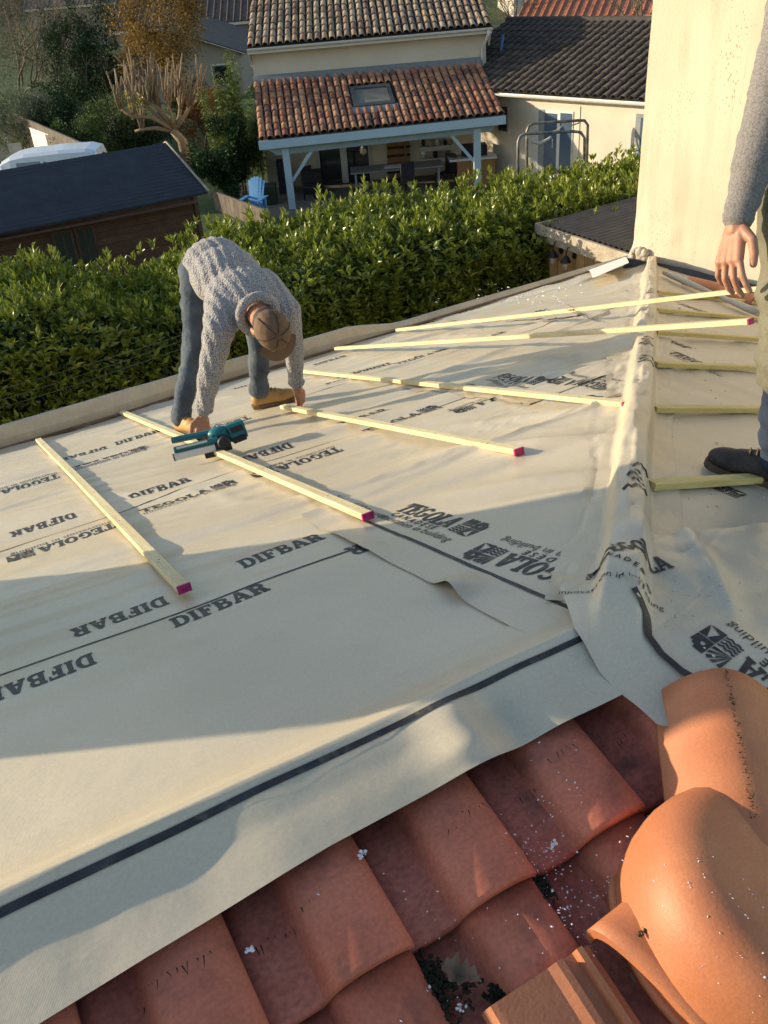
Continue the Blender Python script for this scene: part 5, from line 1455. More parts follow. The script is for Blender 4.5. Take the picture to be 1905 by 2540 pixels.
fac(1336, 271, 1347, 430, 'shutter', M_GREY, fd, .06, .02)
fac(1562, 262, 1640, 420, 'window_surround', M_CREAM2, rg, .02, .03)
fd = fac(1578, 282, 1640, 430, 'french_door', M_GREY, rg, .045, .03); fac(1590, 292, 1640, 430, 'pane', M_BGLASS, fd, .055, .012)
fac(1232, 262, 1270, 338, 'window_surround', M_CREAM2, rg, .02, .03)
wn2 = fac(1236, 264, 1257, 326, 'window', M_BLACK, rg, .045, .03); fac(1238, 268, 1255, 322, 'pane', M_DGLASS, wn2, .05, .01)
fac(1228, 328, 1262, 335, 'window_sill', M_CREAM2, rg, .10, .09)
# blue pole leaning on the low roof
a = on_pl(1246, 85, ga, Vector((0, 0, 1)).cross(gd_).cross(gd_)) if False else at_v(1248, 88, VW + 1.0); c = at_v(1224, 214, VW - .2)
MB().tube([a, a.lerp(c, .35) + U * .03, c], .045, 8).build('blue_hose', pm('blue_tube', (.06, .13, .28), rough=.5), label='blue tube lying down the dark tiled roof', cat='tube')

# swing frame by the hedge
M_TUBE = pm('painted_tube', (.20, .19, .17), rough=.4, var=.5, scale=8, metal=.5)
def frame(pts, v, label):
    q = [at_v(x, y, v) for x, y in pts]; q[0].z = 0; q[-1].z = 0
    t = thing('swing_frame', label, 'swing', (q[0].x, q[0].y, 0), 'swing frames behind the hedge')
    MB().tube(q, .04, 10).build('frame_tube', M_TUBE, t)
    return t, q
t, q = frame([(1286, 430), (1285, 352), (1290, 338), (1302, 332), (1420, 326), (1440, 328), (1450, 342), (1452, 430)], 25.4, 'nearer bent tube swing frame with dangling cloth strap')
M_CLOTH = pm('pale_cloth', (.45, .43, .38), rough=.9)
pts = [at_v(x, y, 25.4) for x, y in ((1306, 336), (1318, 350), (1340, 356), (1362, 344), (1367, 338))]
MB().tube(pts, [.03, .045, .05, .04, .03], 8).build('cloth_strap', M_CLOTH, t)
MB().beam(at_v(1370, 345, 25.35), at_v(1370, 366, 25.35), .05, .02).build('hanging_tag', M_CLOTH, t)
t, q = frame([(1308, 430), (1307, 325), (1312, 312), (1324, 306), (1432, 299), (1450, 299), (1458, 310), (1457, 430)], 26.5, 'farther bent tube swing frame with sagging rope')
pts = [at_v(x, y, 26.5) for x, y in ((1320, 318), (1335, 327), (1360, 329), (1385, 322), (1400, 306), (1415, 312), (1440, 304))]
MB().tube(pts, .018, 6).build('rope', M_CLOTH, t)
# ================================================================== trees and shrubs
M_BARK = pm('bark_grey', (.12, .095, .07), rough=.95, col2=(.19, .155, .115), scale=8, stretch=(4, 4, 1), fine=.3, fscale=50, bump=.5, bscale=40, bdist=.02)
M_BARKO = pm('bark_orange', (.20, .14, .085), rough=.9, col2=(.33, .245, .155), scale=8, stretch=(4, 4, 1), fine=.25, fscale=50, bump=.5, bscale=40, bdist=.02)
M_CUT = pm('cut_wood', (.55, .40, .22), rough=.8)
M_YEL = leafmat('autumn_leaf', (.14, .085, .022), (.31, .20, .055), (.40, .28, .09), transl=.35, rough=.55, spec=.3)
M_DKG = leafmat('dark_evergreen', (0.012, 0.030, 0.011), (0.042, 0.083, 0.027), (0.075, 0.120, 0.030), transl=.1, rough=.6, spec=.25)
M_MIDG = leafmat('mid_green', (0.033, 0.068, 0.018), (0.112, 0.165, 0.042), (0.180, 0.225, 0.060), transl=.2, rough=.5, spec=.3)
M_SILV = leafmat('silver_green', (0.090, 0.112, 0.068), (0.255, 0.285, 0.180), (0.330, 0.345, 0.210), transl=.2, rough=.6, spec=.3)
M_BRN = leafmat('brown_leaf', (0.090, 0.048, 0.021), (0.225, 0.112, 0.045), (0.300, 0.165, 0.060), transl=.2, rough=.7, spec=.2)
M_BAMB = leafmat('long_leaf', (0.045, 0.083, 0.018), (0.195, 0.247, 0.060), (0.330, 0.330, 0.105), transl=.3, rough=.45, spec=.35)
M_GREYL = leafmat('grey_twiggy', (0.075, 0.063, 0.045), (0.180, 0.158, 0.112), (0.240, 0.210, 0.135), transl=.15, rough=.8, spec=.2)

def crown_pts(c, rad, n, clumps, rng, cs=.33, low=-1.0):
    """leaf bases in uneven clumps spread through an ellipsoid"""
    c = np.array(c); rad = np.array(rad)
    cc = rng.normal(0, 1, (clumps * 3, 3)); cc /= np.linalg.norm(cc, axis=1)[:, None]; cc *= rng.uniform(.45, .95, (clumps * 3, 1)); cc = cc[cc[:, 2] > low][:clumps]
    k = rng.integers(0, len(cc), n); rr = rng.uniform(.6, 1.25, len(cc))
    d = rng.normal(0, 1, (n, 3)); d /= np.linalg.norm(d, axis=1)[:, None]; d *= (rng.random((n, 1)) ** .45)
    p = cc[k] + d * cs * rr[k][:, None]
    return c + p * rad, d

def branching(mb, p, d, L, r, depth, rng, spread=.55, n=2, ratio=.72, up=.12, sides=5, tips=None, bend=.15):
    q = p + d * L * .5 + Vector(rng.normal(0, bend * L * .4, 3)); e = p + d * L + Vector(rng.normal(0, bend * L * .4, 3))
    mb.tube([p, q, e], [r, r * .82, r * .64], sides, caps=False)
    if depth == 0:
        if tips is not None: tips.append((e, d))
        return
    for i in range(n + (1 if rng.random() < .4 else 0)):
        dd = (d + Vector(rng.normal(0, spread, 3)) + Vector((0, 0, up))).normalized()
        branching(mb, e if i < n else q, dd, L * ratio * rng.uniform(.75, 1.2), r * .62, depth - 1, rng, spread, n, ratio, up, max(3, sides - 1), tips, bend)

def tree(name, label, base, trunk_h, trunk_r, crown_c, crown_r, n_leaf, leaf, mat, bark, seed, clumps=26, cs=.33, depth=3, group=None, cat='tree', spread=.5, leafspread=.8):
    rg_ = np.random.default_rng(seed); base = Vector(base)
    t = thing(name, label, cat, base, group)
    mb = MB(); branching(mb, base, Vector((0, 0, 1)), trunk_h, trunk_r, depth, rg_, spread, 3, .75, .25, 7)
    mb.build('trunk', bark, t)
    P_, d_ = crown_pts(crown_c, crown_r, n_leaf, clumps, rg_, cs)
    foliage('crown', [leaf_cloud(P_, d_ + np.array([0, 0, .3]), leaf[0], leaf[1], rg_, spread=leafspread, tint=rg_.random(n_leaf) * .97)], mat, t)
    return t

def shrub(label, px, v, w, h, n_leaf, leaf, mat, seed, clumps=18, cs=.4, name='garden_shrub', dpt=None, z0=0.0, group='shrubs in the neighbouring gardens', leafspread=.8):
    g = at_z(px, 1000, 0); u_ = to_uv(at_v(px, 300, v))[0]; base = uvw(u_, v, z0)
    rg_ = np.random.default_rng(seed); t = thing(name, label, 'shrub', base, group)
    mb = MB()
    for i in range(5):
        d = Vector((rg_.normal(0, .35), rg_.normal(0, .35), 1)).normalized(); branching(mb, base + Vector((rg_.normal(0, .1), rg_.normal(0, .1), 0)), d, h * .35, .03, 2, rg_, .4, 2, .7, .1, 4)
    mb.build('stems', M_TWIG, t)
    P_, d_ = crown_pts(base + Vector((0, 0, h * .52)), (w / 2, (dpt or w) / 2, h * .5), n_leaf, clumps, rg_, cs)
    P_[:, 2] = np.maximum(P_[:, 2], .03)
    foliage('crown', [leaf_cloud(P_, d_ + np.array([0, 0, .4]), leaf[0], leaf[1], rg_, spread=leafspread, tint=rg_.random(n_leaf) * .97)], mat, t)
    return t

def gp(px, v): return uvw(to_uv(at_v(px, 300, v))[0], v, 0)

# pollarded tree with upright stubs
rg_ = np.random.default_rng(21)
PV = 36.0; pb_ = gp(447, PV)
pol = thing('pollarded_tree', 'pollarded bare tree with upright cut stubs behind the shed', 'tree', pb_)
mb = MB(); cut = MB()
tr0 = at_v(452, 350, PV); tr1 = at_v(428, 322, PV)
mb.tube([pb_ - Vector((0, 0, .1)), tr0, tr1], [.22, .18, .15], 10)
arms = [((428, 322), (395, 290), (362, 262), (318, 240)), ((430, 320), (400, 275), (372, 255), (335, 225)), ((428, 322), (405, 285), (388, 262), (378, 240)), ((432, 318), (425, 290), (418, 268), (412, 250)), ((436, 318), (455, 292), (470, 268), (490, 240)),
        ((436, 320), (445, 290), (447, 265), (440, 242)), ((428, 324), (385, 318), (352, 322), (335, 326)), ((430, 322), (375, 290), (330, 290), (300, 270))]
stubs = []
for i, a in enumerate(arms):
    dv = rg_.uniform(-.5, .5)
    pts = [at_v(x, y, PV + dv * k / 3) for k, (x, y) in enumerate(a)]
    mb.tube(pts, [.10, .075, .06, .05], 8); stubs.append((a[-1], dv)); stubs.append((a[-2], dv * .6))
for (x, y), dv in stubs:
    if (x, y) == (335, 326): continue
    for k in range(7):
        dx = rg_.uniform(-10, 10); top_ = rg_.uniform(50, 112); lean = (x - 420) * .12 + rg_.uniform(-14, 14)
        p0 = at_v(x + dx * .5, y + rg_.uniform(-4, 8), PV + dv); p1 = at_v(x + dx + lean, y - top_, PV + dv + rg_.uniform(-.3, .3))
        mb.tube([p0, p0.lerp(p1, .5) + Vector(rg_.normal(0, .03, 3)), p1], [.034, .028, .02], 6)
mb.build('trunk', M_BARKO, pol)
P_, d_ = crown_pts(at_v(328, 250, PV - .3), (.5, .5, .3), 160, 5, rg_, .5)
foliage('crown', [leaf_cloud(P_, d_, .10, .06, rg_, tint=rg_.random(160))], leafmat('ivy_yellow', (.10, .12, .01), (.34, .30, .02), (.5, .4, .03)), pol)

# tall yellow tree behind it
tb = gp(402, 44.5); cc = at_v(402, 78, 44.5)
tree('autumn_tree', 'tall tree full of small golden brown autumn leaves', tb, 1.5, .14, (cc.x, cc.y, 4.4), (2.2, 2.2, 2.9), 15000, (.12, .08), M_YEL, M_BARK, 5, clumps=60, cs=.24)
# left background
bb = gp(88, 50); 
def bare_tree(label, px, v, h, seed, mat_l=M_GREYL, nleaf=5000, w=3.2):
    rg_ = np.random.default_rng(seed); base = gp(px, v); base.z = 0 if base.y < 60 else min(16, (base.y - 60) * .055); t = thing('bare_tree', label, 'tree', base, 'bare winter trees')
    mb = MB(); tips = []
    for k in range(3):
        branching(mb, base + Vector((rg_.normal(0, .15), rg_.normal(0, .15), 0)), Vector((rg_.normal(0, .18), rg_.normal(0, .18), 1)).normalized(), h * .30, .10, 5, rg_, .42, 2, .74, .12, 5, tips)
    mb.build('trunk', M_BARK, t)
    c = np.array([base.x, base.y, base.z + h * .6]); P_, d_ = crown_pts(c, (w, w, h * .45), nleaf, 40, rg_, .3)
    foliage('crown', [leaf_cloud(P_, d_, .16, .035, rg_, spread=.9, tint=rg_.random(nleaf) * .95)], mat_l, t)
bare_tree('leafless grey tree with fine twigs at the left picture edge', 55, 49, 7.0, 31, w=3.0)
bare_tree('leafless grey tree just right of the left edge tree', 165, 53, 7.5, 32, w=3.0)
bare_tree('leafless twiggy tree behind the upper right corner of the main tiled roof', 1275, 62, 6.0, 33, w=3.4)
bare_tree('leafless twiggy tree left of the distant red roof', 1390, 68, 6.5, 34, w=3.2)
bare_tree('leafless tree beside the plaster wall above the dark roof', 1585, 47, 7.0, 35, nleaf=300, w=2.0)
bare_tree('leafless tree on the skyline above the golden tree', 330, 82, 9, 36, w=4)
bare_tree('leafless tree on the skyline left of the main house roof', 540, 95, 10, 37, w=4)
bare_tree('leafless tree on the skyline above the dark conifers', 205, 90, 10, 38, w=4)
bare_tree('leafless tree on the skyline in the upper left corner', 30, 88, 10, 39, w=4.5)
for i, (px, v, h, r, sd, lb) in enumerate(((215, 47, 5.4, 1.5, 41, 'dark dense conifer, left of the pair beside the golden tree'), (285, 48, 5.8, 1.5, 42, 'dark dense conifer, right of the pair, touching the golden tree'))):
    b0 = gp(px, v)
    tree('conifer', lb, b0, 1.3, .10, (b0.x, b0.y, h * .55), (r, r, h * .52), 9000, (.16, .05), M_DKG, M_BARK, sd, clumps=70, cs=.22, group='dark conifers')
shrub('silvery green olive shrub at the left edge above the boards', 40, 41, 3.0, 2.9, 6000, (.14, .04), M_SILV, 51, 30, .3)
shrub('silvery green shrub between the boards and the laurel', 95, 42, 2.6, 2.6, 5000, (.14, .04), M_SILV, 52, 26, .3)
shrub('large dark green shrub left of the pollarded tree', 195, 41, 3.4, 2.9, 8000, (.13, .06), M_DKG, 53, 34, .3)
shrub('low green bush at the left edge below the grey tree', 12, 44, 3.2, 2.6, 5000, (.13, .06), M_MIDG, 151, 26, .32)
shrub('broad dark green bush in front of the conifers', 140, 45, 3.6, 2.8, 6000, (.13, .06), M_DKG, 152, 28, .32)
shrub('rounded light green bush above the fence end', 190, 37.5, 2.2, 2.1, 5000, (.12, .05), M_MIDG, 54, 26, .32)
shrub('mid green bush between the light bush and the pollarded tree', 265, 39, 3.0, 2.4, 6000, (.12, .06), M_MIDG, 55, 28, .32)
shrub('low dark green bush under the pollarded tree', 330, 39.5, 3.0, 1.8, 5000, (.12, .06), M_DKG, 56, 26, .32)
shrub('russet brown bush right of the pollarded tree', 505, 40, 2.6, 2.5, 6500, (.12, .04), M_BRN, 57, 34, .28)
shrub('dark green hedge bush before the cream house', 500, 46, 3.2, 2.0, 5000, (.12, .06), M_DKG, 58, 26, .32)
shrub('dense dark laurel beside the porch', 545, 30.6, 2.2, 2.6, 9000, (.15, .06), M_DKG, 59, 36, .28)
# tall long-leaved shrub beside the porch
bw = gp(578, 31.0); t = thing('bamboo_clump', 'tall bamboo like clump with long light leaves left of the porch', 'shrub', bw)
rg_ = np.random.default_rng(61); mb = MB(); pp = []; dd = []
for i in range(26):
    a = rg_.uniform(0, 6.28); r = rg_.uniform(0, .75); b0 = bw + Vector((math.cos(a) * r, math.sin(a) * r, 0)); h = rg_.uniform(2.6, 4.5) * (1 - .25 * r)
    e = b0 + Vector((rg_.normal(0, .22), rg_.normal(0, .22), h)); mb.tube([b0, b0.lerp(e, .5), e], [.014, .011, .005], 5, caps=False)
    for k in range(330):
        q = rg_.uniform(.30, 1.0); pp.append(b0.lerp(e, q) + Vector(rg_.normal(0, .06, 3))); aa = rg_.uniform(0, 6.28); dd.append((math.cos(aa), math.sin(aa), rg_.uniform(-.5, .6)))
mb.build('stems', pm('bamboo_stem', (.10, .12, .04), rough=.6), t)
foliage('crown', [leaf_cloud(np.array(pp), np.array(dd), .20, .038, rg_, spread=.25, tint=rg_.random(len(pp)) * .97)], M_BAMB, t)

# ================================================================== houses in the distance
M_BROOF = pm('brown_roof', (.075, .055, .045), rough=.9, col2=(.115, .085, .068), scale=1.5, fine=.25, fscale=6)
M_GROOF = pm('grey_brown_roof', (.16, .125, .10), rough=.9, col2=(.22, .175, .14), scale=1.5, fine=.2, fscale=6)
M_RROOF = pm('red_roof', (.34, .12, .065), rough=.9, col2=(.42, .165, .09), scale=1.5, fine=.2, fscale=6)
M_BRICK = pm('red_brick', (.32, .11, .07), rough=.9, var=.15, scale=4)
def tz(p): return 0 if p.y < 60 else min(16.0, (p.y - 60) * .055)
def gable_house(name, label, u_c, v_f, w, depth, h_eave, rise, roofmat, wallmat, turn=0.0, gable_front=True, z0=None, over=.35, windows=()):
    """gable towards us when gable_front, else eaves towards us"""
    o_ = uvw(u_c, v_f, 0); o_.z = tz(o_) if z0 is None else z0
    X_ = U * math.cos(turn) + V * math.sin(turn); Y_ = -U * math.sin(turn) + V * math.cos(turn); Zv = Vector((0, 0, 1))
    t = thing(name, label, 'house', o_)
    def p(a, b_, z): return o_ + X_ * a + Y_ * b_ + Zv * z
    hw = w / 2
    if gable_front:
        MB().prism([p(-hw, 0, -1), p(hw, 0, -1), p(hw, 0, h_eave), p(0, 0, h_eave + rise), p(-hw, 0, h_eave)], Y_ * depth).build('wall', wallmat, t)
        k = rise / hw; z1 = h_eave - over * k
        for s in (-1, 1):
            a0, a1 = p(s * (hw + over), -over, z1 + .05), p(0, -over, h_eave + rise + .05); d = Y_ * (depth + 2 * over); th = Zv * .14
            MB().hexa([a0, a1, a1 + d, a0 + d, a0 + th, a1 + th, a1 + d + th, a0 + d + th]).build('roof_slope', roofmat, t)
            MB().beam(a0 - Y_ * .02 + Zv * .05, a1 - Y_ * .02 + Zv * .05, .03, .16, up=Y_).build('verge_board', M_CREAM2, t)
    else:
        MB().prism([p(-hw, 0, -1), p(-hw, depth, -1), p(-hw, depth, h_eave), p(-hw, depth / 2, h_eave + rise), p(-hw, 0, h_eave)], X_ * w).build('wall', wallmat, t)
        k = rise / (depth / 2); z1 = h_eave - over * k
        for y0, y1 in ((-over, depth / 2), (depth + over, depth / 2)):
            a0, a1 = p(-hw - over, y0, z1 + .05), p(-hw - over, y1, h_eave + rise + .05); d = X_ * (w + 2 * over); th = Zv * .14
            MB().hexa([a0, a1, a1 + d, a0 + d, a0 + th, a1 + th, a1 + d + th, a0 + d + th]).build('roof_slope', roofmat, t)
        # rows of tiles read as ridges down the slope
        mb = MB(); nn_ = int(w / .45)
        for i in range(nn_ + 1):
            a = -hw - over + i * (w + 2 * over) / nn_
            mb.tube([p(a, -over, z1 + .2), p(a, depth / 2, h_eave + rise + .2)], .07, 5, caps=False)
        mb.build('tile_rows', roofmat, t, kind='stuff')
        MB().beam(p(-hw - over, -over - .03, z1 + .08), p(hw + over, -over - .03, z1 + .08), .04, .16).build('fascia_board', M_CREAM2, t)
    for (a, z, ww, hh) in windows:
        f_ = MB().box(p(a, -.02, z), X_, Y_, Zv, ww / 2, .03, hh / 2).build('window', M_WHITE, t); MB().box(p(a, -.055, z), X_, Y_, Zv, ww / 2 - .08, .01, hh / 2 - .08).build('pane', M_DGLASS, f_)
    return t
def u_at(px, v): return to_uv(at_v(px, 200, v))[0]
M_BEIGE = pm('beige_render', (.33, .28, .22), rough=.92, var=.08, scale=1)
gable_house('distant_house', 'low beige house behind the golden tree with dark tiled roof', u_at(440, 56), 56, u_at(618, 56) - u_at(290, 56), 12, 2.2, 1.35, M_BROOF, M_BEIGE, windows=((2.6, 1.2, 1.2, 1.1),))
gable_house('distant_house', 'house with long dark brown roof between the golden tree and the main house', u_at(560, 70), 70, 14, 9, 2.6, 1.8, M_BROOF, M_BEIGE, gable_front=False)
gable_house('distant_house', 'house with grey brown roof above the dark conifers', u_at(265, 84), 84, 10, 9, 3.0, 2.2, M_GROOF, M_BEIGE, gable_front=False)
gable_house('distant_house', 'red brick gable house near the top edge left of the main roof', u_at(522, 92), 92, 7.5, 9, 2.4, 2.0, M_GROOF, M_BRICK, windows=((-1.2, 2.3, 1.0, 1.4),))
gable_house('distant_house', 'house with red tiled roof beyond the dark wing at the upper right', u_at(1520, 58), 58, 11, 8, 2.3, 1.7, M_RROOF, M_BEIGE, turn=-.45, gable_front=False)
gable_house('distant_house', 'white walled house at the top edge behind the red roof', u_at(1440, 86), 86, 12, 9, 3.5, 2.2, M_RROOF, M_CREAM, gable_front=False, windows=((-2, 2.2, 1.2, 1.3), (1.5, 2.2, 1.2, 1.3)))
# wooded hillside closing the view
rg_ = np.random.default_rng(71); pts = []; 
n = 26000
uu = rg_.uniform(-95, 110, n); vv = rg_.uniform(105, 150, n)
xx = U.x * uu + V.x * vv; yy = U.y * uu + V.y * vv
hh = 6 + 5 * vnoise(uu * .12, vv * .1) + 3 * vnoise(uu * .5, vv * .4)
zz = np.where(yy < 60, 0, np.minimum(16, (yy - 60) * .055)) + rg_.random(n) * np.maximum(hh, 2)
foliage('wooded_slope', [leaf_cloud(np.stack([xx, yy, zz], 1), np.tile([0, -.3, .8], (n, 1)), .9, .5, rg_, spread=.8, tint=rg_.random(n) * .95)], leafmat('far_wood', (.03, .032, .018), (.085, .075, .045), (.12, .10, .05), transl=.1, rough=.8), None, label='distant wooded slope closing the view at the top edge', cat='woodland', kind='stuff')
# ================================================================== people
def sph(c, ax, n=14, m=9):
    """closed ellipsoid; ax = three half-axis vectors"""
    c = Vector(c); v = [c + ax[2]]; f = []
    for i in range(1, m):
        t = math.pi * i / m
        for k in range(n):
            a = 6.2831853 * k / n
            v.append(c + ax[0] * (math.sin(t) * math.cos(a)) + ax[1] * (math.sin(t) * math.sin(a)) + ax[2] * math.cos(t))
    v.append(c - ax[2])
    for k in range(n): f.append((0, 1 + k, 1 + (k + 1) % n))
    for i in range(m - 2):
        for k in range(n): a = 1 + i * n; f.append((a + k, a + n + k, a + n + (k + 1) % n, a + (k + 1) % n))
    b_ = 1 + (m - 2) * n; e = len(v) - 1
    for k in range(n): f.append((e, b_ + (k + 1) % n, b_ + k))
    return v, f
def frame_of(d, hint=Vector((0, 0, 1))):
    d = Vector(d).normalized(); x = hint.cross(d); x = x.normalized() if x.length > 1e-4 else d.orthogonal().normalized()
    return x, d.cross(x), d
def ball(c, r): return sph(c, (Vector((r, 0, 0)), Vector((0, r, 0)), Vector((0, 0, r))))
def ell(c, d, rx, ry, rz, hint=Vector((0, 0, 1))):
    x, y, z = frame_of(d, hint); return sph(c, (x * rx, y * ry, z * rz))
def cap(p0, p1, r0, r1, n=14):
    """closed tapered limb with round ends"""
    p0 = Vector(p0); p1 = Vector(p1); d = (p1 - p0); x, y, z = frame_of(d)
    rings = []
    for k in (80, 55, 28): rings.append((p0 - z * r0 * math.sin(math.radians(k)), r0 * math.cos(math.radians(k))))
    for q in (0, .25, .5, .75, 1): rings.append((p0 + d * q, r0 + (r1 - r0) * q))
    for k in (28, 55, 80): rings.append((p1 + z * r1 * math.sin(math.radians(k)), r1 * math.cos(math.radians(k))))
    v = [c + (x * math.cos(6.2831853 * k / n) + y * math.sin(6.2831853 * k / n)) * r for c, r in rings for k in range(n)]
    f = [(i * n + k, i * n + (k + 1) % n, (i + 1) * n + (k + 1) % n, (i + 1) * n + k) for i in range(len(rings) - 1) for k in range(n)]
    f += [tuple(range(n))[::-1], tuple((len(rings) - 1) * n + k for k in range(n))]
    return v, f
def chain(pts, rad):
    return [cap(pts[i], pts[i + 1], rad[i], rad[i + 1]) for i in range(len(pts) - 1)]

def remeshed(prims, voxel, smooth):
    mb = MB()
    for v, f in prims: mb.add(v, f)
    me = bpy.data.meshes.new('tmp'); me.from_pydata(mb.v, [], mb.f); me.update()
    ob = bpy.data.objects.new('tmp', me); COL.objects.link(ob)
    r = ob.modifiers.new('r', 'REMESH'); r.mode = 'VOXEL'; r.voxel_size = voxel
    s = ob.modifiers.new('s', 'SMOOTH'); s.factor = .5; s.iterations = smooth
    dg = bpy.context.evaluated_depsgraph_get(); m2 = bpy.data.meshes.new_from_object(ob.evaluated_get(dg))
    bpy.data.objects.remove(ob); bpy.data.meshes.remove(me)
    return m2

def blob(name, prims, voxel, mat, parent=None, smooth=6, org=None, disp=None, fine=(), **kw):
    """union of closed shapes -> one continuous surface"""
    m2 = remeshed(prims, voxel, smooth)
    if fine:
        bm = bmesh.new(); bm.from_mesh(m2)
        for pr_, vx_ in fine:
            m3_ = remeshed(pr_, vx_, 2); bm.from_mesh(m3_); bpy.data.meshes.remove(m3_)
        bm.to_mesh(m2); bm.free()
    n = len(m2.vertices); co = np.zeros(n * 3, np.float32); m2.vertices.foreach_get('co', co); co = co.reshape(-1, 3)
    if disp is not None:
        nr = np.zeros(n * 3, np.float32); m2.vertices.foreach_get('normal', nr); nr = nr.reshape(-1, 3)
        co = co + nr * disp(co)[:, None]
    o = ORG[parent.name] if parent else Vector(org)
    m2.vertices.foreach_set('co', (co - np.array(o, np.float32)).ravel().astype(np.float32)); m2.name = name
    m2.polygons.foreach_set('use_smooth', np.ones(len(m2.polygons), bool))
    m2.materials.clear(); m2.materials.append(mat); m2.update()
    ob = bpy.data.objects.new(name, m2); COL.objects.link(ob)
    if parent: ob.parent = parent
    else: ob.location = o
    ORG[ob.name] = o
    return finish(ob, **kw)

def hand(wrist, d, back, thumb_side, curl=(.4, .5, .5, .55, .6), size=1.0, spread=.10, thumb_in=.5, palm=.088):
    """palm and five fingers as closed shapes. d: wrist->knuckles, back: back-of-hand normal, thumb_side: +1 right of (d, back)"""
    d = Vector(d).normalized(); back = Vector(back); back = (back - d * back.dot(d)).normalized(); s = d.cross(back).normalized() * thumb_side
    k = size; pr = []
    kn = wrist + d * palm * k
    pr += [cap(wrist - d * .03 * k, wrist + d * .02 * k, .026 * k, .025 * k)]
    for o in (-.028, -.010, .010, .028):
        pr.append(cap(wrist + d * .018 * k + s * o * .6 * k, kn + s * o * k, .0155 * k, .0135 * k))
    Ls = ((.042, .026, .021), (.046, .030, .023), (.043, .028, .022), (.034, .021, .019))
    for i, (o, L) in enumerate(zip((.030, .010, -.011, -.030), Ls)):
        p = kn + s * o * k; a = curl[i + 1] * .55; dirf = (d + s * spread * o / .03).normalized()
        r = (.0098, .0100, .0095, .0085)[i] * k
        for j, l in enumerate(L):
            dj = (dirf * math.cos(a) - back * math.sin(a)).normalized(); q = p + dj * l * k
            pr.append(cap(p, q, r * (1 - .08 * j), r * (1 - .08 * (j + 1)), 10)); p = q; a += curl[i + 1] * (.9 if j == 0 else .6)
    p = wrist + d * .022 * k + s * .024 * k; td = (d * .75 + s * .75 - back * .25 * thumb_in).normalized()
    pts = [p, p + td * .042 * k]; td2 = (d * (.9) + s * (.35 - .4 * thumb_in) - back * .6 * thumb_in).normalized(); pts.append(pts[-1] + td2 * .034 * k); td3 = (d * 1.0 + s * (.15 - .5 * thumb_in) - back * .7 * thumb_in).normalized(); pts.append(pts[-1] + td3 * .027 * k)
    pr += chain(pts, [.0145 * k, .0125 * k, .0115 * k, .0095 * k])
    return pr

M_SKIN = pm('skin', (.36, .175, .105), rough=.5, col2=(.44, .22, .14), scale=25, fine=.06, fscale=150, sub=.15, bump=.15, bscale=180, bdist=.001)
def knit_mat(name, dark, light, rib=60, bs=.9):
    m, n, l, b = nt(name)
    tc = n.new('ShaderNodeTexCoord')
    n1 = n.new('ShaderNodeTexNoise'); n1.inputs['Scale'].default_value = 190; n1.inputs['Detail'].default_value = 3; l.new(tc.outputs['Object'], n1.inputs['Vector'])
    cr = n.new('ShaderNodeValToRGB'); cr.color_ramp.elements[0].position = .40; cr.color_ramp.elements[1].position = .58
    cr.color_ramp.elements[0].color = (*dark, 1); cr.color_ramp.elements[1].color = (*light, 1); l.new(n1.outputs[0], cr.inputs[0]); l.new(cr.outputs[0], b.inputs['Base Color'])
    b.inputs['Roughness'].default_value = .95; b.inputs['Specular IOR Level'].default_value = .1; b.inputs['Sheen Weight'].default_value = .25
    vo = n.new('ShaderNodeTexVoronoi'); vo.inputs['Scale'].default_value = rib; l.new(tc.outputs['Object'], vo.inputs['Vector'])
    bp = n.new('ShaderNodeBump'); bp.inputs['Strength'].default_value = bs; bp.inputs['Distance'].default_value = .012; bp.invert = True
    l.new(vo.outputs['Distance'], bp.inputs['Height']); l.new(bp.outputs[0], b.inputs['Normal'])
    return m
M_KNIT = knit_mat('marl_knit', (.13, .13, .15), (.40, .39, .38), 75, .55)
M_KNIT2 = knit_mat('grey_jersey', (.15, .14, .135), (.235, .22, .21), 220, .12)
M_JEANS = pm('blue_jeans', (.04, .055, .080), rough=.9, col2=(.105, .135, .165), scale=7, fine=.15, fscale=200, bump=.5, bscale=22, bdist=.02)
M_JEANS2 = pm('dark_jeans', (.012, .02, .04), rough=.9, col2=(.035, .05, .085), scale=9, fine=.15, fscale=200, bump=.4, bscale=22, bdist=.015)
M_TAN = pm('tan_leather', (.33, .185, .055), rough=.6, col2=(.44, .26, .09), scale=18, fine=.1, fscale=120, bump=.3, bscale=60, bdist=.003)
M_SOLE = pm('rubber_sole', (.14, .10, .06), rough=.85, var=.2)
M_CAPC = pm('brown_cap', (.11, .068, .042), rough=.85, col2=(.155, .10, .062), scale=14, fine=.12, fscale=200, bump=.3, bscale=50, bdist=.004)
M_HAIR = pm('dark_hair', (.035, .024, .017), rough=.7, var=.3, scale=60)
M_KHAKI = pm('khaki_trousers', (.13, .125, .085), rough=.9, col2=(.19, .18, .13), scale=9, fine=.12, fscale=200, bump=.45, bscale=24, bdist=.015)
M_SHOE = pm('dark_shoe', (.035, .027, .022), rough=.65, col2=(.075, .058, .046), scale=20, fine=.2, fscale=150, bump=.3, bscale=80, bdist=.003)
M_LACE = pm('laces', (.16, .12, .075), rough=.9)

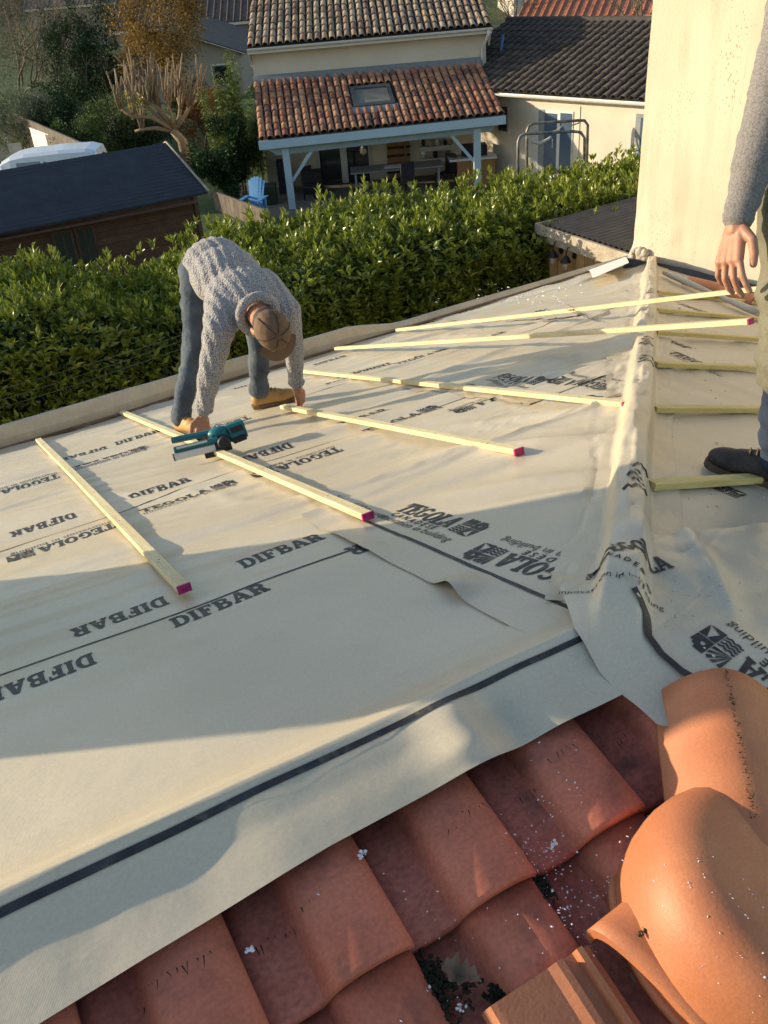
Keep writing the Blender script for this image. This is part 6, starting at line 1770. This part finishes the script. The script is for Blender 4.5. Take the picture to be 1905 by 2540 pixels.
# ------------------------------------------------------------------ worker bending over the battens
def PY(px, py, y): return at_y(px, py, y)
fA = on_l(470, 1082); fB = on_l(664, 1012)                      # soles (picture left / right)
ank_a = Vector((fA.x, fA.y + .10, CZ - K - TS * (fA.y + .10) + .115)); ank_b = Vector((fB.x - .015, fB.y + .06, CZ - K - TS * (fB.y + .06) + .115))
hipL, hipR = PY(488, 678, 4.84), PY(606, 695, 4.82)
kneeL, kneeR = PY(480, 862, 4.74), PY(642, 852, 4.72)
pel = PY(526, 650, 4.84); chest = PY(606, 735, 4.48); neck = PY(640, 780, 4.26)
shL, shR = PY(541, 826, 4.33), PY(712, 772, 4.30)
wrL, wrR = PY(503, 1030, 4.34), PY(736, 962, 4.40)
elL = shL.lerp(wrL, .5) + Vector((-.012, -.02, .0)); elR = shR.lerp(wrR, .5) + Vector((.012, .0, .0))
head = PY(664, 806, 4.10); crown = (head - neck).normalized()
body_o = (fA + fB) / 2
trunk_ax = (chest - pel).normalized(); side = (shR - shL).normalized()
prims = []
prims += chain([ank_a, kneeL, hipL], [.034, .045, .062]) + chain([ank_b, kneeR, hipR], [.034, .045, .062])
for a, s_ in ((ank_a, fA), (ank_b, fB)): prims.append(cap(a, a + (Vector((.02, -.08, -.04)) if a is ank_a else Vector((.07, -.03, -.04))), .042, .03))
prims += [ell(pel, trunk_ax, .13, .10, .12), ell(pel.lerp(chest, .5), trunk_ax, .13, .10, .2), ell(chest, trunk_ax, .145, .11, .18)]
prims += chain([chest + side * .05, shR], [.1, .07]) + chain([chest - side * .05, shL], [.1, .07])
prims += chain([shL, elL, wrL], [.046, .038, .029]) + chain([shR, elR, wrR], [.046, .036, .028])
prims += chain([chest + trunk_ax * .08, neck, head], [.09, .062, .062])
# head: skull, jaw, nose, ears (face looks down towards the battens)
face = (Vector((.30, .25, -1)) - crown * Vector((.30, .25, -1)).dot(crown)).normalized(); ear = crown.cross(face).normalized()
prims += [sph(head + crown * .05, (ear * .078, face * .098, crown * .105)), sph(head - crown * .045 + face * .04, (ear * .055, face * .06, crown * .07)), cap(head + face * .095 + crown * .0, head + face * .115 - crown * .025, .012, .016), 
          sph(head + face * .09 - crown * .07, (ear * .025, face * .012, crown * .008))]
for s_ in (-1, 1):
    prims.append(sph(head + ear * s_ * .082 + crown * .005 - face * .005, (ear * .012, face * .022, crown * .034)))
    prims.append(sph(head + ear * s_ * .032 + face * .092 + crown * .03, (ear * .014, face * .008, crown * .008)))
up_l = Vector((0, TS, 1)).normalized()
# gripping hand (picture left) and reaching hand (picture right)
hands1 = hand(wrL, PY(503, 1080, 4.28) - wrL, Vector((.1, -1, .35)), 1, curl=(.9, 1.25, 1.25, 1.25, 1.25), thumb_in=.9, palm=.08, size=1.08)
hands1b = hand(wrR, PY(750, 1010, 4.40) - wrR, Vector((.55, -.75, .4)), -1, curl=(.5, .55, .6, .65, .7), spread=.5, thumb_in=.35, palm=.08, size=1.05)
man = blob('person', prims, .0062, M_SKIN, None, smooth=3, org=body_o, fine=((hands1, .0035), (hands1b, .0035)), label='worker in grey knit sweater and cap bending over the battens', cat='person')
# jeans
pj = chain([ank_a + Vector((0, 0, -.005)), ank_a.lerp(kneeL, .12), ank_a.lerp(kneeL, .45), kneeL, kneeL.lerp(hipL, .5), hipL], [.062, .057, .055, .063, .078, .105]) + chain([ank_b + Vector((0, 0, -.005)), ank_b.lerp(kneeR, .12), ank_b.lerp(kneeR, .45), kneeR, kneeR.lerp(hipR, .5), hipR], [.063, .060, .060, .066, .076, .105])
pj += [ell(pel + Vector((0, .02, -.02)), trunk_ax, .165, .135, .14), ball(hipL.lerp(hipR, .5), .12)]
def folds(co): 
    return (.014 * vnoise(co[:, 0] * 9 + co[:, 2] * 9, co[:, 2] * 17) + .009 * vnoise(co[:, 1] * 14, co[:, 2] * 40 + co[:, 0] * 12)).astype(np.float32)
blob('jeans', pj, .010, M_JEANS, man, smooth=4, disp=folds)
# sweater: trunk, sleeves, hem, collar
low = pel - trunk_ax * .06
sw = [ell(pel + trunk_ax * .05, trunk_ax, .205, .165, .16), ell(pel.lerp(chest, .45), trunk_ax, .215, .165, .22), ell(chest, trunk_ax, .225, .165, .21), ell(chest + trunk_ax * .08, trunk_ax, .17, .13, .15)]
sw = [sph(pel + trunk_ax * .04, (side * .185, trunk_ax.cross(side) * .16, trunk_ax * .15)), sph(pel.lerp(chest, .45), (side * .196, trunk_ax.cross(side) * .165, trunk_ax * .25)), sph(chest, (side * .205, trunk_ax.cross(side) * .155, trunk_ax * .20)), sph(chest + trunk_ax * .09, (side * .17, trunk_ax.cross(side) * .13, trunk_ax * .15))]
sw += chain([chest + side * .10, shR + side * .0], [.125, .078]) + chain([chest - side * .10, shL - side * .0], [.125, .080])
cuL, cuR = wrL.lerp(elL, .16), wrR.lerp(elR, .16)
sw += chain([shL, shL.lerp(elL, .5), elL, elL.lerp(cuL, .6), cuL], [.080, .072, .064, .055, .046]) + chain([shR, shR.lerp(elR, .5), elR, elR.lerp(cuR, .6), cuR], [.074, .062, .054, .048, .042])
def cable(co):
    a = co @ np.array(side); b_ = co @ np.array(trunk_ax); c_ = co[:, 2]
    rib = .0030 * np.sin(a * 130 + 1.5 * np.sin(b_ * 14)) 
    return (rib + .006 * vnoise(a * 9 + 3, b_ * 5) + .0035 * vnoise(c_ * 24, a * 14 + b_ * 8)).astype(np.float32)
swo = blob('sweater', sw, .0085, M_KNIT, man, smooth=5, disp=cable)
def ring(c, ax_, R, r, n=22, sx_=1.0):
    x, y, z = frame_of(ax_); pts = [c + (x * math.cos(6.2831853 * k / n) * sx_ + y * math.sin(6.2831853 * k / n)) * R for k in range(n + 1)]
    return pts
MB().tube(ring(neck + crown * .005, crown, .098, .03), .026, 10).build('collar', M_KNIT, swo)
MB().tube(ring(cuL, (elL - wrL), .041, .01), .011, 8).build('cuff', M_KNIT, swo); MB().tube(ring(cuR, (elR - wrR), .038, .01), .011, 8).build('cuff', M_KNIT, swo)
# hair and cap
hc = head + crown * .05
blob('hair', [sph(hc - face * .012 - crown * .015, (ear * .083, face * .096, crown * .096))], .007, M_HAIR, man, smooth=3)
cp_ = [sph(hc + crown * .022, (ear * .092, face * .110, crown * .098))]
capo = blob('cap', cp_, .007, M_CAPC, man, smooth=3)
Pg = np.zeros((9, 13, 3))
for i in range(9):
    for j in range(13):
        a = math.radians(-52 + j * 104 / 12); q = i / 8
        Rr = .100 + q * .070 * math.cos(a * .9); p = hc + crown * (.022 - .012 * q - .03 * (math.sin(a) ** 2)) + face * (math.cos(a) * Rr * 1.08) + ear * (math.sin(a) * Rr * .92)
        Pg[i, j] = p
vz = MB().grid(Pg); vz.grid(Pg - np.array(crown) * .006, flip=True); vz.build('visor', M_CAPC, capo)
MB().lathe(hc + crown * .118, [(.001, .004), (.009, .003), (.010, -.004)][::-1], 10, axis=crown).build('button', M_CAPC, capo)
for k_ in range(6):
    a_ = 6.2831853 * k_ / 6; pts_ = []
    for j_ in range(8):
        t_ = math.radians(8 + j_ * 11); pts_.append(hc + crown * (.022 + .0995 * math.cos(t_)) + (ear * (.0935 * math.cos(a_)) + face * (.1115 * math.sin(a_))) * math.sin(t_))
    MB().tube(pts_, .0022, 5).build('seam', M_HAIR, capo)
# boots
def boot(ank, toe_dir, mat, name='boot', L=.29, k_=1.0, hi=.12, parent=None, laces=True):
    g = Vector((ank.x, ank.y, 0)); td = Vector((toe_dir[0], toe_dir[1], 0)).normalized()
    def gz(p): return roof_z(p.x, p.y) + .012
    heel = ank - td * .06; toe = heel + td * L; sidev = Vector((-td.y, td.x, 0))
    for p in (heel, toe): p.z = gz(p)
    ax_ = (toe - heel).normalized(); nz = sidev.cross(ax_); nz = nz if nz.z > 0 else -nz
    zu = Vector((0, 0, 1)); pr = [cap(heel + nz * .050 + ax_ * .050, ank - zu * .01, .042, .036), cap(heel + nz * .05 + ax_ * .05, heel + nz * .045 + ax_ * .17, .044, .042), sph(heel + ax_ * .205 + nz * .040, (sidev * .051, ax_ * .085, nz * .038)), cap(heel + nz * .080 + ax_ * .075, heel + nz * .055 + ax_ * .19, .038, .034),
          cap(ank - zu * .01, ank + zu * (hi * .2), .038, .038)]
    bo_ = blob(name, pr, .006, mat, parent, smooth=4)
    out = [(0.012, -.030), (.05, -.040), (.10, -.038), (.17, -.046), (.22, -.050), (.26, -.042), (.285, -.018), (.290, .0), (.285, .018), (.26, .042), (.22, .050), (.17, .046), (.10, .038), (.05, .040), (.012, .030), (0, .0)]
    MB().prism([heel + ax_ * a + sidev * s for a, s in out], nz * .022).build('sole', M_SOLE, bo_)
    if laces:
        for k in range(5):
            c = heel + ax_ * (.085 + k * .021) + nz * (.1185 - k * .0058)
            MB().tube([c - sidev * .024 - nz * .006, c + nz * .004, c + sidev * .024 - nz * .006], .0032, 6).build('lace', M_LACE, bo_)
    return bo_
boot(ank_a, (.25, -1), M_TAN, parent=man); boot(ank_b, (.93, -.42), M_TAN, parent=man)

# ------------------------------------------------------------------ second worker, cut by the right picture edge
def RS(px, py, s): return along(px, py, s)
sh2 = RS(1975, 10, 2.44); el2 = RS(1893, 322, 2.42); wr2 = RS(1828, 552, 2.46); 
pel2 = RS(2075, 470, 2.50); ch2 = RS(2090, 120, 2.46); nk2 = RS(2110, -120, 2.44); hd2 = RS(2125, -230, 2.42)
kn2 = RS(1962, 872, 2.58); an2 = on_r(1918, 1150, .0); an2 = Vector((2.215, 1.585, CZ - K - TS * 2.215 + .12)); hip2 = RS(1990, 520, 2.50); hip2b = RS(2150, 520, 2.55); kn2b = RS(2160, 850, 2.7); an2b = Vector((2.75, 1.42, CZ - K - TS * 2.75 + .11)); sh2b = RS(2230, 20, 2.5)
prims = chain([an2, kn2, hip2], [.045, .062, .085]) + chain([an2b, kn2b, hip2b], [.045, .062, .085])
for a in (an2, an2b): prims.append(cap(a, a + Vector((-.05, .06, -.04)), .036, .03))
up2 = (ch2 - pel2).normalized(); sd2 = (sh2b - sh2).normalized(); fw2 = up2.cross(sd2)
prims += [sph(pel2, (sd2 * .155, fw2 * .11, up2 * .13)), sph(pel2.lerp(ch2, .5), (sd2 * .14, fw2 * .105, up2 * .2)), sph(ch2, (sd2 * .165, fw2 * .115, up2 * .18))]
el2b = sh2b + Vector((.05, -.03, -.27)); wr2b = el2b + Vector((-.05, .08, -.24))
prims += chain([ch2, sh2, el2, wr2], [.09, .06, .046, .031]) + chain([ch2, sh2b, el2b, wr2b], [.09, .06, .046, .031]) + chain([ch2, nk2, hd2], [.09, .06, .07])
prims += [sph(hd2 + up2 * .05, (sd2 * .078, fw2 * .098, up2 * .115)), sph(hd2 + fw2 * .08, (sd2 * .016, fw2 * .035, up2 * .022))]
hd_dir = RS(1800, 690, 2.46) - wr2
hands2 = hand(wr2, hd_dir, (U * -.8 + V * -.5), -1, curl=(.45, .40, .52, .62, .72), spread=.28, thumb_in=.55, size=1.08, palm=.10)
hands2b = hand(wr2b, Vector((0, 0, -1)), sd2, 1)
g2 = (an2 + an2b) / 2; g2 = Vector((g2.x, g2.y, g2.z - .11))
man2 = blob('person', prims, .0062, M_SKIN, None, smooth=3, org=g2, fine=((hands2, .003), (hands2b, .005)), label='worker in grey sweatshirt and khaki trousers cut off by the right edge', cat='person')
pj = chain([kn2 + Vector((0, 0, -.06)), kn2, kn2.lerp(hip2, .5), hip2], [.088, .094, .105, .125]) + chain([kn2b + Vector((0, 0, -.06)), kn2b, kn2b.lerp(hip2b, .5), hip2b], [.088, .094, .105, .125]) + [sph(pel2, (sd2 * .185, fw2 * .145, up2 * .15))]
blob('trousers', pj, .010, M_KHAKI, man2, smooth=4, disp=folds)
blob('jeans', chain([an2 + Vector((0, 0, -.02)), an2.lerp(kn2, .5), kn2], [.066, .070, .078]) + chain([an2b + Vector((0, 0, .02)), an2b.lerp(kn2b, .5), kn2b], [.066, .07, .078]), .010, M_JEANS2, man2, smooth=4, disp=folds)
cu2 = wr2.lerp(el2, .07)
sw = [sph(pel2 + up2 * .10, (sd2 * .19, fw2 * .15, up2 * .16)), sph(pel2.lerp(ch2, .5), (sd2 * .185, fw2 * .145, up2 * .22)), sph(ch2, (sd2 * .20, fw2 * .15, up2 * .19))]
sw += chain([ch2 - sd2 * .08, sh2], [.13, .082]) + chain([ch2 + sd2 * .08, sh2b], [.13, .082])
sw += chain([sh2, sh2.lerp(el2, .5), el2, el2.lerp(cu2, .5), cu2], [.078, .068, .062, .056, .042]) + chain([sh2b, el2b, wr2b], [.078, .062, .045])
def crease(co):
    d = (co - np.array(el2)) @ np.array((wr2 - sh2).normalized())
    return (.006 * vnoise(d * 42 + co[:, 0] * 12, co[:, 2] * 5) + .004 * vnoise(d * 80, co[:, 0] * 20 + 4)).astype(np.float32)
sw2 = blob('sweatshirt', sw, .008, M_KNIT2, man2, smooth=4, disp=crease)
MB().tube([cu2, cu2.lerp(wr2, .5), wr2.lerp(cu2, -.25)], [.044, .042, .038], 16).build('cuff', M_KNIT2, sw2)
MB().tube(ring(pel2 - up2 * .02, up2, .165, .02), .02, 8).build('hem', M_KNIT2, sw2)
blob('hair', [sph(hd2 + up2 * .06 - fw2 * .01, (sd2 * .085, fw2 * .10, up2 * .11))], .008, M_HAIR, man2, smooth=3)
for a_, td_ in ((an2, (-.60, .80)), (an2b, (-.6, .8))):
    bo_ = boot(a_, td_, M_SHOE, 'shoe', parent=man2, hi=.08)
# ================================================================== cordless nail gun
M_TEAL = pm('teal_plastic', (.01, .13, .155), rough=.42, var=.08, scale=10)
M_SILV2 = pm('brushed_alloy', (.55, .56, .57), rough=.35, var=.06, metal=.6)
M_BLKP = pm('black_plastic', (.02, .02, .022), rough=.55, var=.2)
no = on_l(527, 1136); no.z += .0
gx_ = Vector((.955, -.297, 0)); gx_.z = -TS * gx_.y; gx_.normalize(); gz_ = Vector((0, TS, 1)).normalized(); gy_ = gz_.cross(gx_)
no = no + gz_ * .017
gun = thing('nail_gun', 'teal cordless nail gun resting on the second batten under the worker\'s hand', 'nail gun', no)
def gp_(a, b_, z): return no + gx_ * a + gy_ * b_ + gz_ * z
MB().beam(gp_(-.17, -.012, .034), gp_(.045, -.012, .034), .026, .036, up=gz_, bevel=.004).build('magazine', M_SILV2, gun)
MB().beam(gp_(-.165, -.008, .066), gp_(.05, -.008, .066), .034, .028, up=gz_, bevel=.008).build('magazine_cover', M_TEAL, gun)
MB().beam(gp_(-.15, -.022, .074), gp_(.0, -.022, .074), .012, .008, up=gz_).build('slide_rail', M_SILV2, gun)
MB().beam(gp_(-.17, .045, .105), gp_(.02, .045, .098), .036, .030, up=gz_, bevel=.01).build('handle', M_TEAL, gun)
blob('motor_housing', [cap(gp_(.04, .04, .055), gp_(.12, .05, .07), .036, .040), sph(gp_(.06, .035, .09), (gx_ * .06, gy_ * .04, gz_ * .032))], .006, M_TEAL, gun, smooth=4)
MB().lathe(gp_(.075, -.012, .05), [(.018, 0), (.030, .006), (.032, .03), (.024, .045)], 16, axis=-gy_).build('depth_wheel', M_BLKP, gun)
MB().beam(gp_(.03, -.01, .028), gp_(.105, -.01, .03), .04, .05, up=gz_, bevel=.01).build('nose', M_BLKP, gun)
bt_ = MB().beam(gp_(.105, .035, .075), gp_(.185, .05, .082), .078, .085, up=gz_, bevel=.016).build('battery', M_TEAL, gun)
MB().beam(gp_(.115, .028, .04), gp_(.178, .04, .046), .083, .03, up=gz_, bevel=.008).build('battery_foot', M_BLKP, bt_)
MB().beam(gp_(-.03, -.01, .004), gp_(.02, -.01, .004), .02, .03, up=gz_, bevel=.003).build('contact_foot', M_BLKP, gun)

for k in range(3): MB().lathe(gp_(.055 + k * .022, -.0005 + .002 * k, .096), [(.0001, 0), (.004, 0), (.004, .003), (.0001, .003)], 8, axis=gz_).build('screw', M_BLKP, gun)
MB().tube([gp_(.02, .045, .075), gp_(.0, .04, .06), gp_(-.03, .04, .062), gp_(-.05, .045, .085)], .006, 8).build('trigger_guard', M_BLKP, gun)
MB().beam(gp_(.112, .0, .09), gp_(.18, .01, .096), .006, .03, up=gz_).build('battery_label', M_BLKP, bt_)
MB().tube([gp_(.10, .07, .10), gp_(.09, .10, .12), gp_(.05, .11, .12), gp_(.03, .08, .11)], .004, 6).build('belt_hook', M_SILV2, gun)
MB().tube([gp_(-.168, -.012, .015), gp_(-.172, -.012, .05)], .010, 8).build('magazine_end', M_BLKP, gun)
# ================================================================== small things lying about
M_FOAM = pm('white_crumbs', (.72, .72, .74), rough=.9, var=.1)
M_SAW = pm('sawdust', (.58, .48, .30), rough=.95, var=.2, scale=40)
M_MOSS = pm('moss', (.018, .022, .010), rough=1.0, col2=(.035, .032, .02), scale=40, bump=.8, bscale=90, bdist=.01)
M_LEAFD = pm('dry_oak_leaf', (.12, .075, .05), rough=.8, col2=(.18, .12, .08), scale=30)
rg_ = np.random.default_rng(91)
def crumbs(name, pts, size, mat, parent, flat=.4, label=None):
    mb = MB()
    for p in pts:
        s = size * rg_.uniform(.4, 1.4); a = rg_.uniform(0, 6.28); e = Vector((math.cos(a), math.sin(a), rg_.normal(0, .2))) * s; f_ = Vector((-math.sin(a), math.cos(a), rg_.normal(0, .2))) * s * rg_.uniform(.3, .8); h = Vector((0, 0, s * flat))
        mb.add([p - e, p - f_, p + e, p + f_, p + h], [(0, 1, 4), (1, 2, 4), (2, 3, 4), (3, 0, 4)])
    return mb.build(name, mat, parent, kind='stuff', label=label)
def t_z(x, y): return CZ - K - TS * (2 * YR - y)
pts = []
for px, py, sx_, sy_, n in ((1330, 2090, 40, 55, 75), (1440, 2230, 55, 50, 70), (1400, 1960, 80, 60, 25), (1130, 2250, 200, 130, 40), (1600, 2120, 60, 70, 30)):
    for i in range(n):
        p = on_t(px + rg_.normal(0, sx_), py + rg_.normal(0, sy_), .03); fx = ((.826 - p.x) / .2415) % 1; prof_z = .045 if fx < .58 else -.012
        p.z = t_z(p.x, p.y) + (.028 if fx < .50 else -.016 if fx > .68 else .0) + .012
        pts.append(p)
crumbs('white_crumbs', pts, .0023, M_FOAM, house0)
# black strokes left by old sealant
M_MARK = pm('black_marks', (.02, .015, .014), rough=.9)
mk = MB()
for px, py, L_, n in ((1400, 1858, 70, 10), (1330, 1905, 60, 9), (1480, 1815, 30, 6), (1545, 1780, 16, 4), (1180, 2000, 60, 8), (700, 2260, 120, 16), (420, 2410, 130, 16), (1120, 2060, 20, 4)):
    for i in range(n):
        q = (i + .5) / n; x = px + (q - .5) * L_ * 1.6 + rg_.normal(0, 2); y = py - (q - .5) * L_ * .75 + rg_.normal(0, 3)
        a = on_t(x, y, .045); l_ = rg_.uniform(.002, .016); w = rg_.uniform(.0005, .0016); sk_ = rg_.normal(0, .25)
        if rg_.random() < .35: continue
        for p, sgn in ((a, 0),):
            fx = ((.826 - p.x) / .2415) % 1; zz = t_z(p.x, p.y) + (.0475 if fx < .45 else .04 if fx < .55 else -.010)
            mk.add([(p.x - w, p.y, zz), (p.x + w, p.y, zz), (p.x + w * .3 + l_ * sk_, p.y - l_, zz - l_ * TS), (p.x - w * .3 + l_ * sk_, p.y - l_, zz - l_ * TS)], [(0, 3, 2, 1)])
mk.build('sealant_marks', M_MARK, house0, kind='stuff')
# moss and dirt in the open channel, oak leaf on it
def lump(c, r, mat, name, n=60, hgt=.35, sc=1.0, **kw):
    mb = MB()
    for i in range(n):
        a = rg_.uniform(0, 6.28); q = math.sqrt(rg_.random()) * r; p = c + Vector((math.cos(a) * q * 1.2, math.sin(a) * q, rg_.uniform(-.004, .006))); s = rg_.uniform(.003, .009) * sc
        mb.lathe(p, [(s * .6, -s * .5), (s, 0), (s * .7, s * hgt * 1.5), (s * .1, s * hgt * 2.4)], 6)
    return mb.build(name, mat, **kw)
for px, py, r in ((1085, 2470, .045), (1330, 2205, .022), (1050, 2420, .03), (1240, 2470, .015)):
    p = on_t(px, py, -.012); crumbs('moss_patch', [p + Vector((rg_.normal(0, r * .5), rg_.normal(0, r * .5), rg_.uniform(-.003, .003))) for _ in range(260)], .006, M_MOSS, house0, .8)
def oak_leaf(c, ang, L_, label):
    out = []
    for i in range(81):
        t = i / 80; side = 1 if i <= 40 else -1; q = t * 2 if i <= 40 else (1 - t) * 2
        w = .27 * math.sin(math.pi * min(1, q ** .75)) * (1 + .30 * math.sin(q * 26)) + .004; out.append((q * L_, side * w * L_))
    ca, sa = math.cos(ang), math.sin(ang); mb = MB()
    def P3(a, b_): x = c.x + a * ca - b_ * sa; y = c.y + a * sa + b_ * ca; return (x, y, c.z + TS * (y - c.y) + .75 * abs(b_) ** 1.5 * 6 + .25 * a * a / L_ + .006 * math.sin(a * 160) + .004)
    mid = [P3(q / 40 * L_, 0) for q in range(41)]
    lft = [P3(*out[i]) for i in range(41)]; rgt = [P3(*out[80 - i]) for i in range(41)]
    mb.add(mid + lft + rgt, [(i, i + 1, 41 + i + 1, 41 + i) for i in range(40)] + [(i + 1, i, 82 + i, 82 + i + 1) for i in range(40)])
    mb.build('dry_leaf', M_LEAFD, label=label, cat='leaf')
oak_leaf(on_t(1095, 2400, .012), -.9, .065, 'dry brown oak leaf lying in the open tile channel')
for i, (px, py, lb) in enumerate(((1060, 2450, 'white foam scrap nearest the oak leaf'), (1145, 2500, 'white foam scrap at the bottom of the open channel'), (900, 2120, 'white foam scrap high on the left tile'), (1370, 2095, 'white foam scrap on the tile channel left of the dome'), (620, 2355, 'white foam scrap on the tile at lower left'))):
    lump(on_t(px, py, .025 if i in (2, 3, 4) else .0), .007, M_FOAM, 'foam_scrap', n=9, sc=.45, label=lb, cat='scrap', group='foam scraps on the tiles')
# sawdust and drops on the membranes
pts = []
for i in range(520):
    x = rg_.uniform(1.5, 4.6); y = rg_.uniform(.9, 4.6)
    if x < y + .12: continue
    pts.append(Vector((x, y, float(z_r(x, y)) + .002)))
crumbs('sawdust', pts, .007, M_SAW, mem_r, .25)
pts = []
for i in range(90):
    p = on_l(1300 + rg_.normal(0, 90), 735 + rg_.normal(0, 14)); pts.append(Vector((p.x, p.y, float(z_l(p.x, p.y)) + .003)))
crumbs('white_crumbs', pts, .016, M_FOAM, mem_l, .5)
m, n_, l_, b_ = nt('water_drop'); b_.inputs['Base Color'].default_value = (.55, .51, .43, 1); b_.inputs['Roughness'].default_value = .05; b_.inputs['Specular IOR Level'].default_value = .8; M_DROP = m
mb = MB()
for i in range(70):
    x = rg_.uniform(1.1, 1.75); y = rg_.uniform(.80, 1.12); r = rg_.uniform(.0014, .0045)
    mb.lathe((x, y, float(z_foot(x, y))), [(r, 0), (r * .95, r * .25), (r * .6, r * .5), (r * .05, r * .6)], 8)
for i in range(70):
    x = rg_.uniform(1.5, 2.6); y = rg_.uniform(1.0, 1.7); r = rg_.uniform(.0016, .005)
    if x < y + .2: continue
    mb.lathe((x, y, float(z_r(x, y))), [(r, 0), (r * .95, r * .25), (r * .6, r * .5), (r * .05, r * .6)], 8)
mb.build('water_drops', M_DROP, label='rain drops beading on the membrane by the hip foot', cat='drops', kind='stuff')
# white folded corner by the wall
M_WHT = pm('white_sheet', (.75, .74, .70), rough=.5, var=.04)
a, c, d, e_ = on_l(1455, 672, .03), on_l(1545, 640, .05), on_l(1560, 652, .12), on_l(1470, 690, .10)
Pg = np.zeros((9, 7, 3))
for i in range(9):
    for j in range(7):
        s, t_ = i / 8, j / 6; p = a.lerp(c, s).lerp(e_.lerp(d, s), t_); Pg[i, j] = p + Vector((0, 0, .03 * math.sin(t_ * 3.1)))
mb = MB().grid(Pg); mb.build('folded_sheet', M_WHT, label='white folded underside of the membrane at the far hip end', cat='membrane')
# nails in the battens on the left slope

# crust along the ridge tile crest, specks and a moss tuft on the junction piece
pts = []
for i in range(160):
    q = rg_.random(); c = E0.lerp(E1b, q * .72) + RIDGE_E * (.1225 + .006 * q) + Vector((0, 0, .079)); c += Vector((rg_.normal(0, .003), rg_.normal(0, .003), 0)); pts.append(c)
crumbs('crust', pts, .0018, M_MOSS, house0, .6)
pts = []
for i in range(130):
    j = rg_.integers(3, len(prof_dome) - 1); r_, z_ = prof_dome[j]; a = rg_.uniform(1.6, 5.2)
    x_, y_, zz_ = frame_of(tilt); pts.append(DC - Vector((0, 0, .02)) + (x_ * math.cos(a) + y_ * math.sin(a)) * r_ + tilt * (z_ + .0005))
crumbs('white_crumbs', pts, .0018, M_FOAM, house0, .4)
p = on_t(1600, 2310, .085); crumbs('moss_patch', [p + Vector((rg_.normal(0, .006), rg_.normal(0, .003), rg_.uniform(-.002, .004))) for _ in range(40)], .003, M_MOSS, house0, .8)
